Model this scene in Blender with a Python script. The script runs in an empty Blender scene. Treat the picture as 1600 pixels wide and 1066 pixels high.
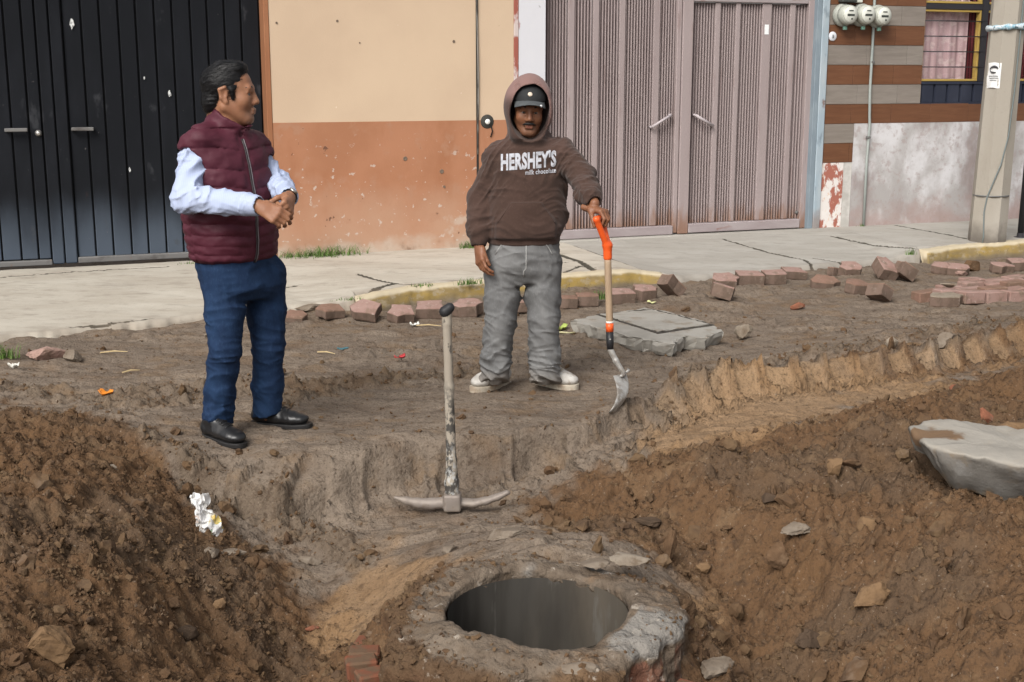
import bpy, math, random, itertools
import numpy as np
from mathutils import Vector
from mathutils.bvhtree import BVHTree

R = math.radians
scene = bpy.context.scene
COL = scene.collection

# ---------------------------------------------------------------- camera, sky, sun, exposure
cam_data = bpy.data.cameras.new('camera')
cam_data.sensor_width = 36.0
cam_data.lens = 45.0
cam_data.clip_start = 0.05
cam_data.clip_end = 200.0
cam = bpy.data.objects.new('camera', cam_data)
cam.location = (0, 0, 1.65)
cam.rotation_euler = (R(90 - 11.8), 0, 0)
COL.objects.link(cam)
scene.camera = cam

SUN_EL, SUN_AZ = R(42), R(206)            # azimuth clockwise from +Y: behind and left of the camera
world = bpy.data.worlds.new('World')
scene.world = world
world.use_nodes = True
wn, wl = world.node_tree.nodes, world.node_tree.links
wn.clear()
sky = wn.new('ShaderNodeTexSky')
sky.sky_type = 'NISHITA'
sky.sun_disc = False
sky.sun_elevation = SUN_EL
sky.sun_rotation = SUN_AZ
sky.air_density = 1.0
sky.dust_density = 4.0
hs = wn.new('ShaderNodeHueSaturation')     # cloud cover: the blue is nearly gone
hs.inputs['Saturation'].default_value = 0.22
bg = wn.new('ShaderNodeBackground')
bg.inputs['Strength'].default_value = 0.11
wo = wn.new('ShaderNodeOutputWorld')
wl.new(sky.outputs['Color'], hs.inputs['Color'])
wl.new(hs.outputs['Color'], bg.inputs['Color'])
wl.new(bg.outputs['Background'], wo.inputs['Surface'])

sun_data = bpy.data.lights.new('sun', 'SUN')
sun_data.energy = 1.75
sun_data.angle = R(30)
sun_data.color = (1.0, 0.96, 0.9)
sun = bpy.data.objects.new('sun', sun_data)
d = Vector((math.sin(SUN_AZ) * math.cos(SUN_EL), math.cos(SUN_AZ) * math.cos(SUN_EL), math.sin(SUN_EL)))
sun.rotation_euler = (-d).to_track_quat('-Z', 'Y').to_euler()
sun.location = d * 30
COL.objects.link(sun)

scene.view_settings.view_transform = 'Standard'
scene.view_settings.look = 'None'
scene.view_settings.exposure = 0.62
scene.view_settings.gamma = 1.0
scene.view_settings.use_curve_mapping = False

# ---------------------------------------------------------------- helpers
rng = np.random.default_rng(7)
random.seed(7)

def tag(o, label=None, cat=None, group=None, kind=None):
    if label: o['label'] = label
    if cat: o['category'] = cat
    if group: o['group'] = group
    if kind: o['kind'] = kind
    return o

def raw_mesh(name, verts, faces, smooth=False):
    """verts (n,3); faces an (m,3)/(m,4) array or a list of index tuples."""
    me = bpy.data.meshes.new(name)
    verts = np.asarray(verts, np.float32).reshape(-1, 3)
    me.vertices.add(len(verts))
    me.vertices.foreach_set('co', verts.ravel())
    if isinstance(faces, np.ndarray):
        k = faces.shape[1]; n = len(faces)
        idx = faces.astype(np.int32).ravel()
        starts = np.arange(0, n * k, k, dtype=np.int32)
        tot = np.full(n, k, np.int32)
    else:
        n = len(faces)
        idx = np.fromiter(itertools.chain.from_iterable(faces), np.int32)
        tot = np.array([len(f) for f in faces], np.int32)
        starts = np.concatenate([[0], np.cumsum(tot)[:-1]]).astype(np.int32)
    me.loops.add(len(idx)); me.loops.foreach_set('vertex_index', idx)
    me.polygons.add(n)
    me.polygons.foreach_set('loop_start', starts); me.polygons.foreach_set('loop_total', tot)
    me.polygons.foreach_set('use_smooth', np.full(n, bool(smooth)))
    me.update(calc_edges=True)
    me.validate()
    return me

ORIGIN = {}                                 # world origin of every thing and part

def thing(name, loc, label, cat, group=None, kind=None):
    o = bpy.data.objects.new(name, None)
    o.empty_display_size = 0.1
    o.location = loc
    COL.objects.link(o)
    ORIGIN[o.name] = np.array(loc, float)
    return tag(o, label, cat, group, kind)

def put(name, verts, faces, material, parent=None, smooth=False, origin=None, label=None):
    """Link world-space verts as ONE mesh object, its local frame at its parent's (or its own) origin."""
    verts = np.asarray(verts, float).reshape(-1, 3)
    base = ORIGIN[parent.name] if parent else np.zeros(3)
    org = np.array(origin, float) if origin is not None else base
    me = raw_mesh(name, verts - org, faces, smooth)
    for m in (material if isinstance(material, (list, tuple)) else [material]):
        me.materials.append(m)
    o = bpy.data.objects.new(name, me)
    COL.objects.link(o)
    if parent: o.parent = parent
    o.location = org - base
    ORIGIN[o.name] = org
    if label: o['label'] = label
    return o

def attr(o, name, values):
    a = o.data.attributes.new(name, 'FLOAT', 'POINT')
    a.data.foreach_set('value', np.asarray(values, np.float32))

def unit(v):
    v = np.asarray(v, float)
    return v / (np.linalg.norm(v) + 1e-12)

class MB:
    """Collects boxes, tubes and prisms into one mesh."""
    def __init__(self): self.v, self.f = [], []
    def add(self, verts, faces):
        b = len(self.v)
        self.v += [tuple(p) for p in verts]
        self.f += [tuple(i + b for i in q) for q in faces]
        return self
    def box(self, c, ax, ay, az, bevel=0.0):
        """centre c and three half-axis vectors; bevel rounds all edges."""
        c, ax, ay, az = (np.array(q, float) for q in (c, ax, ay, az))
        if bevel <= 0:
            vs = [c + sx * ax + sy * ay + sz * az for sx in (-1, 1) for sy in (-1, 1) for sz in (-1, 1)]
            return self.add(vs, [(0, 1, 3, 2), (4, 6, 7, 5), (0, 4, 5, 1), (2, 3, 7, 6), (0, 2, 6, 4), (1, 5, 7, 3)])
        L = [np.linalg.norm(a) for a in (ax, ay, az)]; A = [a / l for a, l in zip((ax, ay, az), L)]
        vs, ids = [], {}
        for sx in (-1, 1):
            for sy in (-1, 1):
                for sz in (-1, 1):
                    for k in range(3):
                        q = [(L[i] - (0 if i == k else bevel)) * s for i, s in enumerate((sx, sy, sz))]
                        ids[(sx, sy, sz, k)] = len(vs); vs.append(c + q[0] * A[0] + q[1] * A[1] + q[2] * A[2])
        fs = []
        for k in range(3):
            for s in (-1, 1):
                o = [(-1, -1), (1, -1), (1, 1), (-1, 1)]
                loop = []
                for a, b2 in o:
                    t = [0, 0, 0]; t[k] = s; t[(k + 1) % 3] = a; t[(k + 2) % 3] = b2
                    loop.append(ids[(*t, k)])
                fs.append(tuple(loop if s > 0 else loop[::-1]))
        for k in range(3):
            i, j = (k + 1) % 3, (k + 2) % 3
            for si in (-1, 1):
                for sj in (-1, 1):
                    a, b2 = [0, 0, 0], [0, 0, 0]
                    a[k], b2[k] = -1, 1
                    a[i] = b2[i] = si; a[j] = b2[j] = sj
                    q = (ids[(*a, i)], ids[(*b2, i)], ids[(*b2, j)], ids[(*a, j)])
                    fs.append(q if si * sj < 0 else q[::-1])
        for sx in (-1, 1):
            for sy in (-1, 1):
                for sz in (-1, 1):
                    q = tuple(ids[(sx, sy, sz, k)] for k in range(3))
                    fs.append(q if sx * sy * sz > 0 else q[::-1])
        return self.add(vs, fs)
    def tube(self, pts, r, n=8, cap=True):
        pts = [np.array(p, float) for p in pts]
        rs = r if hasattr(r, '__len__') else [r] * len(pts)
        rings, prev = [], None
        for i, p in enumerate(pts):
            t = unit(pts[min(i + 1, len(pts) - 1)] - pts[max(i - 1, 0)])
            if prev is None:
                ref = np.array([0, 0, 1.0]) if abs(t[2]) < .9 else np.array([1.0, 0, 0])
                a = unit(np.cross(ref, t))
            else:
                a = unit(prev - t * np.dot(prev, t))
            prev = a; b = np.cross(t, a)
            rings.append([p + rs[i] * (math.cos(2 * math.pi * k / n) * a + math.sin(2 * math.pi * k / n) * b) for k in range(n)])
        vs = [q for ring in rings for q in ring]; fs = []
        for i in range(len(pts) - 1):
            for k in range(n):
                fs.append((i * n + k, i * n + (k + 1) % n, (i + 1) * n + (k + 1) % n, (i + 1) * n + k))
        if cap:
            fs.append(tuple(range(n))[::-1]); fs.append(tuple((len(pts) - 1) * n + k for k in range(n)))
        return self.add(vs, fs)
    def lathe(self, c, axis, prof, n=24, ref=None):
        """prof: (radius, height along axis) pairs."""
        axis = unit(axis); c = np.array(c, float)
        a = unit(np.cross(axis, ref if ref is not None else ([0, 0, 1] if abs(axis[2]) < .9 else [1, 0, 0]))); b = np.cross(axis, a)
        vs = [c + h * axis + r * (math.cos(2 * math.pi * k / n) * a + math.sin(2 * math.pi * k / n) * b) for r, h in prof for k in range(n)]
        fs = []
        for i in range(len(prof) - 1):
            for k in range(n):
                fs.append((i * n + k, i * n + (k + 1) % n, (i + 1) * n + (k + 1) % n, (i + 1) * n + k))
        fs.append(tuple(range(n))[::-1]); fs.append(tuple((len(prof) - 1) * n + k for k in range(n)))
        return self.add(vs, fs)
    def put(self, name, material, parent=None, smooth=False, origin=None, label=None):
        return put(name, self.v, self.f, material, parent, smooth, origin, label)

# --- noise ------------------------------------------------------------------------------
_perm = np.random.default_rng(3).permutation(256).astype(np.int32)
_perm = np.concatenate([_perm, _perm, _perm])
_g3 = np.random.default_rng(4).normal(size=(256, 3)); _g3 /= np.linalg.norm(_g3, axis=1)[:, None]
_g3 = _g3.astype(np.float32)

def noise3(x, y, z):
    x, y, z = np.broadcast_arrays(np.asarray(x, np.float32), np.asarray(y, np.float32), np.asarray(z, np.float32))
    xi, yi, zi = np.floor(x).astype(np.int32), np.floor(y).astype(np.int32), np.floor(z).astype(np.int32)
    xf, yf, zf = x - xi, y - yi, z - zi
    xi &= 255; yi &= 255; zi &= 255
    w = lambda t: t * t * t * (t * (t * 6 - 15) + 10)
    u, v, t = w(xf), w(yf), w(zf)
    def g(dx, dy, dz):
        h = _perm[_perm[_perm[(xi + dx) & 255] + ((yi + dy) & 255)] + ((zi + dz) & 255)]
        q = _g3[h]
        return q[..., 0] * (xf - dx) + q[..., 1] * (yf - dy) + q[..., 2] * (zf - dz)
    l = lambda a, b, s: a + s * (b - a)
    return l(l(l(g(0,0,0), g(1,0,0), u), l(g(0,1,0), g(1,1,0), u), v), l(l(g(0,0,1), g(1,0,1), u), l(g(0,1,1), g(1,1,1), u), v), t) * 1.5

def fbm(x, y, z=0.0, octv=4, gain=.5):
    s, a, f = 0, 1.0, 1.0
    for i in range(octv):
        s = s + a * noise3(x * f + 17.3 * i, y * f - 5.1 * i, np.asarray(z) * f + 3.7 * i); a *= gain; f *= 2.03
    return s

def sstep(a, b, x):
    t = np.clip((x - a) / (b - a), 0, 1)
    return t * t * (3 - 2 * t)

def seg_dist(x, y, pts):
    """distance to a polyline and the running length at the nearest point"""
    best = np.full(np.broadcast(x, y).shape, 1e9); run = np.zeros_like(best); L = 0.0
    side = np.zeros_like(best)
    for (x0, y0), (x1, y1) in zip(pts[:-1], pts[1:]):
        dx, dy = x1 - x0, y1 - y0; l = math.hypot(dx, dy)
        t = np.clip(((x - x0) * dx + (y - y0) * dy) / (l * l), 0, 1)
        d = np.hypot(x - x0 - t * dx, y - y0 - t * dy)
        m = d < best
        best = np.where(m, d, best); run = np.where(m, L + t * l, run)
        side = np.where(m, np.sign((x - x0) * dy - (y - y0) * dx), side)
        L += l
    return best, run, side

# --- signed distance fields to meshes -----------------------------------------------------
class Field:
    """A voxel field of signed distances; shapes are blended in and the surface is read off as quads."""
    def __init__(self, lo, hi, h):
        self.lo = np.array(lo, float); self.h = h
        self.n = np.ceil((np.array(hi, float) - self.lo) / h).astype(int) + 1
        self.f = np.full(self.n, 1.0, np.float32)
    def _win(self, lo, hi):
        a = np.clip(np.floor((np.array(lo) - self.lo) / self.h).astype(int), 0, self.n)
        b = np.clip(np.ceil((np.array(hi) - self.lo) / self.h).astype(int) + 1, 0, self.n)
        sl = tuple(slice(i, j) for i, j in zip(a, b))
        g = [(self.lo[k] + self.h * np.arange(a[k], b[k])).astype(np.float32) for k in range(3)]
        return sl, g[0][:, None, None], g[1][None, :, None], g[2][None, None, :]
    def blend(self, lo, hi, fn, k, sub=False):
        pad = k + 4 * self.h
        sl, x, y, z = self._win(np.array(lo) - pad, np.array(hi) + pad)
        if 0 in self.f[sl].shape: return self
        d = fn(x, y, z).astype(np.float32); f = self.f[sl]
        if sub:
            d = -d
            hh = np.clip(.5 - .5 * (f - d) / k, 0, 1) if k > 0 else 0
            self.f[sl] = (f * (1 - hh) + d * hh + k * hh * (1 - hh)) if k > 0 else np.maximum(f, d)
        else:
            hh = np.clip(.5 + .5 * (f - d) / k, 0, 1) if k > 0 else 0
            self.f[sl] = (f * (1 - hh) + d * hh - k * hh * (1 - hh)) if k > 0 else np.minimum(f, d)
        return self
    def cone(self, a, b, ra, rb, k=.01, sub=False, flat=None):
        """tapered round bar from a to b; flat=(axis, s) squashes its section along axis by s (<1)"""
        a, b = np.array(a, float), np.array(b, float); ba = b - a; L2 = max(float(ba @ ba), 1e-9); r = max(ra, rb)
        def fn(x, y, z):
            px, py, pz = x - a[0], y - a[1], z - a[2]
            t = np.clip((px * ba[0] + py * ba[1] + pz * ba[2]) / L2, 0, 1)
            qx, qy, qz = px - t * ba[0], py - t * ba[1], pz - t * ba[2]
            if flat is not None:
                n, s = flat; m = (qx * n[0] + qy * n[1] + qz * n[2]) * (1 / s - 1)
                qx, qy, qz = qx + m * n[0], qy + m * n[1], qz + m * n[2]
            return np.sqrt(qx * qx + qy * qy + qz * qz) - (ra + (rb - ra) * t)
        return self.blend(np.minimum(a, b) - r, np.maximum(a, b) + r, fn, k, sub)
    def ell(self, c, ax, rad, k=.01, sub=False):
        """ellipsoid: centre, 3x3 axis rows, radii"""
        c = np.array(c, float); ax = np.array(ax, float); rad = np.array(rad, float); R_ = rad.max()
        def fn(x, y, z):
            p = (x - c[0], y - c[1], z - c[2])
            q = [(p[0] * e[0] + p[1] * e[1] + p[2] * e[2]) for e in ax]
            k0 = np.sqrt(sum((q[i] / rad[i]) ** 2 for i in range(3)))
            k1 = np.sqrt(sum((q[i] / rad[i] ** 2) ** 2 for i in range(3))) + 1e-6
            return k0 * (k0 - 1) / k1
        return self.blend(c - R_, c + R_, fn, k, sub)
    def rbox(self, c, ax, half, r, k=.01, sub=False):
        c = np.array(c, float); ax = np.array(ax, float); half = np.array(half, float); R_ = np.linalg.norm(half)
        def fn(x, y, z):
            p = (x - c[0], y - c[1], z - c[2])
            q = [np.abs(p[0] * e[0] + p[1] * e[1] + p[2] * e[2]) - half[i] + r for i, e in enumerate(ax)]
            o = np.sqrt(sum(np.maximum(t, 0) ** 2 for t in q))
            return o + np.minimum(np.maximum(np.maximum(q[0], q[1]), q[2]), 0) - r
        return self.blend(c - R_, c + R_, fn, k, sub)
    def loft(self, levels, k=.02, sub=False, rnd=.015, p=2.3):
        """levels: (z, cx, cy, a, b, yaw): superellipse sections, a across and b fore-and-aft of heading yaw"""
        L = np.array(sorted(levels), float); z0, z1 = L[0, 0], L[-1, 0]; r = max(L[:, 3].max(), L[:, 4].max())
        lo = (L[:, 1].min() - r, L[:, 2].min() - r, z0); hi = (L[:, 1].max() + r, L[:, 2].max() + r, z1)
        def fn(x, y, z):
            zz = np.clip(z, z0, z1)
            v = [np.interp(zz.ravel(), L[:, 0], L[:, i]).reshape(zz.shape) for i in range(1, 6)]
            c, s = np.cos(v[4]), np.sin(v[4]); dx, dy = x - v[0], y - v[1]
            f_ = dx * c + dy * s; l_ = -dx * s + dy * c
            q = (np.abs(l_ / v[2]) ** p + np.abs(f_ / v[3]) ** p) ** (1 / p)
            d = (q - 1) * np.minimum(v[2], v[3])
            e = np.maximum(z - z1, z0 - z) + rnd; dd = d + rnd
            return np.sqrt(np.maximum(dd, 0) ** 2 + np.maximum(e, 0) ** 2) + np.minimum(np.maximum(dd, e), 0) - rnd
        return self.blend(lo, hi, fn, k, sub)
    def cut(self, lo, hi, p, n, rnd=.003):
        """takes away, inside the box lo..hi, all that lies beyond the plane through p with normal n"""
        sl, x, y, z = self._win(lo, hi)
        d = (x - p[0]) * n[0] + (y - p[1]) * n[1] + (z - p[2]) * n[2]
        self.f[sl] = np.maximum(self.f[sl], d.astype(np.float32)); return self
    def displace(self, fn, band=.03):
        i, j, k = np.nonzero(np.abs(self.f) < band)
        p = self.lo + self.h * np.stack([i, j, k], 1)
        self.f[i, j, k] += fn(p[:, 0], p[:, 1], p[:, 2]).astype(np.float32)
        return self
    def mesh(self, smooth=1):
        f = self.f; s = f < 0; n = self.n - 1
        cnt = np.zeros(n, np.uint8)
        C = list(itertools.product((0, 1), repeat=3))
        for a, b, c in C:
            cnt += s[a:a + n[0], b:b + n[1], c:c + n[2]]
        I = np.argwhere((cnt > 0) & (cnt < 8))
        vals = np.stack([f[I[:, 0] + a, I[:, 1] + b, I[:, 2] + c] for a, b, c in C], 1)
        acc = np.zeros((len(I), 3)); num = np.zeros(len(I))
        for i, j in itertools.combinations(range(8), 2):
            if sum(abs(p - q) for p, q in zip(C[i], C[j])) != 1: continue
            a, b = vals[:, i], vals[:, j]; m = (a < 0) != (b < 0)
            t = np.where(m, a / np.where(m, a - b, 1), 0)
            P = np.array(C[i])[None] + t[:, None] * (np.array(C[j]) - np.array(C[i]))[None]
            acc[m] += P[m]; num[m] += 1
        V = self.lo + self.h * (I + acc / num[:, None])
        idx = np.full(n, -1, np.int32); idx[I[:, 0], I[:, 1], I[:, 2]] = np.arange(len(I))
        F = []
        for ax in range(3):
            u, w = (ax + 1) % 3, (ax + 2) % 3
            a = [slice(None)] * 3; b = [slice(None)] * 3
            a[ax] = slice(0, -1); b[ax] = slice(1, None)
            E = np.argwhere(s[tuple(a)] != s[tuple(b)])
            E = E[(E[:, u] > 0) & (E[:, w] > 0) & (E[:, u] < n[u]) & (E[:, w] < n[w])]
            if not len(E): continue
            flip = s[E[:, 0], E[:, 1], E[:, 2]]
            q = []
            for du, dw in ((-1, -1), (0, -1), (0, 0), (-1, 0)):
                c = E.copy(); c[:, u] += du; c[:, w] += dw
                q.append(idx[c[:, 0], c[:, 1], c[:, 2]])
            Q = np.stack(q, 1); Q[~flip] = Q[~flip][:, ::-1]
            F.append(Q)
        F = np.concatenate(F); F = F[(F >= 0).all(1)]
        for _ in range(smooth):
            S = np.zeros_like(V); N_ = np.zeros(len(V))
            for k in range(4):
                for kk in (1, 3):
                    np.add.at(S, F[:, k], V[F[:, (k + kk) % 4]]); np.add.at(N_, F[:, k], 1)
            V = .5 * V + .5 * S / np.maximum(N_, 1)[:, None]
        return V, F

def bvh_of(V, F):
    return BVHTree.FromPolygons([tuple(v) for v in V], [tuple(int(i) for i in f) for f in F])

# --- materials -----------------------------------------------------------------------------
def mat(name, col, rough=.85, layers=(), bump=(), spec=.3, metal=0.0, rough_noise=None, extra=None):
    """layers: dicts with t = noise/vor/wave/z/attr, scale, lo, hi, col, fac; bump: (scale, strength, distance, detail)."""
    m = bpy.data.materials.new(name)
    m.use_nodes = True
    nt = m.node_tree; N, L = nt.nodes, nt.links
    b = N['Principled BSDF']
    b.inputs['Roughness'].default_value = rough
    b.inputs['Metallic'].default_value = metal
    b.inputs['Specular IOR Level'].default_value = spec
    tc = N.new('ShaderNodeTexCoord')
    def coords(sc, off=0.0):
        mp = N.new('ShaderNodeMapping'); L.new(tc.outputs['Object'], mp.inputs['Vector'])
        mp.inputs['Scale'].default_value = sc if hasattr(sc, '__len__') else (sc, sc, sc)
        mp.inputs['Location'].default_value = (off, off * .7, off * 1.3)
        return mp.outputs['Vector']
    cur = None
    rgb = N.new('ShaderNodeRGB'); rgb.outputs[0].default_value = (*col, 1); cur = rgb.outputs[0]
    for i, y in enumerate(layers):
        t = y.get('t', 'noise')
        if t == 'noise':
            n = N.new('ShaderNodeTexNoise'); n.inputs['Scale'].default_value = 1.0
            n.inputs['Detail'].default_value = y.get('detail', 5); n.inputs['Roughness'].default_value = y.get('nr', .6)
            L.new(coords(y.get('scale', 5), y.get('off', i * 3.1)), n.inputs['Vector']); o = n.outputs['Fac']
        elif t == 'vor':
            n = N.new('ShaderNodeTexVoronoi'); n.inputs['Scale'].default_value = 1.0
            L.new(coords(y.get('scale', 5), i * 2.7), n.inputs['Vector']); o = n.outputs['Distance']
        elif t == 'wave':
            n = N.new('ShaderNodeTexWave'); n.inputs['Scale'].default_value = 1.0
            n.inputs['Distortion'].default_value = y.get('dist', 2.0); n.inputs['Detail'].default_value = 3
            n.bands_direction = y.get('dir', 'X')
            L.new(coords(y.get('scale', 5), i * 1.7), n.inputs['Vector']); o = n.outputs['Fac']
        elif t == 'attr':
            n = N.new('ShaderNodeAttribute'); n.attribute_name = y['attr']; o = n.outputs['Fac']
        else:
            n = N.new('ShaderNodeSeparateXYZ'); L.new(tc.outputs['Object'], n.inputs[0]); o = n.outputs['XYZ'.index(t.upper())]
        if 'wob' in y:                                        # a noise breaks the edge up
            w_ = N.new('ShaderNodeTexNoise'); w_.inputs['Scale'].default_value = 1.0; w_.inputs['Detail'].default_value = 6
            L.new(coords(y.get('wscale', 8), 9.3 + i), w_.inputs['Vector'])
            a1 = N.new('ShaderNodeMath'); a1.operation = 'SUBTRACT'; L.new(w_.outputs['Fac'], a1.inputs[0]); a1.inputs[1].default_value = .5
            a2 = N.new('ShaderNodeMath'); a2.operation = 'MULTIPLY_ADD'; L.new(a1.outputs[0], a2.inputs[0]); a2.inputs[1].default_value = y['wob']; L.new(o, a2.inputs[2]); o = a2.outputs[0]
        mr = N.new('ShaderNodeMapRange'); mr.interpolation_type = 'SMOOTHSTEP'
        mr.inputs['From Min'].default_value = y['lo']; mr.inputs['From Max'].default_value = y['hi']
        mr.inputs['To Min'].default_value = 0; mr.inputs['To Max'].default_value = y.get('fac', 1.0)
        L.new(o, mr.inputs['Value']); fac = mr.outputs[0]
        if 'mask' in y:                                       # limited to a height band (axis, lo, hi)
            ax, a, b_ = y['mask']
            sx = N.new('ShaderNodeSeparateXYZ'); L.new(tc.outputs['Object'], sx.inputs[0])
            m2 = N.new('ShaderNodeMapRange'); m2.interpolation_type = 'SMOOTHSTEP'
            m2.inputs['From Min'].default_value = a; m2.inputs['From Max'].default_value = b_
            L.new(sx.outputs['XYZ'.index(ax.upper())], m2.inputs['Value'])
            mm = N.new('ShaderNodeMath'); mm.operation = 'MULTIPLY'; L.new(fac, mm.inputs[0]); L.new(m2.outputs[0], mm.inputs[1]); fac = mm.outputs[0]
        mx = N.new('ShaderNodeMix'); mx.data_type = 'RGBA'
        L.new(fac, mx.inputs[0]); L.new(cur, mx.inputs[6]); mx.inputs[7].default_value = (*y['col'], 1); cur = mx.outputs[2]
    L.new(cur, b.inputs['Base Color'])
    prev = None
    for sc, st, di, de in bump:
        n = N.new('ShaderNodeTexNoise'); n.inputs['Scale'].default_value = 1.0; n.inputs['Detail'].default_value = de
        L.new(coords(sc, 4.4), n.inputs['Vector'])
        bp = N.new('ShaderNodeBump'); bp.inputs['Strength'].default_value = st; bp.inputs['Distance'].default_value = di
        L.new(n.outputs['Fac'], bp.inputs['Height'])
        if prev: L.new(prev, bp.inputs['Normal'])
        prev = bp.outputs['Normal']
    if prev: L.new(prev, b.inputs['Normal'])
    if rough_noise:
        sc, a, c = rough_noise
        n = N.new('ShaderNodeTexNoise'); n.inputs['Scale'].default_value = 1.0; n.inputs['Detail'].default_value = 5
        L.new(coords(sc, 1.1), n.inputs['Vector'])
        mr = N.new('ShaderNodeMapRange'); mr.inputs['To Min'].default_value = a; mr.inputs['To Max'].default_value = c
        L.new(n.outputs['Fac'], mr.inputs['Value']); L.new(mr.outputs[0], b.inputs['Roughness'])
    if extra: extra(N, L, b, coords)
    return m

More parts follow.
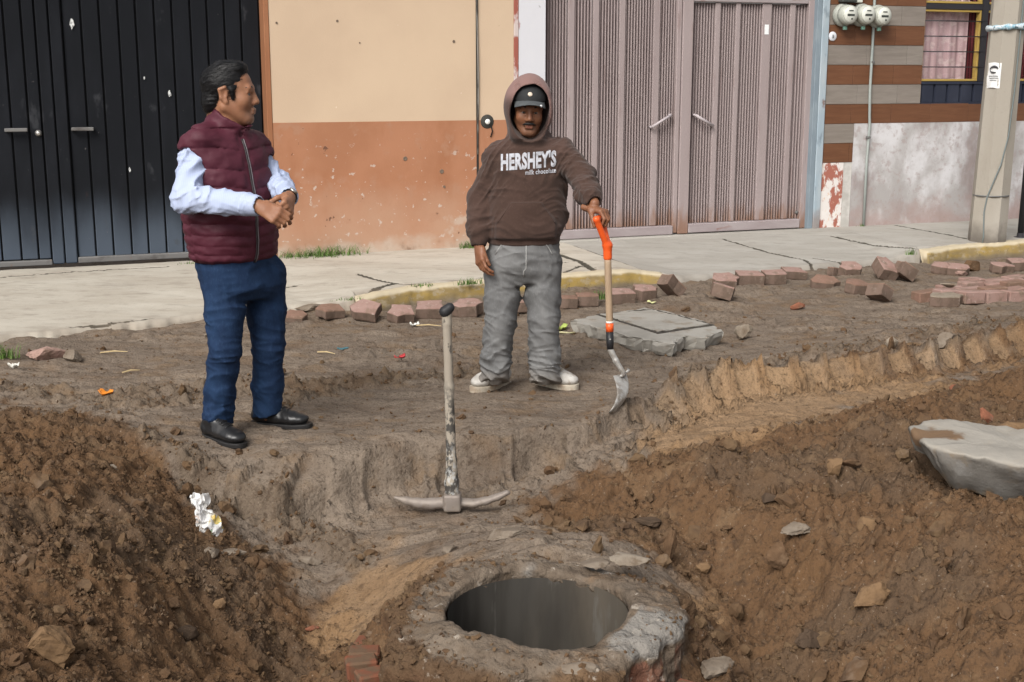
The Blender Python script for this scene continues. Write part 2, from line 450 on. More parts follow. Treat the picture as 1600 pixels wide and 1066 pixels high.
# ---------------------------------------------------------------- the dug-up street
# surveyed spot heights of the street, the pit and the spoil heaps: x, y, z, loose soil 0..1, clean sand 0..1
SPOTS = np.array([
    (-5.162, 9.248, 0.02, 0, 0), (-2.282, 8.985, 0.02, 0, 0), (0, 10.134, 0.02, 0, 0), (2.923, 11.605, 0.02, 0, 0), (6.917, 12.507, 0.02, 0, 0),
    (-2.995, 7.308, 0.02, 0.1, 0), (-2.312, 7.53, 0.01, 0, 0), (-1.813, 7.065, 0, 0, 0), (-1.326, 7.398, 0, 0, 0), (-0.758, 7.398, 0, 0, 0),
    (-0.406, 7.958, 0, 0, 0), (0.379, 7.398, 0, 0, 0), (1.1, 7.145, 0, 0, 0.1), (2.082, 8.163, 0, 0, 0), (3.027, 8.49, 0, 0, 0),
    (3.927, 9.096, 0, 0, 0), (0.899, 8.844, 0, 0, 0), (1.9, 9.362, 0, 0, 0), (3.177, 9.643, 0, 0, 0), (-2.692, 6.535, 0.02, 0.2, 0),
    (-2.224, 6.438, 0.01, 0.1, 0), (-1.308, 5.595, 0, 0, 0), (-1.1, 5.896, 0, 0, 0), (-0.63, 6.095, 0, 0, 0), (-0.118, 6.56, 0, 0, 0),
    (0.239, 6.63, 0, 0, 0), (-0.444, 5.699, 0, 0, 0), (0, 5.807, 0, 0, 0), (0.461, 6.156, 0, 0.1, 0.1), (-0.727, 5.595, 0, 0, 0),
    (-1.035, 5.367, -0.02, 0.1, 0), (-1.486, 5.494, -0, 0.2, 0), (0.396, 5.876, -0.01, 0.1, 0.1), (-1.333, 5.302, -0.13, 0.2, 0), (-1.041, 5.22, -0.16, 0.1, 0),
    (-0.884, 5.272, -0.12, 0.2, 0.1), (-0.666, 5.291, -0.17, 0.2, 0), (-0.451, 5.377, -0.17, 0.1, 0), (-0.255, 5.211, -0.2, 0.3, 0), (0, 5.436, -0.16, 0.2, 0.1),
    (0.285, 5.465, -0.11, 0.5, 0), (0.454, 5.433, -0.07, 0.7, 0.1), (-0.633, 4.99, -0.26, 0.2, 0.5), (-0.773, 4.852, -0.33, 0.4, 0.3), (-0.692, 4.629, -0.37, 0.4, 0.9),
    (-0.765, 4.451, -0.42, 0.6, 0.5), (-0.486, 5.124, -0.24, 0.2, 0.4), (0, 4.994, -0.17, 0.3, 0.2), (0.341, 4.982, -0.16, 0.8, 0.1), (0.614, 4.642, -0.14, 0.7, 0.2),
    (0.785, 4.609, -0.27, 0.4, 0.9), (0.834, 4.321, -0.31, 0.7, 0.5), (0.761, 4.021, -0.36, 0.8, 0.2), (-0.636, 4.201, -0.45, 0.8, 0.2), (-2.483, 6.006, 0.04, 0.5, 0),
    (-2.192, 5.723, 0.07, 0.8, 0), (-1.881, 5.407, 0.07, 0.9, 0), (-1.6, 5.299, 0.03, 0.8, 0), (-2.118, 5.099, 0.16, 0.9, 0), (-1.85, 4.798, 0.17, 1, 0),
    (-1.563, 4.595, 0.12, 1, 0), (-1.297, 4.473, 0, 0.9, 0), (-1.111, 4.461, -0.12, 0.9, 0), (-0.895, 4.541, -0.28, 0.8, 0), (-1.73, 4.117, 0.2, 1, 0),
    (-1.523, 3.577, 0.15, 1, 0), (-1.347, 3.108, 0.06, 1, 0), (-1.317, 3.505, 0.02, 1, 0), (-1.212, 3.763, -0.1, 1, 0), (-1.265, 3.97, 0.03, 1, 0),
    (-1.08, 4.021, -0.22, 1, 0), (-0.869, 4.014, -0.38, 1, 0), (-1.465, 4.079, 0.1, 1, 0), (-2.297, 3.975, 0.25, 1, 0), (-1.712, 2.866, 0.15, 1, 0),
    (-3.764, 6.085, 0.1, 0.8, 0), (0.623, 6.021, 0.02, 0.2, 0.3), (0.979, 6.335, 0.07, 0.4, 0.5), (1.452, 6.42, 0.11, 0.6, 0.5), (2.062, 6.702, 0.12, 0.6, 0.4),
    (2.941, 7.198, 0.15, 0.6, 0.4), (3.982, 7.823, 0.15, 0.6, 0.3), (0.649, 5.681, -0.01, 0.2, 0.8), (1.006, 5.883, 0.01, 0.2, 0.8), (1.411, 6.068, 0.03, 0.2, 0.8),
    (1.897, 6.347, 0.05, 0.3, 0.7), (2.365, 6.574, 0.08, 0.4, 0.5), (3.026, 6.949, 0.1, 0.5, 0.4), (0.707, 5.212, 0, 0.9, 0.2), (0.948, 5.201, 0.06, 1, 0),
    (1.232, 5.27, 0.11, 1, 0), (1.551, 5.45, 0.16, 1, 0), (1.889, 5.634, 0.2, 1, 0), (2.427, 5.904, 0.24, 1, 0), (3.145, 6.132, 0.25, 1, 0),
    (0.563, 5.105, -0.12, 0.9, 0), (0.973, 4.605, -0.1, 1, 0), (1.175, 4.447, -0.04, 1, 0), (1.351, 4.263, 0.03, 1, 0), (1.629, 4.429, 0.09, 1, 0),
    (1.798, 4.271, 0.11, 1, 0), (1.709, 4.662, 0.09, 1, 0), (1.658, 4.885, 0.09, 1, 0), (1.87, 4.572, 0.09, 1, 0), (1.614, 3.799, 0.1, 1, 0),
    (1.413, 3.781, 0, 1, 0), (1.191, 4.056, -0.12, 1, 0), (0.987, 4.085, -0.25, 1, 0), (1.043, 3.861, -0.28, 0.9, 0), (1.265, 3.6, -0.15, 1, 0),
    (1.44, 3.323, -0.05, 0.8, 0.1), (1.953, 3.676, 0.15, 1, 0), (1.66, 3.057, 0.05, 1, 0), (0.888, 4.826, -0.05, 1, 0), (-0.426, 3.993, -0.07, 0.8, 0.3),
    (-0.465, 3.94, -0.16, 0.9, 0.2), (0.124, 4.701, -0.11, 0.3, 0.1), (-0.25, 4.737, -0.15, 0.2, 0.2), (0.389, 4.605, -0.1, 0.3, 0), (0.621, 4.01, -0.1, 0.4, 0.2),
    (0.655, 3.929, -0.2, 0.6, 0.1), (-0.2, 3.701, -0.2, 0.5, 0.2), (0.198, 3.658, -0.2, 0.5, 0.1), (-5, 2, 0.2, 1, 0), (-5, 0, 0.1, 1, 0),
    (0, 1, -0.2, 0.8, 0), (5, 1, 0.1, 0.9, 0), (0, -3, 0, 0.3, 0), (-8, 8, 0, 0, 0), (9, 12, 0, 0, 0),
    (9, 7, 0.1, 0.5, 0), (-2.2, 2.2, 0.05, 1, 0), (2.2, 2.2, 0, 1, 0)])

def tps_fit(P, w, lam):
    n = len(P); d = np.hypot(P[:, None, 0] - P[None, :, 0], P[:, None, 1] - P[None, :, 1])
    A = np.zeros((n + 3, n + 3)); A[:n, :n] = np.where(d > 0, d * d * np.log(d + 1e-9), 0) + lam * np.eye(n)
    A[:n, n] = 1; A[:n, n + 1:] = P[:, :2]; A[n:, :n] = A[:n, n:].T
    b = np.zeros(n + 3); b[:n] = w
    return np.linalg.solve(A, b)

def tps_eval(P, c, x, y):
    out = c[-3] + c[-2] * x + c[-1] * y
    for i, p in enumerate(P):
        d2 = (x - p[0]) ** 2 + (y - p[1]) ** 2
        out += c[i] * .5 * d2 * np.log(d2 + 1e-12)
    return out

def axis(pieces):
    """graded axis: (start, end, step at start, step at end)"""
    out = []
    for a, b, s0, s1 in pieces:
        n = max(2, int(2 * (b - a) / (s0 + s1))); t = np.linspace(0, 1, n, endpoint=False)
        w = s0 + (s1 - s0) * t; c = np.concatenate([[0], np.cumsum(w)[:-1]]); out.append(a + c / w.sum() * (b - a))
    out.append([pieces[-1][1]])
    return np.concatenate(out)

GX = axis([(-60, -8, 8, .6), (-8, -4.2, .5, .03), (-4.2, -2.2, .024, .010), (-2.2, 2.4, .0098, .0098), (2.4, 5.4, .0105, .026), (5.4, 9, .03, .5), (9, 60, .6, 8)])
GY = axis([(-50, -1, 8, .4), (-1, 2.7, .3, .03), (2.7, 3.1, .02, .009), (3.1, 5.2, .008, .0095), (5.2, 6.9, .010, .013), (6.9, 11.8, .016, .05), (11.8, 60, .3, 9)])
# the smooth lie of the land on a coarse lattice, then refined bilinearly
CX = np.arange(-7, 9.01, .06); CY = np.arange(0, 13.01, .06)
gx, gy = np.meshgrid(CX, CY, indexing='ij')
def lattice(col, lam): return tps_eval(SPOTS, tps_fit(SPOTS, SPOTS[:, col], lam), gx, gy)
LZ, LL, LS = lattice(2, .02), lattice(3, .08), lattice(4, .08)

def bilin(Z, x, y):
    u = np.clip((x - CX[0]) / .06, 0, len(CX) - 1.001); v = np.clip((y - CY[0]) / .06, 0, len(CY) - 1.001)
    i, j = u.astype(int), v.astype(int); a, b = u - i, v - j
    return Z[i, j] * (1 - a) * (1 - b) + Z[i + 1, j] * a * (1 - b) + Z[i, j + 1] * (1 - a) * b + Z[i + 1, j + 1] * a * b

X, Y = np.meshgrid(GX, GY, indexing='ij')
inside = sstep(-6.5, -5.5, X) * sstep(8.5, 7.5, X) * sstep(0.5, 1.2, Y) * sstep(13, 12, Y)
Z0 = np.where(inside > 0, bilin(LZ, X, Y), 0) * inside
loose = np.clip(np.where(inside > 0, bilin(LL, X, Y), .2), 0, 1)
sand = np.clip(np.where(inside > 0, bilin(LS, X, Y), 0), 0, 1)
nA = fbm(X * 2.1, Y * 2.1, 1.0, 4); nB = fbm(X * 5.3, Y * 5.3, 5.0, 4)
loose = np.clip(sstep(.25, .7, loose + nB * .18), 0, 1)
sand = np.clip(sstep(.25, .7, sand + nA * .25 + nB * .12), 0, 1)
grey = sstep(-.05, .45, fbm(X * 1.3 + 7, Y * 1.3, 9.0, 3)) * .85

# scars: broken crust beside the ledge, tyre lugs in the bank, spade and bucket marks in the drop
crust = np.zeros_like(X)
for line, w_, a_ in (([(-2.714, 6.587, 0.000), (-1.991, 6.218, 0.000), (-1.631, 6.319, 0.000)], .12, .7), ([(-2.005, 6.371, 0.000), (-1.676, 6.505, 0.000), (-1.236, 6.672, 0.000), (-0.838, 6.788, 0.000), (-0.214, 6.939, 0.000)], .10, 1.0),
                     ([(-1.496, 5.212, 0.000), (-1.006, 5.212, 0.000), (-0.620, 4.931, 0.000)], .09, 1.0), ([(-1.220, 6.218, 0.000), (-0.964, 6.686, 0.000), (-0.834, 6.759, 0.000)], .08, 1.0), ([(-2.018, 5.544, 0.000), (-1.643, 5.544, 0.000), (-1.310, 5.350, 0.000)], .07, .9),
                     ([(0.771, 6.218, 0.000), (1.582, 7.001, 0.000), (2.371, 7.468, 0.000), (3.331, 8.163, 0.000)], .07, 1.0)):
    dd, _, _ = seg_dist(X, Y, [p[:2] for p in line]); crust = np.maximum(crust, a_ * sstep(w_ * 1.4, w_ * .3, dd + nB * .05))
Z1 = Z0.copy()
lug = np.zeros_like(X); gap = np.zeros_like(X)
# the cut edge of the pit under the men's feet, and the far bank of the tyre track
dd, run, side = seg_dist(X, Y, [p[:2] for p in ((-1.695, 5.426, 0.000), (-1.389, 5.331, 0.000), (-0.995, 5.150, 0.000), (-0.678, 5.426, 0.000), (-0.435, 5.575, 0.000), (0.000, 5.647, 0.000), (0.361, 5.796, 0.000), (0.541, 5.977, 0.000), (0.674, 6.218, 0.000))])
sd = dd * side + nB * .03 + nA * .02
ends = sstep(.0, .35, run) * sstep(2.95, 2.6, run)
Z1 += ends * (.062 * -np.tanh(sd / .018)) * np.exp(-(sd / .20) ** 2)
scarp = ends * sstep(-.01, .03, sd) * sstep(.40, .12, sd)
dd, run, side = seg_dist(X, Y, [p[:2] for p in ((0.632, 6.118, 0.020), (0.993, 6.430, 0.060), (1.492, 6.607, 0.100), (2.108, 6.860, 0.120), (2.999, 7.345, 0.150), (3.982, 7.823, 0.150))])
sb = dd * side + nB * .03
Z1 += sstep(0, .3, run) * (.075 * np.exp(-(sb / .075) ** 2) - .045 * np.exp(-((sb - .18) / .10) ** 2)) + sstep(0, .3, run) * np.abs(nB) * .04 * np.exp(-(sb / .06) ** 2)
bank = sstep(0, .3, run) * np.exp(-((sb - .05) / .1) ** 2)
def lugs(line, half, period, depth, duty=.62, arch=1.0, fade=1.0):
    """rows of rounded pressed-in blocks along a line, as a lugged tyre or a bucket leaves them"""
    global Z1, lug, gap
    dd, run, side = seg_dist(X, Y, [p[:2] for p in line])
    tot = sum(math.dist(a[:2], b[:2]) for a, b in zip(line[:-1], line[1:]))
    u = dd * side / half
    ph = (run + nA * .035 + u * .02) / period; k = np.floor(ph); c = (ph - k - .5) / (duty * .5)
    rr = np.abs(c) ** 4 + np.abs(np.clip(u * arch, -2, 2)) ** 4
    amp = .55 + .45 * np.sin(k * 12.9898) ** 2
    ends = (run > 0.01) & (run < tot - .01)
    m = sstep(1.3, .8, rr) * ends * amp * fade; gap = np.maximum(gap, sstep(.9, 1.5, rr) * (np.abs(u) < 1.05) * ends)
    Z1 -= depth * m; lug = np.maximum(lug, m)
    ridge = sstep(1.0, 1.25, rr) * sstep(2.2, 1.3, rr) * (np.abs(u) < 1.4) * ends
    Z1 += depth * .35 * ridge
lugs([(0.572, 5.975, 0.010), (1.016, 6.360, 0.040), (1.523, 6.586, 0.070), (2.102, 6.833, 0.090), (2.978, 7.287, 0.120)], .115, .185, .055, .74)
lugs([(0.499, 5.647, 0.000), (0.946, 6.095, 0.000), (1.481, 6.386, 0.020), (2.035, 6.597, 0.050)], .085, .125, .06, .62)
lugs([(-0.670, 5.341, -0.070), (-0.428, 5.464, -0.080), (-0.159, 5.531, -0.080), (0.294, 5.661, -0.050)], .12, .34, .055, .8)
lugs([(0.451, 5.401, -0.060), (0.692, 5.544, 0.000)], .12, .11, .05, .5)
lugs([(-1.395, 5.341, -0.070), (-1.105, 5.272, -0.120), (-0.776, 5.289, -0.140)], .11, .21, .06, .7)
# wet smears on the flat, dragged sideways
flat = (1 - loose) * (1 - .6 * lug)
qz = fbm(X * 3.4 + nB * .25, Y * 4.6, 15.0, 3); Z1 += (scarp * .9 + .25 * crust) * (np.round(qz * 3.2) - qz * 3.2) * .030 * (1 - .8 * lug) + scarp * np.abs(fbm(X * 9, Y * 11, 19.0, 3)) * .03 * (1 - .7 * lug)
smear = fbm(X * 1.6 + nA * .5, Y * 9, 2.0, 4)
ledges = fbm(X * 3.0, Y * 7.0, 8.0, 3); stp = sstep(-.04, .06, ledges) * .014     # thin plates of dried clay
patchy = sstep(-.05, .3, fbm(X * .9, Y * .9, 4.0, 2))
Z1 += flat * (1 - .45 * sstep(.9, .3, np.abs(Y - 6.0 - .1 * X)) * (1 - crust)) * (smear * .014 + stp * (.35 + patchy) * 1.3 + nB * .010 + fbm(X * 22, Y * 22, 3.0, 3) * .005 * (.4 + patchy))
# loose heaps: clods, runnels, crumbs
rid = 1 - np.abs(fbm(X * 4.2, Y * 4.2, 6.0, 4)); cl = np.abs(fbm(X * 11, Y * 11, 12.0, 4)); cr = np.abs(fbm(X * 34, Y * 34, 20.0, 3))
Z1 += loose * (1 - .8 * lug) * ((rid - .8) * .085 + nA * .045 + cl * .048 + cr * .022 - .03) + loose * (1 - .7 * lug) * np.abs(fbm(X * 62, Y * 62, 40.0, 2)) * .010
Z1 += crust * (np.abs(fbm(X * 8, Y * 13, 14.0, 4)) * .085 + cr * .012 - .004)
Z1 += sand * nB * .008
# the excavation stops at the manhole wall and at the pavement
MH = np.array([*(0.084, 3.862, -0.020)])                       # centre of the manhole mouth
rm = np.hypot(X - MH[0], Y - MH[1])
Z1 = np.where(rm < .50, np.minimum(Z1, -.06 - .6 * sstep(.47, .36, rm)), Z1)
idx = np.arange(X.size).reshape(X.shape)
Q = np.stack([idx[:-1, :-1], idx[1:, :-1], idx[1:, 1:], idx[:-1, 1:]], -1).reshape(-1, 4)
rc = rm.ravel()[Q].max(1)
Q = Q[rc > .34]                                          # open over the shaft

soil_bump = [(24, .8, .014, 8), (85, .9, .008, 5)]
M_SOIL = mat('soil', (.150, .117, .090), .93, [
    dict(scale=(2, 5, 2), lo=.35, hi=.68, col=(.21, .167, .128), fac=.8), dict(scale=9, lo=.55, hi=.75, col=(.105, .075, .052), fac=.55),
    dict(t='attr', attr='crust', lo=.2, hi=.8, col=(.125, .092, .064), fac=.7),
    dict(t='attr', attr='loose', lo=.15, hi=.75, col=(.114, .065, .034), wob=.5, wscale=14),
    dict(t='attr', attr='greyed', lo=.1, hi=.8, col=(.092, .062, .040), fac=.7, wob=.4, wscale=10),
    dict(t='attr', attr='sand', lo=.15, hi=.8, col=(.255, .160, .086), fac=.75, wob=.5, wscale=12),
    dict(t='attr', attr='lug', lo=.2, hi=.9, col=(.29, .195, .115), fac=.7),
    dict(scale=34, lo=.54, hi=.68, col=(.05, .033, .022), fac=.6), dict(scale=90, lo=.54, hi=.66, col=(.045, .03, .02), fac=.5, off=51), dict(scale=75, lo=.63, hi=.69, col=(.33, .27, .21), fac=.45), dict(scale=3.3, lo=.5, hi=.75, col=(.12, .066, .03), fac=.45), dict(scale=(5, 7, 5), lo=.52, hi=.68, col=(.17, .112, .065), fac=.5, off=21), dict(scale=13, lo=.56, hi=.7, col=(.058, .038, .025), fac=.55, off=33)],
    bump=soil_bump, spec=.15)
ground = put('ground', np.stack([X, Y, Z1], -1).reshape(-1, 3), Q, M_SOIL, smooth=True)
tag(ground, 'dug up earth street with spoil heaps and a shallow pit', kind='structure')
for nm, a in (('loose', loose), ('sand', sand * (1 - .5 * crust)), ('greyed', grey * loose), ('crust', np.maximum(crust * (1 - loose), gap * .75 * sstep(-.2, .4, X))), ('lug', lug * sstep(4.2, 5.2, Y) * sstep(-.2, .5, X))):
    attr(ground, nm, a.ravel())

def gz(x, y):
    i = np.clip(np.searchsorted(GX, x) - 1, 0, len(GX) - 2); j = np.clip(np.searchsorted(GY, y) - 1, 0, len(GY) - 2)
    a = (x - GX[i]) / (GX[i + 1] - GX[i]); b = (y - GY[j]) / (GY[j + 1] - GY[j])
    return Z1[i, j] * (1 - a) * (1 - b) + Z1[i + 1, j] * a * (1 - b) + Z1[i, j + 1] * (1 - a) * b + Z1[i + 1, j + 1] * a * b

# crumbs and clods lying loose on the heaps: nobody could count them
def ico():
    import bmesh
    out = []
    for s in (1, 2, 3, 4):
        bm = bmesh.new(); bmesh.ops.create_icosphere(bm, subdivisions=s, radius=1)
        out.append((np.array([v.co[:] for v in bm.verts]), np.array([[v.index for v in f.verts] for f in bm.faces]))); bm.free()
    return out
ICO = ico()
OCT = (np.array([(1, 0, 0), (-1, 0, 0), (0, 1, 0), (0, -1, 0), (0, 0, 1), (0, 0, -1)], float), np.array([(0, 2, 4), (2, 1, 4), (1, 3, 4), (3, 0, 4), (2, 0, 5), (1, 2, 5), (3, 1, 5), (0, 3, 5)]))
def crumbs(n, rmin, rmax, level, pw):
    V, F = OCT if level < 0 else ICO[level]; vs, fs, k = [], [], 0
    n2 = n * 6
    y = 2.9 + 6.3 * rng.random(n2) ** 1.9; x = (rng.random(n2) - .5) * (.86 * y + .5)
    i = np.clip(np.searchsorted(GX, x) - 1, 0, len(GX) - 2); j = np.clip(np.searchsorted(GY, y) - 1, 0, len(GY) - 2)
    clump = sstep(-.1, .35, fbm(x * 3.1, y * 3.1, 33.0, 4))
    dens = loose[i, j] * (.2 + .8 * clump) * (1 - .9 * lug[i, j]) + crust[i, j] * .7 + .035
    dens *= (np.hypot(x - MH[0], y - MH[1]) > .5) * (1 - .85 * sand[i, j])
    keep = np.nonzero(rng.random(n2) < dens)[0][:n]
    for q in keep:
        r = rmin * (rmax / rmin) ** (rng.random() ** pw)
        A = rng.normal(size=(3, 3)); A, _ = np.linalg.qr(A)
        P = V * (1 + rng.normal(size=(len(V), 1)) * .17) * (np.array([1.15, .95, .72]) * (1 + .25 * rng.normal(size=3)))
        vs.append(P @ A * r + [x[q], y[q], Z1[i[q], j[q]] + r * .25]); fs.append(F + k); k += len(V)
    return np.concatenate(vs), np.concatenate(fs)
M_CLOD = mat('clod', (.102, .060, .033), .95, [dict(scale=6, lo=.4, hi=.65, col=(.130, .085, .048), fac=.8), dict(scale=11, lo=.5, hi=.7, col=(.07, .045, .03), fac=.8), dict(scale=4, lo=.6, hi=.72, col=(.2, .15, .11), fac=.6)], bump=[(60, .6, .006, 5)], spec=.15)
v1, f1 = crumbs(9000, .0055, .012, 0, 1.8); v0, f0 = crumbs(70000, .0022, .0062, -1, 1.6); v2, f2 = crumbs(1700, .009, .036, 1, 2.8)
clods = put('soil_clods', np.concatenate([v1, v2, v0]), np.concatenate([f1, f2 + len(v1), f0 + len(v1) + len(v2)]), M_CLOD, smooth=False)
tag(clods, 'crumbs and small clods of brown earth strewn over the heaps', kind='stuff')

# ---------------------------------------------------------------- pavement along the house fronts
TH = math.atan(.37)
WO = np.array([0, 11.55, 0]); WU = np.array([math.cos(TH), math.sin(TH), 0]); WN = np.array([math.sin(TH), -math.cos(TH), 0]); WZ = np.array([0, 0, 1.0])
def wp(u, n, z): return WO + WU * u + WN * n + WZ * z           # u along the fronts, n out into the street
def wun(x, y): return (x - WO[0]) * WU[0] + (y - WO[1]) * WU[1], (x - WO[0]) * WN[0] + (y - WO[1]) * WN[1]

EDGE = np.array([(-9, 3.1), (-6, 2.75), (-4.29, 2.45), (-3.5, 2.28), (-3.1, 2.2), (-2.4, 2.1), (-1.95, 2.08), (-1.25, 1.98), (.43, 1.80), (.75, 1.86), (2.28, 1.66), (3.34, 1.56), (4.27, 1.56), (6, 1.4), (12, 1.0)])
ETOP = np.array([(-9, .05), (-4.3, .05), (-3.1, .06), (-2.3, .07), (-1.8, .125), (-1.25, .135), (.3, .135), (.8, .07), (1.5, .065), (3.0, .07), (3.25, .13), (4.5, .15), (12, .15)])
WTOP = np.array([(-9, .12), (-2.2, .125), (0, .13), (1.8, .14), (3.2, .15), (5, .15), (12, .16)])
def walk_z(u, n):
    e = np.interp(u, EDGE[:, 0], EDGE[:, 1]); t = np.clip(n / e, 0, 1)
    return np.interp(u, WTOP[:, 0], WTOP[:, 1]) * (1 - t) + np.interp(u, ETOP[:, 0], ETOP[:, 1]) * t

CRACKS = [([(-1.191, 9.825, 0.130), (-0.956, 9.450, 0.130), (-0.862, 9.361, 0.130), (-0.657, 9.273, 0.130), (-0.263, 9.450, 0.130)], .010),
          ([(-1.301, 8.687, 0.110), (-1.136, 8.783, 0.120), (-1.055, 9.051, 0.120), (-0.862, 9.361, 0.130)], .012),
          ([(0.375, 10.948, 0.140), (0.555, 10.483, 0.135), (0.652, 9.923, 0.135), (0.830, 9.956, 0.130)], .016),
          ([(0.377, 10.371, 0.130), (0.557, 10.517, 0.130)], .008), ([(0.397, 9.825, 0.130), (0.540, 10.194, 0.130), (0.662, 10.091, 0.130)], .009),
          ([(1.982, 11.957, 0.140), (2.273, 11.290, 0.110), (2.526, 10.940, 0.080), (2.530, 10.670, 0.070)], .009),
          ([(2.613, 11.035, 0.100), (2.883, 10.787, 0.080)], .006), ([(3.882, 12.907, 0.150), (4.154, 12.169, 0.150), (4.263, 11.783, 0.150)], .009),
          ([(3.055, 12.169, 0.150), (3.320, 11.586, 0.140), (3.619, 11.237, 0.140)], .008), ([(-3.947, 9.760, 0.120), (-3.442, 10.021, 0.120), (-2.754, 10.296, 0.120)], .006),
          ([(-2.835, 8.065, 0.070), (-2.691, 8.130, 0.070), (-2.380, 8.353, 0.070)], .007), ([(-2.111, 8.851, 0.090), (-1.797, 9.339, 0.100), (-1.588, 9.512, 0.120)], .005)]
def slab(name, u0, u1, du, material, label, seed):
    us = np.arange(u0, u1 + du * .5, du); ts = np.concatenate([np.linspace(0, .93, int(1.6 / du)), np.linspace(.94, 1.0, 9)])
    U_, T_ = np.meshgrid(us, ts, indexing='ij')
    e = np.interp(U_, EDGE[:, 0], EDGE[:, 1]) - .125 * (U_ > -1.93) * (U_ < .62) - .125 * (U_ > 3.27)
    rag = fbm(U_ * 3.1, 2.0, seed, 4) * .05 + fbm(U_ * 11, 1.0, seed, 3) * .018
    e = e + rag * ((U_ < -1.95) + .35 * ((U_ > .6) & (U_ < 3.3)))
    N_ = T_ * e; Z_ = walk_z(U_, N_)
    P = WO + U_[..., None] * WU + N_[..., None] * WN
    x, y = P[..., 0], P[..., 1]
    rough = 1.0 if u1 < .5 else .35
    Z_ = Z_ + (fbm(x * 2, y * 2, seed, 3) * .010 + fbm(x * 9, y * 9, seed, 4) * .005) * rough
    Z_ -= .03 * sstep(.972, 1.0, T_) ** 2
    crk = np.zeros_like(Z_)
    for pts, w_ in CRACKS:
        d_, _, _ = seg_dist(x + fbm(x * 14, y * 14, 4.0, 2) * .012, y + fbm(x * 14, y * 14, 8.0, 2) * .012, [p[:2] for p in pts])
        c_ = sstep(w_ * 1.6, w_ * .5, d_); crk = np.maximum(crk, sstep(w_ * 2.1, w_ * 1.1, d_)); Z_ -= .012 * c_
    V = np.stack([x, y, Z_], -1).reshape(-1, 3)
    # skirt down the street edge
    n_, m_ = U_.shape; ix = np.arange(n_ * m_).reshape(n_, m_)
    F = np.stack([ix[:-1, :-1], ix[:-1, 1:], ix[1:, 1:], ix[1:, :-1]], -1).reshape(-1, 4)
    low = V[ix[:, -1]] + WN * .015 - WZ * .22; b = len(V) + np.arange(n_)
    F = np.concatenate([F, np.stack([ix[:-1, -1], b[:-1], b[1:], ix[1:, -1]], -1)])
    o = put(name, np.concatenate([V, low]), F, material, walk, smooth=True, label=label)
    attr(o, 'crack', np.concatenate([crk.ravel(), np.zeros(n_)])); attr(o, 'edge', np.concatenate([T_.ravel(), np.ones(n_) * 1.05]))
    return o
conc_bump = [(20, .25, .01, 6), (120, .35, .004, 4)]
def concrete(name, col, dark, pale, soil=.6):
    return mat(name, col, .9, [dict(scale=(1.3, 3, 1), lo=.35, hi=.7, col=pale, fac=.8), dict(scale=(6, 12, 6), lo=.5, hi=.75, col=dark, fac=.5), dict(scale=(2.5, 6, 2), lo=.58, hi=.72, col=dark, fac=.35, off=8),
               dict(scale=60, lo=.6, hi=.72, col=dark, fac=.45), dict(t='attr', attr='crack', lo=.1, hi=.6, col=(.045, .04, .03), fac=.95),
               dict(t='attr', attr='edge', lo=.93, hi=1.03, col=(.17, .13, .095), fac=soil, wob=.12, wscale=6)], bump=conc_bump, spec=.2)
M_WALK_OLD = concrete('walk_cream', (.40, .36, .30), (.22, .19, .155), (.49, .455, .39))
M_WALK_NEW = concrete('walk_grey', (.325, .305, .27), (.22, .206, .18), (.385, .365, .33), .4)
walk = bpy.data.objects.new('pavement', None); COL.objects.link(walk); walk['kind'] = 'structure'; walk['label'] = 'concrete pavement with cracks between the house fronts and the dug up street'
ORIGIN['pavement'] = np.zeros(3)
slab('pavement_slab', -8.0, .50, .0165, M_WALK_OLD, 'pale cracked slab from the black gate to the cream and orange wall', 3.0)
slab('pavement_slab', .50, 3.34, .0125, M_WALK_NEW, 'smooth grey slab sloping down before the mauve gate', 11.0)
slab('pavement_slab', 3.34, 10.0, .02, M_WALK_NEW, 'grey slab under the concrete utility pole', 11.0)

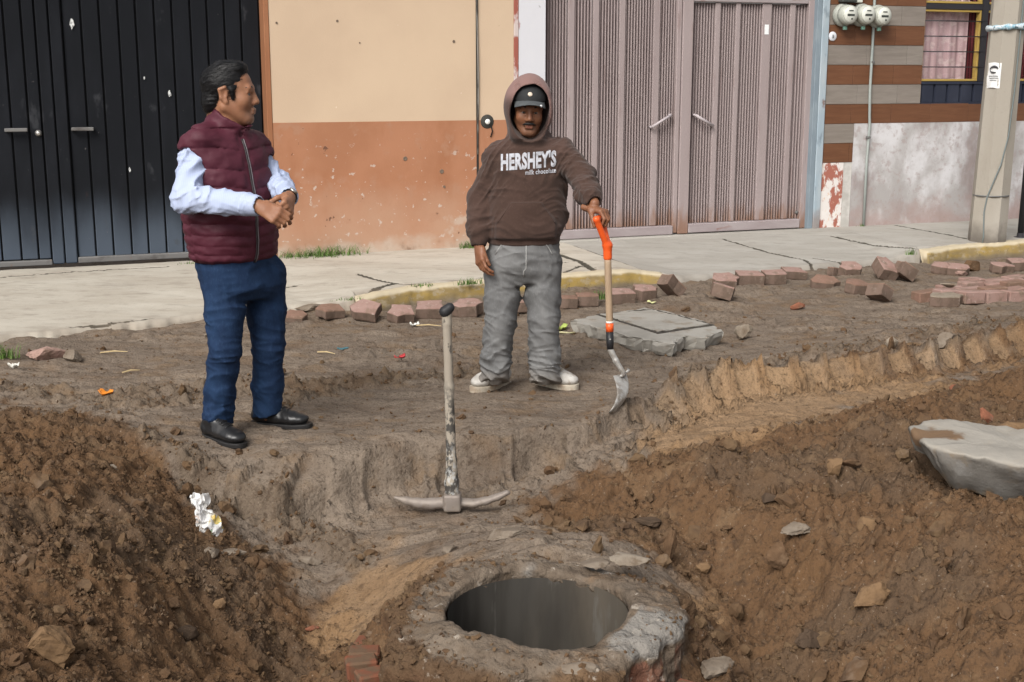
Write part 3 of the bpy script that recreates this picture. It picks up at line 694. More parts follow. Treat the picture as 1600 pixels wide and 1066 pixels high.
M_KERB = mat('kerb_yellow', (.31, .215, .065), .8, [dict(scale=(3, 3, 9), lo=.4, hi=.62, col=(.22, .165, .085), fac=.85), dict(scale=(14, 14, 20), lo=.5, hi=.66, col=(.33, .27, .18), fac=.8), dict(scale=30, lo=.62, hi=.7, col=(.09, .075, .05), fac=.7),
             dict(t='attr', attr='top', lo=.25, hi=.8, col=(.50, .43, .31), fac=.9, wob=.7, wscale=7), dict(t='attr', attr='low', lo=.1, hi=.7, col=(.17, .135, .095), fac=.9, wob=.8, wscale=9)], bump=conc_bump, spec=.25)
def kerb(u0, u1, label, ramp0, ramp1):
    """a cast kerb with a rounded, chipped nose; its ends dip to the driveway"""
    us = np.arange(u0, u1, .014)
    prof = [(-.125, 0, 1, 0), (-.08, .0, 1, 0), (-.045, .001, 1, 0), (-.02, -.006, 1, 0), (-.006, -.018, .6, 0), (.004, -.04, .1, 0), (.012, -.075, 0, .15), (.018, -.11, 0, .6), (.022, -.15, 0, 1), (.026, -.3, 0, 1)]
    vs, top, low = [], [], []
    for u in us:
        e = np.interp(u, EDGE[:, 0], EDGE[:, 1]); zt = np.interp(u, ETOP[:, 0], ETOP[:, 1])
        if ramp0: zt -= .0; e += .10 * sstep(u0 + .5, u0, u)
        for n_, dz, a, b in prof:
            w_ = float(fbm(u * 7, n_ * 30, dz * 20 + 2, 3)) * .009 + float(fbm(u * 25, n_ * 60, dz * 40, 2)) * .004
            vs.append(wp(u, e + n_ + w_, zt + dz + w_ * .8)); top.append(a); low.append(b)
    n_ = len(prof); F = [(i * n_ + k, i * n_ + k + 1, (i + 1) * n_ + k + 1, (i + 1) * n_ + k) for i in range(len(us) - 1) for k in range(n_ - 1)]
    F += [tuple(range(n_))[::-1], tuple((len(us) - 1) * n_ + k for k in range(n_))]
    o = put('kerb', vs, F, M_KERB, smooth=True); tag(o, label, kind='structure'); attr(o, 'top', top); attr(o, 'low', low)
kerb(-1.95, .62, 'worn yellow kerb before the cream and orange wall', True, True)
kerb(3.26, 10.0, 'worn yellow kerb beside the concrete utility pole', True, False)

# ---------------------------------------------------------------- the house fronts
def wbox(mb, u0, u1, n0, n1, z0, z1, bevel=0.0):
    return mb.box(wp((u0 + u1) / 2, (n0 + n1) / 2, (z0 + z1) / 2), WU * (u1 - u0) / 2, -WN * (n1 - n0) / 2, WZ * (z1 - z0) / 2, bevel)
def wpart(name, parent, m, u0, u1, n0, n1, z0, z1, bevel=0.0, label=None):
    return wbox(MB(), u0, u1, n0, n1, z0, z1, bevel).put(name, m, parent, label=label)
TOP = 3.6
# --- black sheet gate
M_BLACK = mat('black_sheet', (.011, .012, .0145), .55, [dict(scale=(2, 2, .7), lo=.4, hi=.7, col=(.018, .0195, .024), fac=.8), dict(t='z', lo=.62, hi=.02, col=(.085, .105, .135), fac=.85, wob=.55, wscale=(3, 3, 1.2)),
              dict(scale=(5, 5, 3), lo=.62, hi=.72, col=(.06, .062, .068), fac=.5), dict(scale=24, lo=.70, hi=.75, col=(.16, .15, .15), fac=.5), dict(scale=(9, 9, 3), lo=.66, hi=.73, col=(.11, .05, .028), fac=.7, mask=('z', .8, .15))],
              bump=[((3, 3, 2), .15, .01, 3)], spec=.06, rough_noise=(4, .6, .85))
M_GAP = mat('gate_backing', (.008, .008, .009), .8)
M_RUST = mat('rust', (.14, .058, .025), .9, [dict(scale=40, lo=.4, hi=.7, col=(.07, .03, .015))])
M_GREYRAIL = mat('grey_rail', (.16, .155, .15), .7, [dict(scale=(4, 4, 12), lo=.45, hi=.7, col=(.07, .06, .055)), dict(scale=20, lo=.6, hi=.7, col=(.2, .12, .07), fac=.6)])
gate = thing('black_gate', wp(-4.0, -.15, .12), 'black sheet metal gate with upright ribs behind the man in the vest', 'gate')
wpart('gate_backing', gate, M_GAP, -6.2, -2.165, -.24, -.205, .13, TOP - .3)
us = [-4.16 - .145 * k for k in range(14, 0, -1)] + [-4.16, -4.03, -3.93]
proto = None
def gate_panel(a, b):
    wpart('panel', gate, M_BLACK, a + .0065, b - .0065, -.205, -.176, .175, TOP - .3, .006)
for a, b in zip(us[:-1], us[1:]): gate_panel(a, b)
wpart('door_post', gate, M_BLACK, -3.925, -3.835, -.205, -.145, .13, TOP - .3, .008)
wpart('door_post', gate, M_BLACK, -3.825, -3.735, -.205, -.150, .13, TOP - .3, .008)
us = [-3.73, -3.585, -3.445, -3.30, -3.165, -3.02, -2.88, -2.735, -2.60, -2.46, -2.325, -2.175]
for a, b in zip(us[:-1], us[1:]): gate_panel(a, b)
wpart('bottom_rail', gate, M_GREYRAIL, -6.2, -3.93, -.20, -.135, .125, .168, .006)
wpart('bottom_rail', gate, M_GREYRAIL, -3.73, -2.17, -.20, -.135, .130, .178, .006)
for u in (-4.13, -3.63):
    mb = MB(); wbox(mb, u - .085, u + .085, -.140, -.118, 1.20, 1.228, .004); wbox(mb, u - .085, u - .065, -.170, -.141, 1.203, 1.225); wbox(mb, u + .065, u + .085, -.170, -.141, 1.203, 1.225)
    mb.put('handle', M_GREYRAIL, gate)
MB().lathe(wp(-3.965, -.172, 1.185), WN, [(.026, 0), (.026, .006), (.017, .010), (.019, .02), (.013, .028), (.004, .03)], 16).put('lock', mat('lock_steel', (.55, .53, .5), .35, metal=.8), gate, smooth=True)
for u in (-2.735, -2.60, -2.46, -2.325): wbox(MB(), u - .024, u + .024, -.169, -.158, .44, .50, .004).put('weld_plate', M_RUST, gate)
M_SPLASH = mat('white_paint', (.62, .63, .62), .8, [dict(scale=60, lo=.5, hi=.6, col=(.05, .05, .055), fac=.8)])
for (u, z), s in (((-3.657, 2.042), .045), ((-2.933, 1.489), .03), ((-3.126, 1.616), .016), ((-3.283, 0.876), .02)):
    k = 11; vs = [wp(u, -.1655, z)] + [wp(u + s * (.45 + .5 * random.random()) * math.cos(t * 2 * math.pi / k) * .6, -.1655, z + s * (.5 + .7 * random.random()) * math.sin(t * 2 * math.pi / k)) for t in range(k)]
    vs2 = [np.array(v) - WN * .003 for v in vs]
    put('paint_splash', vs + vs2, [(0, 1 + t, 1 + (t + 1) % k) for t in range(k)] + [(1 + t, 1 + (t + 1) % k, k + 2 + (t + 1) % k, k + 2 + t) for t in range(k)], M_SPLASH, gate)

# --- cream and orange rendered house
house = thing('rendered_house', wp(-1.0, 0, .12), 'rendered house wall painted cream above flaking orange', 'house')
M_CREAM = mat('cream_paint', (.565, .43, .305), .85, [dict(scale=(.9, .9, .9), lo=.35, hi=.7, col=(.50, .372, .265), fac=.8), dict(scale=(2.4, 2.4, 1.0), lo=.55, hi=.75, col=(.52, .385, .275), fac=.5), dict(scale=26, lo=.70, hi=.76, col=(.33, .22, .15), fac=.5), dict(scale=16, lo=.71, hi=.75, col=(.75, .66, .55), fac=.7)],
              bump=[((6, 6, 6), .15, .01, 4), (90, .3, .003, 3)], spec=.25)
M_ORANGE = mat('orange_paint', (.385, .18, .10), .8, [dict(scale=(1.5, 1.5, 1.5), lo=.35, hi=.65, col=(.33, .148, .078), fac=.9), dict(scale=(3, 3, 1.2), lo=.5, hi=.75, col=(.30, .125, .06), fac=.7),
               dict(t='z', lo=.62, hi=.0, col=(.42, .26, .175), fac=.85, wob=.9, wscale=(2.2, 2.2, 2.2)), dict(scale=(5.5, 5.5, 5.5), lo=.56, hi=.70, col=(.37, .20, .125), fac=.7),
               dict(scale=(19, 19, 19), lo=.635, hi=.66, col=(.48, .39, .33), fac=.9, mask=('z', 1.15, .7)), dict(scale=(4, 4, 4), lo=.60, hi=.70, col=(.45, .35, .28), fac=.85, mask=('z', .75, .25)), dict(scale=11, lo=.70, hi=.735, col=(.12, .055, .035), fac=.9),
               dict(t='z', lo=.13, hi=.0, col=(.46, .38, .31), fac=.8, wob=.35, wscale=(5, 5, 5)), dict(scale=(7, 7, 7), lo=.5, hi=.8, col=(.18, .1, .06), fac=.8, mask=('z', .16, .02))],
               bump=[((5, 5, 5), .25, .012, 5), (60, .35, .004, 4)], spec=.3)
BZ = 1.248
wpart('upper_wall', house, M_CREAM, -2.125, .015, -.30, .0, BZ, TOP)
wpart('lower_wall', house, M_ORANGE, -2.125, .015, -.30, .003, -.1, BZ)
M_JAMB = mat('jamb_paint', (.27, .115, .055), .8, [dict(scale=(3, 3, 1), lo=.4, hi=.7, col=(.33, .15, .075)), dict(scale=30, lo=.6, hi=.7, col=(.15, .08, .05), fac=.5)])
wpart('door_jamb', house, M_JAMB, -2.17, -2.127, -.30, .006, .1, TOP, .004)
wpart('lintel', house, M_CREAM, -6.4, -2.127, -.30, -.0, TOP - .3, TOP)
wpart('joint_gap', house, mat('joint_dark', (.03, .027, .024), .9), -.336, -.316, -.002, .0065, .14, TOP)
M_CORD = mat('joint_cord', (.2, .19, .17), .7, [dict(scale=(20, 20, 3), lo=.5, hi=.6, col=(.05, .045, .04))])
MB().tube([wp(-.322 + .004 * math.sin(z * 5), .010, z) for z in np.arange(.95, TOP, .12)], .007, 6).put('cord', M_CORD, house, smooth=True)
mb = MB(); mb.lathe(wp(-.235, .004, 1.235), WN, [(.062, 0), (.055, .006), (.040, .004), (.036, .012), (.030, .012)], 18); mb.put('socket_ring', mat('socket_dark', (.05, .048, .042), .9), house, smooth=True)
MB().lathe(wp(-.235, .015, 1.235), WN, [(.024, 0), (.022, .006), (.012, .010), (.003, .011)], 16).put('socket_cap', mat('cap_white', (.78, .78, .75), .5), house, smooth=True)
MB().tube([wp(-.20, .006, 1.205), wp(-.19, .014, 1.15), wp(-.205, .008, 1.10)], .006, 6).put('loose_wire', M_GAP, house, smooth=True)
for (u, z), s in (((-0.990, 0.927), .020), ((-1.556, 2.080), .011), ((-1.369, 1.904), .007), ((-0.537, 1.922), .013), ((-0.638, 0.673), .012), ((-2.064, 2.058), .010), ((-0.660, 0.808), .02)):
    MB().lathe(wp(u, .0015 if z > BZ else .0045, z), WN, [(s, 0), (s * .8, .004), (s * .35, .002), (s * .1, .001)], 9).put('chip', mat('chip', (.16, .12, .09), .95) if 'chip' not in bpy.data.materials else bpy.data.materials['chip'], house)

# --- white pier with flaking red edge, between the rendered house and the mauve gate
pier = thing('painted_pier', wp(.16, 0, .12), 'white painted pier with a flaking red edge beside the mauve gate', 'pier')
M_PIER = mat('pier_white', (.60, .60, .63), .8, [dict(scale=(6, 6, 3), lo=.60, hi=.66, col=(.34, .13, .10), fac=.9), dict(scale=12, lo=.68, hi=.73, col=(.28, .27, .27), fac=.7), dict(scale=3, lo=.4, hi=.7, col=(.58, .58, .62), fac=.6)], bump=[(8, .3, .01, 5)], spec=.3)
M_PRED = mat('pier_red', (.30, .095, .07), .85, [dict(scale=(9, 9, 4), lo=.52, hi=.6, col=(.6, .55, .53), fac=.8)], bump=[(14, .4, .008, 5)])
wpart('pier_face', pier, M_PIER, .062, .315, -.30, .004, -.1, TOP)
wpart('edge_strip', pier, M_PRED, .017, .060, -.30, .008, -.1, TOP, .004)

# --- mauve corrugated gate
mg = thing('mauve_gate', wp(1.7, -.08, .14), 'mauve corrugated steel gate with a door leaf behind the hooded man', 'gate')
M_MAUVE = mat('mauve_paint', (.325, .268, .262), .55, [dict(scale=(3, 3, .8), lo=.4, hi=.7, col=(.28, .226, .222), fac=.8), dict(scale=(30, 30, 2.2), lo=.56, hi=.7, col=(.215, .15, .14), fac=.55), dict(t='z', lo=.30, hi=.03, col=(.21, .10, .05), fac=.75, wob=.5, wscale=(26, 26, 5)), dict(scale=18, lo=.70, hi=.74, col=(.15, .09, .07), fac=.6)],
              bump=[((4, 4, 1), .12, .008, 3)], spec=.4, rough_noise=(5, .4, .7))
M_MAUVE_D = mat('mauve_recess', (.085, .052, .047), .7, [dict(scale=(20, 20, 1.5), lo=.4, hi=.7, col=(.12, .085, .08), fac=.8), dict(t='z', lo=.25, hi=.02, col=(.19, .085, .035), fac=.8, wob=.5, wscale=(26, 26, 5))], spec=.3)
M_MRAIL = mat('mauve_rail', (.29, .243, .245), .6, [dict(scale=(4, 4, 14), lo=.6, hi=.68, col=(.2, .1, .08), fac=.9), dict(scale=(2, 2, 6), lo=.4, hi=.7, col=(.38, .34, .34), fac=.6)])
def corrugated(u0, u1, z0, z1, n=None):
    """a sheet of rounded ribs between two flat slats"""
    n = n or max(2, int(round((u1 - u0) / .030))); p = (u1 - u0) / n
    prof = []
    for k in range(n):
        a = u0 + k * p
        prof += [(a, -.124), (a + p * .26, -.124), (a + p * .34, -.094), (a + p * .50, -.086), (a + p * .70, -.094), (a + p * .78, -.124)]
    prof.append((u1, -.124))
    vs = [wp(u, q, z) for z in (z0, z1) for u, q in prof]; m_ = len(prof)
    o = put('corrugated_panel', vs, [(i, i + 1, m_ + i + 1, m_ + i) for i in range(m_ - 1)], [M_MAUVE, M_MAUVE_D], mg)
    mi = np.zeros(m_ - 1, np.int32); mi[[i for i in range(m_ - 1) if i % 6 in (0, 5)]] = 1
    o.data.polygons.foreach_set('material_index', mi)
Zt = TOP - .35
left = [(0.566, 0.629), (0.812, 0.869), (1.074, 1.132), (1.419, 1.485)]
e0 = .335
for a, b in left + [(1.651, None)]:
    corrugated(e0, a, .235, Zt)
    if b: wpart('slat', mg, M_MAUVE, a, b, -.115, -.074, .235, Zt, .004); e0 = b
wpart('gate_post', mg, M_MAUVE, 1.651, 1.697, -.13, -.052, .16, Zt, .005)
wpart('gate_post', mg, M_MAUVE, 1.703, 1.811, -.13, -.040, .15, Zt, .005)
ZR = 2.30
right = [(2.055, 2.110), (2.275, 2.323), (2.560, 2.658), (2.864, 2.921)]
e0 = 1.815
for a, b in right + [(3.051, None)]:
    corrugated(e0, a, .245, ZR)
    if b: wpart('slat', mg, M_MAUVE, a, b, -.115, -.070, .245, ZR, .004); e0 = b
wpart('gate_post', mg, M_MAUVE, 3.053, 3.130, -.13, -.045, .15, Zt, .005)
wpart('top_rail', mg, M_MRAIL, 1.815, 3.051, -.125, -.05, ZR + .003, ZR + .075, .005)
corrugated(1.815, 3.051, ZR + .078, Zt)
wpart('bottom_rail', mg, M_MRAIL, .325, 1.648, -.125, -.035, .148, .232, .006)
wpart('bottom_rail', mg, M_MRAIL, 1.815, 3.051, -.125, -.035, .155, .242, .006)
wpart('top_beam', mg, M_MRAIL, .325, 3.11, -.14, -.03, Zt + .002, TOP)
wpart('threshold', mg, M_WALK_NEW, .325, 3.11, -.14, .03, .02, .145, .01)
M_MHAND = mat('mauve_handle', (.42, .37, .38), .5)
for (a, b) in (((1.400, 1.163), (1.596, 1.272)), ((1.851, 1.269), (2.045, 1.165))):
    mb = MB(); mb.tube([wp(a[0], -.085, a[1]), wp(a[0], -.035, a[1])], .011, 8); mb.tube([wp(b[0], -.085, b[1]), wp(b[0], -.035, b[1])], .011, 8)
    mb.tube([wp(a[0], -.03, a[1]), wp(b[0], -.03, b[1])], .013, 8); mb.put('handle', M_MHAND, mg, smooth=True)
u, z = (2.608, 2.060)
wpart('sticker', mg, mat('sticker_white', (.78, .80, .80), .6), u - .022, u + .022, -.070, -.067, z - .045, z + .045)
u, z = (3.039, 0.305)
MB().lathe(wp(u, -.09, z), WN, [(.018, 0), (.018, .012), (.010, .02), (.003, .022)], 12).put('lock', M_GREYRAIL, mg, smooth=True)

# --- pale blue pier
bp = thing('blue_pier', wp(3.19, 0, .14), 'pale blue weathered pier between the mauve gate and the tiled house', 'pier')
M_BLUE = mat('blue_paint', (.30, .37, .42), .8, [dict(scale=(5, 5, 1.5), lo=.4, hi=.65, col=(.42, .46, .48), fac=.8), dict(scale=(9, 9, 4), lo=.55, hi=.68, col=(.16, .20, .23), fac=.7), dict(scale=(3, 3, 3), lo=.64, hi=.7, col=(.17, .09, .06), fac=.8), dict(t='z', lo=.28, hi=.0, col=(.22, .16, .13), fac=.7, wob=.4)], bump=[(10, .3, .01, 5)], spec=.3)
M_BLUE_D = mat('blue_paint_dark', (.19, .235, .27), .8, [dict(scale=(5, 5, 2), lo=.45, hi=.7, col=(.26, .31, .34)), dict(scale=6, lo=.64, hi=.72, col=(.16, .09, .06))], bump=[(10, .3, .01, 5)])
wpart('pier_face', bp, M_BLUE_D, 3.112, 3.165, -.30, .012, .0, TOP, .004)
wpart('pier_face', bp, M_BLUE, 3.167, 3.245, -.30, .020, .0, TOP, .006)

# --- tiled house
th = thing('tiled_house', wp(4.6, 0, .14), 'house front clad in brown and grey wood effect tiles', 'house')
M_BASE = mat('stained_render', (.37, .35, .34), .88, [dict(scale=(1.6, 1.6, 1.2), lo=.40, hi=.58, col=(.60, .59, .60), fac=.95), dict(scale=(2.5, 2.5, 1.6), lo=.48, hi=.68, col=(.27, .22, .21), fac=.85), dict(scale=(14, 14, 14), lo=.52, hi=.66, col=(.34, .28, .265), fac=.6),
             dict(t='z', lo=.3, hi=.0, col=(.34, .235, .21), fac=.6, wob=.6, wscale=4), dict(scale=40, lo=.6, hi=.7, col=(.25, .21, .2), fac=.4)], bump=[((7, 7, 7), .3, .012, 6), (50, .4, .004, 4)], spec=.2)
M_FLAKE = mat('flaking_red', (.68, .64, .61), .85, [dict(scale=(10, 10, 5), lo=.48, hi=.54, col=(.33, .10, .065), fac=.95), dict(scale=20, lo=.58, hi=.66, col=(.62, .45, .34), fac=.8)], bump=[(16, .5, .01, 5)])
M_SUB = mat('tile_mortar', (.16, .13, .11), .9)
WIN0, WIN1, WZ0, WZ1 = 4.365, 6.6, 1.345, 3.2
for a in ((3.248, WIN0, .0, TOP), (WIN1, 9.0, .0, TOP), (WIN0, WIN1, .0, WZ0), (WIN0, WIN1, WZ1, TOP)):
    wpart('wall', th, M_SUB, a[0], a[1], -.30, -.014, a[2], a[3])
wpart('plaster', th, M_BASE, 3.60, 9.0, -.0135, .002, .10, 1.168)
wpart('plaster', th, M_FLAKE, 3.250, 3.50, -.0135, .001, .10, .788)
wpart('plaster', th, mat('grey_render', (.42, .40, .37), .9, [dict(scale=5, lo=.45, hi=.65, col=(.55, .53, .5))], bump=[(10, .3, .01, 5)]), 3.502, 3.598, -.0135, .0005, .10, .788)
def wood(name, a, b, c):
    return mat(name, a, .45, [dict(scale=(3, 3, 26), lo=.35, hi=.7, col=b, fac=.85), dict(scale=(7, 7, 70), lo=.5, hi=.75, col=c, fac=.5)], bump=[((4, 4, 40), .15, .003, 3)], spec=.35)
M_TBROWN = [wood('tile_brown', (.150, .066, .033), (.120, .050, .025), (.185, .09, .047)), wood('tile_brown_dark', (.146, .064, .032), (.117, .049, .0245), (.18, .087, .046)), wood('tile_brown_light', (.154, .068, .0345), (.123, .052, .026), (.19, .093, .049))]
M_TGREY = [wood('tile_grey', (.235, .205, .178), (.195, .168, .144), (.285, .255, .225)), wood('tile_grey_dark', (.229, .199, .173), (.19, .164, .14), (.279, .249, .22)), wood('tile_grey_light', (.241, .211, .184), (.20, .173, .149), (.291, .261, .231))]
RZ = [.79 + .1885 * k for k in range(15)]
for k, z in enumerate(RZ[:-1]):
    brown = k % 2 == 0
    u = 3.252
    cuts = [3.252]; step = .47
    q = 3.252 + (.30 if brown else .36) + (.09 if k % 4 == 1 else 0)
    uend = 3.598 if k < 2 else 9.0
    while q < uend: cuts.append(q); q += step
    cuts.append(uend)
    for a, b in zip(cuts[:-1], cuts[1:]):
        segs = [(a, b)]
        if z + .1 > WZ0 and z < WZ1:
            segs = [(s, e) for s, e in ((a, min(b, WIN0)), (max(a, WIN1), b)) if e - s > .02]
        for s, e in segs:
            wbox(MB(), s + .0015, e - .0015, -.0137, random.uniform(-.0008, .0012) + .004, z + .0015, z + .187, .0015).put('tile', random.choice(M_TBROWN if brown else M_TGREY), th)
# window with yellow edged frame, grille bars and a pink curtain, over a navy ribbed apron
M_NAVY = mat('navy_sheet', (.022, .026, .042), .5, [dict(scale=(4, 4, 2), lo=.4, hi=.7, col=(.035, .04, .06))])
M_YEL = mat('yellow_trim', (.40, .275, .075), .5, [dict(scale=20, lo=.55, hi=.7, col=(.4, .25, .06))])
M_BAR = mat('bar_dark', (.03, .028, .032), .5)
M_CURT = mat('pink_curtain', (.60, .43, .44), .6, [dict(t='wave', scale=(5, 5, .4), lo=.3, hi=.8, col=(.50, .33, .345), fac=.7, dist=4), dict(scale=(9, 9, 14), lo=.5, hi=.62, col=(.72, .58, .58), fac=.7), dict(scale=(30, 30, 30), lo=.52, hi=.62, col=(.48, .33, .34), fac=.5)], spec=.3)
M_CURT_R = mat('red_curtain', (.16, .03, .035), .7, [dict(t='wave', scale=(9, 9, .4), lo=.3, hi=.8, col=(.07, .012, .016), dist=3)])
M_GLASS = mat('window_glass', (.9, .9, .9), .05, spec=.5, extra=lambda N, L, b, c: (b.inputs['Transmission Weight'].__setattr__('default_value', 1.0), b.inputs['IOR'].__setattr__('default_value', 1.03)))
win = wpart('window', th, M_BAR, WIN0 + .004, WIN1 - .004, -.30, -.20, WZ0, WZ1)
def sub(name, parent, *a, m=None, bevel=0.0):
    return wpart(name, parent, m, *a, bevel)
WS = 1.575; XV = 5.06
sub('sill_board', win, WIN0 + .002, WIN1 - .002, -.19, .004, WZ0 + .002, WZ0 + .02, m=M_NAVY)
prof = []
for k in range(14):
    a = WIN0 + .004 + k * (WIN1 - WIN0 - .008) / 14; p_ = (WIN1 - WIN0 - .008) / 14
    prof += [(a, -.030), (a + p_ * .08, -.030), (a + p_ * .12, -.004), (a + p_ * .93, -.004), (a + p_ * .97, -.030)]
prof.append((WIN1 - .004, -.030)); m_ = len(prof)
put('apron_sheet', [wp(u, q, z) for z in (WZ0 + .022, WS - .03) for u, q in prof], [(i, i + 1, m_ + i + 1, m_ + i) for i in range(m_ - 1)], M_NAVY, win)
sub('frame', win, WIN0 + .002, WIN1 - .002, -.06, .006, WS - .028, WS - .004, m=M_NAVY)
for (a, b) in ((WIN0 + .004, XV), (XV + .075, 5.75), (5.80, WIN1 - .004)):
    for (z0, z1) in ((WS, 2.275), (2.335, 2.9)):
        mb = MB(); t = .022
        wbox(mb, a, b, -.07, -.012, z0, z0 + t, .003); wbox(mb, a, b, -.07, -.012, z1 - t, z1, .003)
        wbox(mb, a, a + t * .4, -.07, -.013, z0 + t, z1 - t); wbox(mb, b - t, b, -.07, -.013, z0 + t, z1 - t, .003)
        mb.put('frame', M_YEL, win)
        sub('pane', win, a + .004, b - .012, -.056, -.052, z0 + t * .8, z1 - t * .8, m=M_GLASS)
sub('mullion', win, XV + .002, XV + .073, -.08, .0, WS, 2.9, m=M_BAR)
sub('transom', win, WIN0 + .004, WIN1 - .004, -.085, -.004, 2.279, 2.331, m=M_BAR)
for z in (1.715, 1.865, 2.015, 2.165, 2.45, 2.6, 2.75):
    MB().tube([wp(WIN0 + .004, -.003, z), wp(XV + .05, -.003, z)], .006, 6).put('grille_bar', M_BAR, win, smooth=True)
def curtain(u0, u1, m, folds, amp):
    us = np.linspace(u0, u1, 90); vs = []
    for z in np.linspace(WS + .01, 2.95, 8):
        for u in us: vs.append(wp(u, -.13 + amp * math.sin((u - u0) * folds + .6 * math.sin(z * 2)) + amp * .5 * math.sin((u - u0) * folds * 2.3 + z), z))
    F = [(j * 90 + i, j * 90 + i + 1, (j + 1) * 90 + i + 1, (j + 1) * 90 + i) for j in range(7) for i in range(89)]
    put('curtain', vs, F, m, win, smooth=True)
curtain(WIN0 + .01, 4.99, M_CURT, 34, .010); curtain(5.0, 5.9, M_CURT_R, 30, .016); curtain(5.9, WIN1 - .01, M_CURT, 34, .010)

# --- electricity meters on the tiles
M_MBODY = mat('meter_grey', (.33, .34, .30), .5, [dict(scale=8, lo=.4, hi=.7, col=(.26, .27, .235))], spec=.4)
M_MFACE = mat('meter_dial', (.60, .61, .55), .45)
M_MDARK = mat('meter_dark', (.05, .055, .05), .5)
M_SEAL = mat('meter_seal', (.16, .30, .24), .5)
meters = ['round grey electricity meter nearest the blue pier', 'middle one of the three round electricity meters', 'round electricity meter above the conduit pipe']
for (u, z), lb, ln in zip(((3.382, 2.201), (3.586, 2.204), (3.771, 2.195)), meters, (.155, .150, .150)):
    t = thing('electric_meter', wp(u, .006, z), lb, 'electricity meter', 'electricity meters on the tiled front')
    MB().lathe(wp(u, .0055, z), WN, [(.100, 0), (.108, .012), (.108, .05), (.098, .056), (.095, .07)], 28).put('meter_base', M_MBODY, t, smooth=True)
    MB().lathe(wp(u, .0765, z), WN, [(.094, 0), (.092, .03), (.088, ln - .082), (.080, ln - .075)], 28).put('meter_cover', mat('meter_cover', (.40, .41, .36), .3, spec=.5) if 'meter_cover' not in bpy.data.materials else bpy.data.materials['meter_cover'], t, smooth=True)
    MB().lathe(wp(u, ln + .0025, z), WN, [(.078, 0), (.075, .008), (.02, .010), (.004, .010)], 28).put('dial', M_MFACE, t, smooth=True)
    for dx, dz, a, b in ((0, -.004, .040, .010), (.0, .036, .024, .005), (.012, -.040, .008, .008)):
        wbox(MB(), u + dx - a, u + dx + a, ln + .0115, ln + .0145, z + dz - b, z + dz + b).put('counter', M_MDARK, t)
    wbox(MB(), u + .0 - .016, u + .016, .06, .095, z - .140, z - .106, .004).put('seal', M_SEAL, t)
cb = thing('meter_cabinet', wp(3.44, .01, 2.36), 'dark service box above the electricity meters', 'box')
wpart('box_body', cb, M_MDARK, 3.335, 3.50, .006, .09, 2.318, 2.75, .008)
wpart('box_side', cb, M_MFACE, 3.502, 3.575, .006, .07, 2.318, 2.75, .006)
u0, z0 = (3.761, 2.231); u1, z1 = (3.781, 0.155)
cp = thing('conduit_pipe', wp(3.76, .03, .15), 'thin grey conduit pipe running down the tiled front', 'pipe')
MB().tube([wp(3.735, .026, 3.4), wp(3.735, .026, 2.6), wp(3.745, .026, 1.9), wp(3.742, .028, 1.5), wp(3.755, .026, 1.25), wp(3.765, .024, 1.15), wp(3.755, .022, .8), wp(3.76, .022, .14)], .0135, 10).put('pipe', mat('conduit', (.33, .36, .34), .5, [dict(scale=(5, 5, 2), lo=.4, hi=.7, col=(.24, .27, .26))]), cp, smooth=True)
for z in (1.02, 1.75): wbox(MB(), 3.735, 3.775, .0065, .041, z, z + .022, .003).put('clamp', M_GREYRAIL, cp)
u, z = (3.293, 2.002)
rc_ = thing('round_tag', wp(u, .006, z), 'small round white tag on the brown tiles', 'tag')
MB().lathe(wp(u, .006, z), WN, [(.044, 0), (.044, .006), (.040, .009), (.004, .009)], 22).put('tag_disc', mat('tag_white', (.66, .68, .72), .5), rc_, smooth=True)
wbox(MB(), u - .004, u + .004, .0155, .017, z - .02, z + .015).put('tag_mark', M_MDARK, rc_); wbox(MB(), u + .008, u + .013, .0155, .017, z - .016, z + .008).put('tag_mark', M_MDARK, rc_)

# --- utility pole
px_, py_, _ = (4.366, 11.723, 0.140)
pole = thing('utility_pole', (px_, py_, .13), 'tapered concrete utility pole standing on the pavement', 'utility pole')
M_POLE = mat('pole_concrete', (.32, .29, .245), .9, [dict(scale=(2, 2, .8), lo=.4, hi=.7, col=(.38, .35, .305), fac=.8), dict(scale=(6, 6, 3), lo=.55, hi=.72, col=(.28, .25, .21), fac=.6), dict(t='z', lo=.22, hi=.0, col=(.12, .105, .09), fac=.9, wob=.3, wscale=6), dict(scale=50, lo=.62, hi=.7, col=(.24, .22, .19), fac=.5)], bump=conc_bump, spec=.2)
pa = math.atan2(-py_, -px_) + .2
def pole_ring(z, r): return [np.array([px_ + .018 * z, py_, z]) + r * np.array([math.cos(pa + math.pi / 8 + k * math.pi / 4), math.sin(pa + math.pi / 8 + k * math.pi / 4), 0]) for k in range(8)]
mb = MB(); zs = (.05, .6, 1.4, 2.4, 4.5, 7.5); rs = (.170, .164, .157, .149, .132, .11)
vs = [v for z, r in zip(zs, rs) for v in pole_ring(z, r)]
mb.add(vs, [(i * 8 + k, i * 8 + (k + 1) % 8, (i + 1) * 8 + (k + 1) % 8, (i + 1) * 8 + k) for i in range(5) for k in range(8)] + [tuple(40 + k for k in range(8))])
mb.put('shaft', M_POLE, pole)
toc = unit([-px_, -py_, 0]); sdw = np.array([-toc[1], toc[0], 0])            # towards the street, and sideways
def on_pole(s, z, lift=.0): 
    r = np.interp(z, zs, rs) * .965
    return np.array([px_ + .018 * z, py_, z]) + sdw * s + toc * (math.sqrt(max(r * r - s * s, .002)) + lift)
mb = MB(); mb.tube([on_pole(s, 2.05 - .03 * math.sin(s * 14) * 0 - abs(s) * .0 + s * .05, .012) for s in np.linspace(-.155, .155, 10)], [.03, .02, .026, .018, .024, .03, .02, .022, .03, .034], 8)
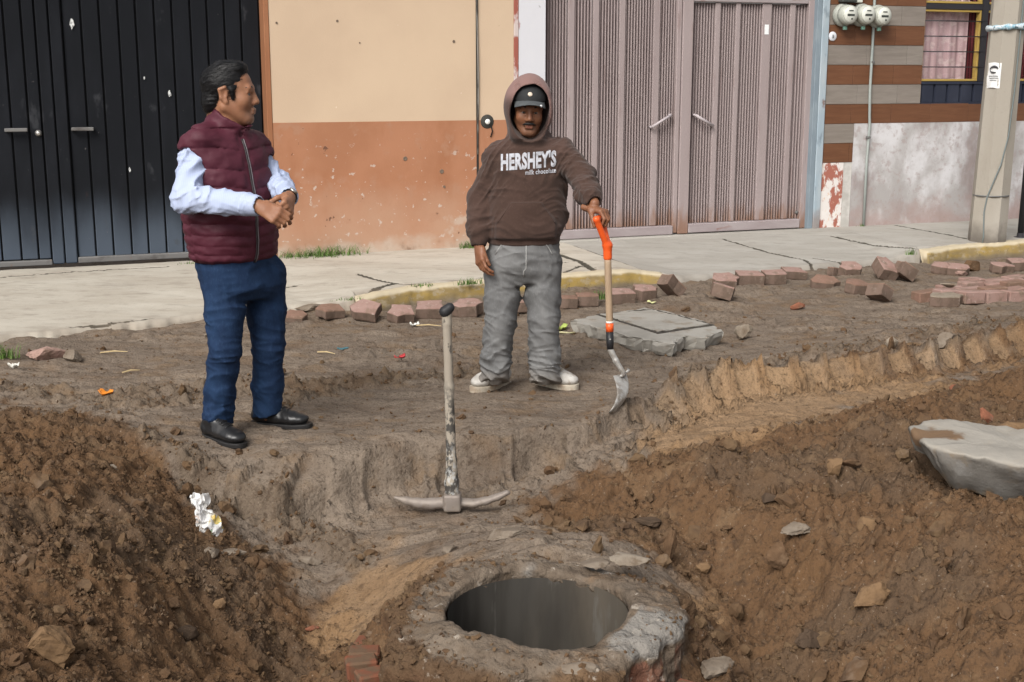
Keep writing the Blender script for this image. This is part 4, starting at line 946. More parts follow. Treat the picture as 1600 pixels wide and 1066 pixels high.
mb.put('tied_cloth', mat('tie_blue', (.22, .38, .46), .8, [dict(scale=18, lo=.42, hi=.58, col=(.6, .64, .66), fac=.9), dict(scale=30, lo=.55, hi=.62, col=(.05, .09, .11))]), pole, smooth=True)
MB().tube([on_pole(s, .565, .004) for s in np.linspace(-.152, .152, 12)], .007, 6).put('wire_band', mat('band_wire', (.17, .17, .165), .5, metal=.4), pole, smooth=True)
cab = [(.12, 3.6), (.115, 2.6), (.118, 2.1), (.115, 1.5), (.10, 1.1), (.06, .85), (.0, .66), (-.03, .56), (-.045, .42), (-.03, .2), (-.035, .14)]
MB().tube([on_pole(s, z, .012) for s, z in cab], .006, 6).put('hanging_wire', mat('cable_grey', (.16, .19, .19), .6), pole, smooth=True)
# poster
pt = thing('paper_notice', on_pole(-.08, 1.63, .006), 'torn white paper notice stuck on the concrete pole', 'poster')
M_PAPER = mat('paper', (.70, .70, .69), .8, [dict(scale=14, lo=.5, hi=.7, col=(.55, .56, .56), fac=.6)])
M_INK = mat('ink', (.06, .06, .065), .8)
def notice(s, z, lift): return on_pole(s, z, lift)
sc_ = [-.128, -.10, -.07, -.04, -.012]; rows = np.linspace(1.525, 1.745, 8)
vs = [notice(s, z + .004 * math.sin(s * 60), .006 + .003 * math.sin(z * 40 + s * 50)) for z in rows for s in sc_]
n_ = len(sc_)
put('paper', vs, [(j * n_ + i, j * n_ + i + 1, (j + 1) * n_ + i + 1, (j + 1) * n_ + i) for j in range(7) for i in range(n_ - 1)], M_PAPER, pt, smooth=True)
mb = MB()
ink = [on_pole(-.072 + .034 * math.cos(t), 1.685 + .026 * math.sin(t), .0135) for t in np.linspace(.2, 5.2, 14)]
mb.tube(ink, [.003, .006, .009, .011, .010, .008, .006, .004, .003, .004, .006, .008, .006, .003], 5)
for k, (a, b) in enumerate(((-.11, -.035), (-.105, -.03), (-.10, -.045))):
    mb.tube([on_pole(a, 1.628 - k * .018, .0125), on_pole((a + b) / 2, 1.630 - k * .018, .0125), on_pole(b, 1.628 - k * .018, .0125)], .0022, 4)
mb.put('print', M_INK, pt)
x, y, _ = (4.769, 11.957, 0.140)
bpost = thing('black_post', (x, y, .13), 'thin black metal post at the kerb beside the concrete pole', 'post')
MB().tube([(x, y, .06), (x + .012, y, 1.0), (x + .02, y, 2.02)], .030, 12).put('post', mat('post_black', (.02, .02, .022), .5), bpost, smooth=True)
MB().lathe((x, y, .138), (0, 0, 1), [(.06, 0), (.06, .012), (.034, .018), (.032, .05)], 14).put('post_foot', M_BAR, bpost, smooth=True)
MB().lathe((x + .0202, y, 2.021), (0, 0, 1), [(.031, 0), (.031, .012), (.02, .022), (.004, .025)], 14).put('post_cap', M_BAR, bpost, smooth=True)

# ---------------------------------------------------------------- manhole chimney in the pit
MZ = -.02
mh = thing('manhole', (MH[0], MH[1], -.3), 'open round manhole shaft with a broken concrete collar in the pit', 'manhole')
F = Field(MH + [-.64, -.64, -.46], MH + [.64, .64, .10], .0085)
def ring(x, y, z):
    dx, dy = x - MH[0], y - MH[1]; r = np.sqrt(dx * dx + dy * dy) + 0 * z; a = np.arctan2(dy, dx) + 0 * z
    out = .485 + .034 * np.sin(a * 2 + .6) + .030 * np.sin(a * 5 + 1.0) + .018 * np.sin(a * 9) + .012 * np.sin(a * 17 + 1) + .05 * np.clip(-(z - MH[2]) - .10, 0, .2)
    inn = .297 + .004 * np.sin(a * 4) + .5 * np.clip(MH[2] - .045 - z, 0, .1)
    top = MH[2] + .012 * np.sin(a * 3 + 2) - .30 * np.clip(r - .40, 0, .3) ** 1.0 - .02 * np.clip(np.sin(a * 2 - .5), 0, 1) * (r > .4)
    q = np.maximum(r - out, inn - r) + .022; e = z - top + .022
    return np.sqrt(np.maximum(q, 0) ** 2 + np.maximum(e, 0) ** 2) + np.minimum(np.maximum(q, e), 0) - .022
F.blend(MH + [-.56, -.56, -.46], MH + [.56, .56, .06], ring, .01)
for k in range(44):                                     # pieces broken off the outer edge
    a = random.uniform(0, 6.28); p = MH + [.53 * math.cos(a), .53 * math.sin(a), random.uniform(-.16, .02)]
    F.ell(p, np.linalg.qr(rng.normal(size=(3, 3)))[0], np.array([.07, .05, .045]) * random.uniform(.5, 1.2), .012, sub=True)
F.displace(lambda x, y, z: -fbm(x * 9, y * 9, z * 9, 4) * .013 + (np.abs(fbm(x * 17, y * 17, z * 17, 3)) - .2) * .022 * sstep(.30, .36, np.hypot(x - MH[0], y - MH[1])) - fbm(x * 48, y * 48, z * 48, 2) * .005)
V, Fc = F.mesh(0)
M_COLLAR = mat('collar_concrete', (.122, .092, .067), .93, [dict(scale=6, lo=.4, hi=.66, col=(.19, .152, .116), fac=.75), dict(scale=12, lo=.52, hi=.7, col=(.10, .07, .045), fac=.75), dict(scale=3.4, lo=.50, hi=.66, col=(.16, .095, .05), fac=.8), dict(scale=45, lo=.56, hi=.7, col=(.075, .055, .038), fac=.6),
             dict(t='attr', attr='red', lo=.3, hi=.9, col=(.15, .052, .03), fac=.7, wob=1.5, wscale=22), dict(t='attr', attr='muddy', lo=.25, hi=.7, col=(.092, .054, .029), fac=.92, wob=1.1, wscale=11), dict(t='attr', attr='cement', lo=.35, hi=.75, col=(.225, .212, .192), fac=.8, wob=1.1, wscale=16), dict(scale=24, lo=.62, hi=.70, col=(.42, .37, .31), fac=.6)],
             bump=[(28, .9, .016, 8), (100, .9, .008, 5)], spec=.2)
col_ = put('collar', V, Fc, M_COLLAR, mh, smooth=True)
ang = np.arctan2(V[:, 1] - MH[1], V[:, 0] - MH[0]); rr = np.hypot(V[:, 0] - MH[0], V[:, 1] - MH[1]); up = sstep(-.07, -.02, V[:, 2] - MH[2])
TC = bvh_of(V, Fc); Vi, Fi = ICO[0]; cv, cf, k_ = [], [], 0
for _ in range(4200):                                    # crumbs fallen on the collar
    a, r = random.uniform(0, 6.283), .33 + .22 * random.random() ** .6
    if random.random() > (.25 + .75 * max(0, math.cos(a - 2.9))) * (.4 + .6 * (r > .42)): continue
    h_, _, _, _ = TC.ray_cast(Vector((MH[0] + r * math.cos(a), MH[1] + r * math.sin(a), .5)), Vector((0, 0, -1)))
    if h_ is None: continue
    s_ = .0022 * 6 ** (random.random() ** 3); Q_, _ = np.linalg.qr(rng.normal(size=(3, 3)))
    cv.append((Vi * (1 + rng.normal(size=(12, 1)) * .2) * [1.2, .95, .7]) @ Q_ * s_ + np.array(h_) + [0, 0, s_ * .2]); cf.append(Fi + k_); k_ += 12
tag(put('collar_rubble', np.concatenate(cv), np.concatenate(cf), M_CLOD), 'earth crumbs and chips fallen on the manhole collar', kind='stuff')
def wrap(a): return (a + math.pi) % (2 * math.pi) - math.pi
cem = np.maximum(sstep(.62, .15, np.abs(wrap(ang + .55)) ) * sstep(.30, .34, rr), .75 * sstep(.25, .05, np.abs(wrap(ang - .95))) * sstep(.33, .38, rr)); cem = np.maximum(cem, .6 * sstep(.3, .0, np.abs(wrap(ang - 1.65))) * sstep(.36, .3, rr))
attr(col_, 'cement', cem * up)
attr(col_, 'muddy', np.maximum(sstep(1.1, .3, np.abs(wrap(ang - 2.9))) * sstep(.36, .46, rr), .8 * sstep(.40, .50, rr)) * (1 - .8 * cem))
attr(col_, 'red', sstep(-.03, -.10, V[:, 2] - MH[2]) * .8 * (np.sin(ang * 5) > -.2) * (V[:, 1] < MH[1] + .1) + .5 * (1 - up) * (np.sin(ang * 13) > .5))
M_SHAFT = mat('shaft_concrete', (.055, .05, .043), .75, [dict(scale=(7, 7, 1.0), lo=.40, hi=.62, col=(.032, .028, .023), fac=.9), dict(scale=(3, 3, .7), lo=.45, hi=.65, col=(.024, .02, .016), fac=.85), dict(t='x', lo=-.05, hi=.30, col=(.115, .095, .072), fac=.7, wob=.5, wscale=(9, 9, 2)), dict(scale=(14, 14, 2.5), lo=.6, hi=.7, col=(.125, .118, .105), fac=.6)], bump=[((8, 8, 3), .3, .01, 4)], spec=.3)  # lit right side of the hole painted into the wall colour, left kept dark
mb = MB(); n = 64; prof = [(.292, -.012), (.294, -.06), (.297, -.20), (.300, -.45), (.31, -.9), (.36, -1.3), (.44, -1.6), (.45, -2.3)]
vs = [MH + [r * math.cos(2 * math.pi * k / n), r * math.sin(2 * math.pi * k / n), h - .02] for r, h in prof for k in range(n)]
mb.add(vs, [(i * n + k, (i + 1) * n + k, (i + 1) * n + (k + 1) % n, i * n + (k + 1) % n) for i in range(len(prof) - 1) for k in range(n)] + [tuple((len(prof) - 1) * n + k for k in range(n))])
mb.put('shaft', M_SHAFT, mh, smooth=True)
M_BRICK = mat('brick_orange', (.165, .062, .034), .9, [dict(scale=18, lo=.42, hi=.58, col=(.12, .075, .045), fac=.95), dict(scale=7, lo=.5, hi=.7, col=(.12, .075, .045), fac=.8), dict(scale=30, lo=.55, hi=.7, col=(.22, .066, .03), fac=.6)], bump=[(40, .5, .006, 4)])
for k in range(18):
    a = R(150 + k * 10.5) + random.uniform(-.03, .03); rad = .535 + random.uniform(-.012, .02) + .02 * math.sin(a * 2 + .6); er = np.array([math.cos(a), math.sin(a), 0]); et = np.array([-er[1], er[0], 0])
    MB().box(MH + er * rad + WZ * (-.235 + random.uniform(-.025, .02)), et * .034, er * .05, WZ * .095 + er * .006, .006).put('brick', M_BRICK, mh)

# ---------------------------------------------------------------- stones, pavers, slabs
M_ROCK = {k: mat('rock_' + k, a, .92, [dict(scale=9, lo=.4, hi=.65, col=b, fac=.85), dict(scale=25, lo=.52, hi=.7, col=c, fac=.7)], bump=[(22, .5, .012, 5), (80, .5, .004, 4)], spec=.15) for k, a, b, c in (
    ('tan', (.19, .118, .064), (.145, .088, .046), (.10, .062, .036)), ('brown', (.118, .070, .039), (.085, .051, .029), (.16, .105, .064)), ('grey', (.165, .130, .098), (.215, .178, .14), (.10, .072, .05)),
    ('dark', (.072, .048, .032), (.05, .034, .023), (.10, .068, .045)), ('pale', (.25, .21, .165), (.19, .15, .112), (.13, .092, .06)), ('red', (.235, .095, .056), (.18, .075, .045), (.16, .11, .075)), ('pink', (.34, .22, .185), (.26, .175, .14), (.16, .11, .08)))}
def rock(name, xy, r, sc, kind, label, cat='rock', group=None, sink=.3, seed=0, cuts=9, yaw=0, rough=.14, z=None):
    V, Fq = ICO[3] if r > .05 else ICO[2]; P = V.copy(); g_ = np.random.default_rng(seed + 100)
    P = P * (1 + rough * 1.6 * fbm(P[:, 0] * 1.3 + seed * 3.1, P[:, 1] * 1.3, P[:, 2] * 1.3, 3))[:, None]
    for _ in range(cuts):
        n_ = unit(g_.normal(size=3)); d_ = g_.uniform(.42, .72); t = P @ n_ - d_; P = P - np.maximum(t, 0)[:, None] * n_ * .92
    P = P * (1 + rough * .6 * fbm(P[:, 0] * 4 + seed, P[:, 1] * 5, P[:, 2] * 5, 2))[:, None]
    P = P * np.array(sc); c, s = math.cos(yaw), math.sin(yaw); P = np.stack([P[:, 0] * c - P[:, 1] * s, P[:, 0] * s + P[:, 1] * c, P[:, 2]], 1) * r
    zz = (float(gz(xy[0], xy[1])) if z is None else z) - P[:, 2].min() * (1 - sink)
    o = put(name, P + [xy[0], xy[1], zz], Fq, M_ROCK[kind], smooth=False, origin=(xy[0], xy[1], zz))
    return tag(o, label, cat, group)
GR = 'stones lying on the dug earth'
for i, (xy, r, sc, kd, lb, sk, yaw) in enumerate([
    ((-1.325, 3.412), .085, (1.2, .9, .95), 'tan', 'large tan lump at the foot of the left spoil heap, biggest stone there', .25, .5),
    ((1.459, 8.002), .068, (1.05, .8, .9), 'pale', 'pale angular rock lying beside the broken concrete slab', .1, .3),
    ((0.995, 4.523), .058, (.9, .8, 1.15), 'brown', 'upright brown rock on the slope right of the manhole', .25, 0),
    ((0.603, 4.631), .052, (.62, .6, 1.7), 'brown', 'tall narrow brown stone standing behind the manhole collar', .15, .2),
    ((0.745, 4.652), .032, (1.2, 1, .8), 'tan', 'small round tan stone right of the tall narrow stone', .25, 0),
    ((1.218, 4.080), .062, (1.2, .9, .9), 'tan', 'tan topped rock half buried in the right slope', .4, .7),
    ((1.038, 4.070), .058, (1.3, .9, .8), 'dark', 'dark lump low on the slope right of the manhole', .3, .2),
    ((1.304, 4.951), .045, (1, .9, 1), 'tan', 'left tan stone of the pair below the tyre tracks', .3, 0),
    ((1.374, 4.974), .040, (1.3, .8, .7), 'brown', 'flat brown stone right against the tan stone below the tyre tracks', .3, .3),
    ((1.069, 4.608), .052, (1.5, 1, .7), 'grey', 'grey flat stone above the upright brown rock', .3, .4),
    ((1.340, 4.553), .048, (1.1, .9, .9), 'tan', 'tan rock on the slope in front of the concrete block', .3, .2),
    ((1.496, 4.470), .036, (1.2, .8, .6), 'brown', 'small wedge of brown stone below the concrete block', .25, .9),
    ((2.022, 5.282), .046, (.8, .7, 1.1), 'red', 'broken orange brick piece behind the concrete block', .2, .3),
    ((2.098, 5.171), .070, (1.3, 1, .8), 'tan', 'brown clod behind the concrete block at the right', .25, .1),
    ((0.170, 5.645), .042, (1, .9, .85), 'brown', 'round brown stone stuck in the drop right of the pickaxe', .35, .1),
    ((2.157, 7.120), .040, (1.1, .9, .8), 'pale', 'small pale stone on the crest of the tyre track bank', .2, .5),
    ((-2.724, 7.334), .090, (1.35, .8, .7), 'pink', 'pinkish stone at the broken pavement edge on the left', .25, .1),
    ((-2.543, 7.231), .070, (1.25, .7, .62), 'grey', 'grey stone right of the pinkish stone at the pavement edge', .25, -.4),
    ((2.053, 9.077), .040, (1.4, .8, .8), 'red', 'small reddish stone alone on the flat earth before the pavers', .2, 0),
    ((3.890, 10.756), .080, (1.2, .9, .9), 'brown', 'brown clod between the pavers under the right yellow kerb', .2, 0),
    ((0.659, 3.814), .060, (1.3, .9, .7), 'grey', 'grey stone at the bottom right of the manhole collar', .3, .2),
    ((-0.012, 4.689), .070, (1.6, .8, .45), 'grey', 'flat grey stone behind the manhole collar, below the pickaxe', .3, .2),
    ((-0.247, 4.677), .040, (1.3, .9, .5), 'grey', 'small grey chip behind the manhole collar at the left', .3, .8),
    ((-1.392, 8.771), .075, (1.7, .8, .35), 'grey', 'flat grey stone by the legs of the man in the vest', .25, .3),
    ((-1.887, 7.950), .060, (1.3, .8, .5), 'pale', 'flat pale stone behind the legs of the man in the vest', .25, .3),
    ((-1.284, 6.939), .030, (1.2, 1, .8), 'brown', 'small brown stone between the two men near the vest', .25, .3),
    ((2.268, 6.344), .05, (1.1, .9, .8), 'red', 'reddish lump set in the bank of the tyre tracks', .4, .1),
    ((2.466, 7.144), .06, (1.2, .9, .8), 'grey', 'grey lump on the far crest of the right bank', .3, .2),
    ((-0.157, 3.924), .02, (1.2, .9, .6), 'red', 'tiny brick crumb on the left rim of the manhole', .2, .2),
    ((-1.101, 4.026), .045, (1.1, .9, .9), 'dark', 'dark clod low on the left spoil heap', .3, .2),
    ((-1.157, 4.090), .032, (1.1, .9, .9), 'brown', 'brown clod above the dark clod on the left heap', .3, .5),
    ((-1.043, 4.293), .028, (1.1, .9, .9), 'tan', 'tan clod at the foot of the left heap near the pit floor', .3, .9),
    ((-1.138, 4.576), .034, (1.2, .9, .8), 'grey', 'grey stone on the ridge of the left heap under the wrapper', .3, .9),
    ((-1.085, 4.714), .040, (1.5, .8, .45), 'grey', 'flat pale grey stone right of the ridge under the wrapper', .3, -.2),
    ((-0.834, 4.922), .045, (1.6, .6, .45), 'grey', 'long thin stone at the edge of the pit floor', .2, -.3),
    ((-1.687, 5.140), .040, (1.5, .8, .6), 'pale', 'pale stone near the top of the left heap', .3, -.3),
    ((1.026, 4.832), .04, (1.5, .8, .6), 'dark', 'dark stone on the right slope above the grey flat stone', .3, -.3),
    ((0.545, 4.929), .04, (1.5, .8, .6), 'dark', 'dark lump left above the tall narrow stone', .3, -.3)]):
    rock('rock', xy, r, sc, kd, lb, 'rock', GR, sk, i, 10, yaw)
rock('brick_chip', (-0.752, 4.496), .022, (1.3, .9, .6), 'red', 'small red brick chip on the sandy pit floor left of the manhole', 'brick chip', None, .2, 77)
# cement flakes on the collar
M_CEM = mat('cement_flake', (.42, .41, .385), .85, [dict(scale=14, lo=.5, hi=.66, col=(.3, .26, .21), fac=.7)], bump=[(30, .4, .006, 4)])
for p, a, kd, lb in (((0.406, 4.190, -0.015), .060, 'pale', 'pale cement flake lying on the back right rim of the manhole'), ((0.287, 4.161, -0.015), .045, 'grey', 'thin grey cement flake left of the pale one on the manhole rim'), ((0.196, 3.461, -0.060), .05, 'grey', 'grey cement lump on the front edge of the manhole collar')):
    rock('cement_flake', p[:2], a, (1.2, .9, .28), kd, lb, 'cement flake', 'cement flakes on the manhole rim', .1, int(a * 1000), 3, .4, z=p[2] + .004)

M_PTOP = mat('paver_pink', (.31, .205, .175), .85, [dict(scale=7, lo=.4, hi=.65, col=(.255, .155, .125), fac=.85), dict(scale=12, lo=.48, hi=.66, col=(.175, .125, .092), fac=.85), dict(scale=40, lo=.62, hi=.7, col=(.48, .4, .36), fac=.6)], bump=[(40, .5, .005, 5)], spec=.2)
M_PSIDE = mat('paver_side', (.165, .115, .09), .9, [dict(scale=10, lo=.4, hi=.65, col=(.105, .075, .056), fac=.85), dict(scale=30, lo=.55, hi=.7, col=(.22, .17, .14), fac=.6)], bump=[(40, .6, .006, 5)], spec=.15)
M_PEARTH = mat('paver_earthy', (.225, .135, .10), .9, [dict(scale=8, lo=.4, hi=.65, col=(.16, .105, .075), fac=.85), dict(scale=30, lo=.55, hi=.7, col=(.3, .2, .16), fac=.6)], bump=[(40, .6, .006, 5)], spec=.15)
HEX = [(-1, -.25), (-.62, -1), (.55, -1), (1, -.2), (.62, 1), (-.5, 1)]; WEDGE = [(-1, -.3), (-.35, -1), (1, -.85), (.85, .8), (-.6, 1)]; BLK = [(-1, -.9), (.9, -1), (1, .85), (-.85, 1)]; HALF = [(-1, -1), (.8, -1), (1, .1), (.3, 1), (-.9, .8)]
def paver(name, xy, L, W_, H, yaw, tilt, roll, poly, label, group, lift=0.0, top=None, cat='paver'):
    g_ = np.random.default_rng(int(abs(xy[0] * 997 + xy[1] * 131) * 10)); sub_ = []
    P0 = [np.array(p) * [L / 2, W_ / 2] for p in poly]
    for a, b in zip(P0, P0[1:] + P0[:1]):                          # a broken mid edge point
        sub_ += [a + g_.normal(size=2) * .006, (a + b) / 2 * (1 + g_.normal() * .05) + g_.normal(size=2) * .005]
    n_ = len(sub_); rings = []
    for sc, z in ((.95, 0), (.99, .010), (1.0, H * .6), (1.0, H - .006), (.99, H - .002), (.965, H)):
        rings.append([np.array([*(p * sc), z + g_.normal() * .0015]) for p in sub_])
    vs = np.array([v for r_ in rings for v in r_] + [np.array([0, 0, H + .002])])
    fs = [(i * n_ + k, i * n_ + (k + 1) % n_, (i + 1) * n_ + (k + 1) % n_, (i + 1) * n_ + k) for i in range(5) for k in range(n_)] + [(5 * n_ + k, 5 * n_ + (k + 1) % n_, 6 * n_) for k in range(n_)] + [tuple(range(n_))[::-1]]
    cy, sy, ct, st, cr, sr = math.cos(yaw), math.sin(yaw), math.cos(tilt), math.sin(tilt), math.cos(roll), math.sin(roll)
    Rz = np.array([[cy, -sy, 0], [sy, cy, 0], [0, 0, 1]]); Ry = np.array([[ct, 0, st], [0, 1, 0], [-st, 0, ct]]); Rx = np.array([[1, 0, 0], [0, cr, -sr], [0, sr, cr]])
    vs = vs @ (Rz @ Ry @ Rx).T; zz = float(gz(*xy)) + lift - vs[:, 2].min() * .75 - .006
    o = put(name, vs + [xy[0], xy[1], zz], fs, [M_PSIDE, top or M_PTOP], None, origin=(xy[0], xy[1], zz))
    mi = np.zeros(len(fs), np.int32); mi[3 * n_:6 * n_] = 1; o.data.polygons.foreach_set('material_index', mi)
    return tag(o, label, cat, group)
GL, GRR = 'loose pavers along the middle kerb', 'loose pavers along the right kerb'
E_ = M_PEARTH
for xy, L, W_, H, yaw, ti, ro, poly, lb, g_, top in [
    ((-1.243, 8.571), .15, .12, .05, .3, .04, -.1, WEDGE, 'low earthy paver left of the row, where the yellow kerb begins', GL, E_),
    ((-1.446, 8.476), .13, .11, .045, -.2, .04, -.1, HALF, 'half buried earthy paver just right of the legs of the man in the vest', GL, E_),
    ((-0.993, 8.558), .17, .13, .06, -.35, .10, -.25, WEDGE, 'tilted pink paver, leftmost of the row below the yellow kerb', GL, None),
    ((-0.757, 8.544), .15, .12, .06, .15, .05, -.22, WEDGE, 'tilted pink wedge paver, second from left below the yellow kerb', GL, None),
    ((-0.572, 8.639), .16, .13, .07, .2, .0, -.1, BLK, 'pale topped paver just left of the pickaxe handle end', GL, None),
    ((-0.306, 8.715), .17, .14, .075, .1, -.06, -.06, HEX, 'thick pink paver just right of the pickaxe handle end', GL, None),
    ((0.054, 8.884), .13, .12, .07, .2, .0, .0, BLK, 'reddish paver seen between the legs of the hooded man', GL, None),
    ((0.391, 9.056), .12, .12, .07, .2, .05, .05, BLK, 'earthy paver just right of the hooded man', GL, E_),
    ((0.541, 9.107), .14, .12, .07, .1, .0, .04, HALF, 'earthy red paver behind the grass by the shovel handle', GL, E_),
    ((0.795, 9.212), .14, .12, .075, .25, .0, -.05, BLK, 'red paver just right of the shovel handle', GL, None),
    ((0.979, 9.368), .15, .12, .075, .35, .0, -.05, HEX, 'pink paver at the right end of the yellow kerb', GL, None),
    ((1.167, 9.427), .15, .11, .08, .6, .75, .1, BLK, 'paver tipped on its edge at the right end of the kerb row', GL, E_),
    ((1.659, 9.896), .18, .14, .07, .2, .0, -.12, HEX, 'pink paver at the left end of the right hand row', GRR, None),
    ((1.537, 9.321), .13, .12, .085, 1.3, .15, -.15, HALF, 'pink paver lying in front of the left end of the right hand row', GRR, None),
    ((1.866, 9.960), .16, .12, .08, .1, .0, -.04, BLK, 'dark sided paver second in the right hand row', GRR, None),
    ((2.088, 10.113), .15, .12, .08, .15, .0, -.03, BLK, 'dark sided paver third in the right hand row', GRR, None),
    ((2.288, 10.331), .14, .12, .06, .2, .05, -.05, BLK, 'low pink paver fourth in the right hand row', GRR, None),
    ((2.453, 9.929), .19, .12, .06, -.15, .06, -.15, HEX, 'earthy double paver lying loose right of the row', GRR, E_),
    ((2.675, 10.503), .10, .09, .06, .4, .2, .1, HALF, 'small red paver piece against the pavement edge', GRR, E_),
    ((2.790, 10.475), .16, .13, .08, .1, .0, -.18, HEX, 'pink paver tilted with its dark side showing', GRR, None),
    ((3.004, 10.294), .13, .16, .09, .3, .25, -.35, HALF, 'pale pink paver leaning steeply beside a red lump', GRR, None),
    ((3.150, 10.209), .15, .11, .09, .2, .55, .1, HALF, 'red brick coloured lump beside the leaning pink paver', GRR, E_),
    ((2.621, 9.646), .15, .12, .07, .2, .1, -.1, HEX, 'earthy paver lying flat in front of the tilted pink paver', GRR, E_),
    ((2.707, 9.338), .12, .13, .08, .5, .5, .2, HALF, 'brown paver tipped on end nearest the flat earth', GRR, E_),
    ((3.603, 10.613), .16, .11, .06, -.2, .05, -.1, WEDGE, 'left paver of the pair under the right yellow kerb', GRR, None),
    ((3.706, 10.552), .13, .11, .06, -.3, .05, -.1, BLK, 'right paver of the pair under the right yellow kerb', GRR, None),
    ((4.115, 10.692), .16, .10, .06, .3, .05, -.1, WEDGE, 'pink paver left of the far corner under the yellow kerb', GRR, None),
    ((4.308, 10.826), .14, .11, .07, .2, .0, -.05, BLK, 'pink paver at the far right under the yellow kerb', GRR, None),
    ((3.164, 9.216), .21, .13, .07, .1, .0, .0, HEX, 'rounded pale paver at the corner of the remaining paving', GRR, M_ROCK['pale'])]:
    paver('paver', xy, L * 1.22, W_ * 1.3, H * 1.15, yaw, ti, -ro * 1.3 + .05, poly, lb, g_, 0, top)
# the patch of paving still lying in place at the right
x0, y0 = (3.584, 9.616)
pv = thing('paving_patch', (x0, y0, .0), 'raised patch of pink paving still laid at the right', 'paving')
for (i, j) in [(i, j) for i in range(-1, 8) for j in range(-2, 3)]:
    if (i, j) in ((-1, 1), (-1, 2), (-1, -2), (0, 2), (1, 2)): continue
    c = np.array([x0, y0, .035]) + WU * (i * .205 + .10 * (j % 2) - .32) - WN * j * .118
    if random.random() < .12: continue
    mb = MB(); mb.box(c + WZ * random.uniform(-.018, .012) + WN * random.uniform(-.008, .008), WU * random.uniform(.088, .099) + WN * random.uniform(-.012, .012) + WZ * random.uniform(-.008, .008), -WN * .055, WZ * .045, .006)
    mb.put('paver', random.choice([M_PTOP, M_PTOP, M_PEARTH]) if j > -2 else M_PTOP, pv)
# fragments laid on the patch
rock('stone_chip', (3.553, 10.025), .05, (1.6, .7, .4), 'pink', 'thin pink chip lying on the back of the paving patch', 'stone chip', None, .1, 51, z=.085)
rock('stone_chip', (3.261, 9.453), .055, (1.4, .8, .4), 'pale', 'pale chip on the near corner of the paving patch', 'stone chip', None, .1, 52, z=.085)

def prism(outline, zt, th_, m, name, parent=None, wob=.010, under=.96, origin=None, seed=1, tilt=None):
    """a slab with broken, bevelled edges from its plan outline (x, y)"""
    g_ = np.random.default_rng(seed); pts = []
    for a, b in zip(outline, outline[1:] + outline[:1]):
        a, b = np.array(a[:2]), np.array(b[:2]); k = max(1, int(np.linalg.norm(b - a) / .035))
        for i in range(k): pts.append(a + (b - a) * i / k + g_.normal(size=2) * wob)
    pts = np.array(pts); c = pts.mean(0); n_ = len(pts); rings = []
    for s, z, w_ in ((under - .03, -th_, .5), (under, -th_ * .75, 1), (.99, -th_ * .3, 1), (1.0, -.006, 1), (.992, -.001, .6), (.95, 0, .3), (.6, 0.002, 0), (.25, 0.003, 0)):
        P = c + (pts - c) * s + g_.normal(size=pts.shape) * wob * .5 * w_
        zz = zt + z + g_.normal(size=n_) * .003 * w_
        if tilt is not None: zz = zz + (P - c) @ np.array(tilt)
        rings.append(np.column_stack([P, zz]))
    vs = np.concatenate(rings + [[[*c, zt + .003]]])
    m_ = len(rings); fs = [(i * n_ + k, i * n_ + (k + 1) % n_, (i + 1) * n_ + (k + 1) % n_, (i + 1) * n_ + k) for i in range(m_ - 1) for k in range(n_)] + [((m_ - 1) * n_ + k, (m_ - 1) * n_ + (k + 1) % n_, m_ * n_) for k in range(n_)]
    return put(name, vs, fs, m, parent, origin=origin)
M_SLAB = mat('slab_concrete', (.29, .272, .24), .9, [dict(scale=5, lo=.4, hi=.65, col=(.355, .335, .30), fac=.8), dict(scale=7, lo=.52, hi=.68, col=(.22, .175, .13), fac=.75), dict(scale=50, lo=.6, hi=.7, col=(.3, .26, .22), fac=.5)], bump=[(18, .4, .01, 6), (90, .4, .004, 4)], spec=.2)
sx, sy, _ = (0.853, 7.972, 0.080)
sl = thing('concrete_slab', (sx, sy, .0), 'broken concrete slab with a square lid lying on the earth', 'slab')
prism([(0.385, 8.140, 0.085), (0.555, 7.884, 0.085), (0.745, 7.605, 0.085), (0.880, 7.491, 0.085), (0.959, 7.417, 0.085), (1.053, 7.644, 0.085), (1.169, 7.605, 0.085), (1.249, 7.722, 0.085), (1.325, 7.803, 0.085), (1.221, 8.162, 0.085), (1.041, 8.458, 0.085), (0.900, 8.603, 0.085), (0.787, 8.506, 0.085), (0.552, 8.342, 0.085)][::1], .085, .088, M_SLAB, 'slab', sl, seed=4)
prism([(0.555, 8.337, 0.088), (0.894, 7.688, 0.088), (1.288, 7.973, 0.088), (0.954, 8.538, 0.088)], .0905, .004, mat('lid_gap', (.06, .052, .043), .95), 'lid_gap', sl, wob=.001, under=1.0)
prism([(0.584, 8.327, 0.090), (0.900, 7.737, 0.090), (1.251, 7.974, 0.090), (0.944, 8.479, 0.090)], .096, .004, M_SLAB, 'lid', sl, wob=.0015, under=1.0, seed=8)

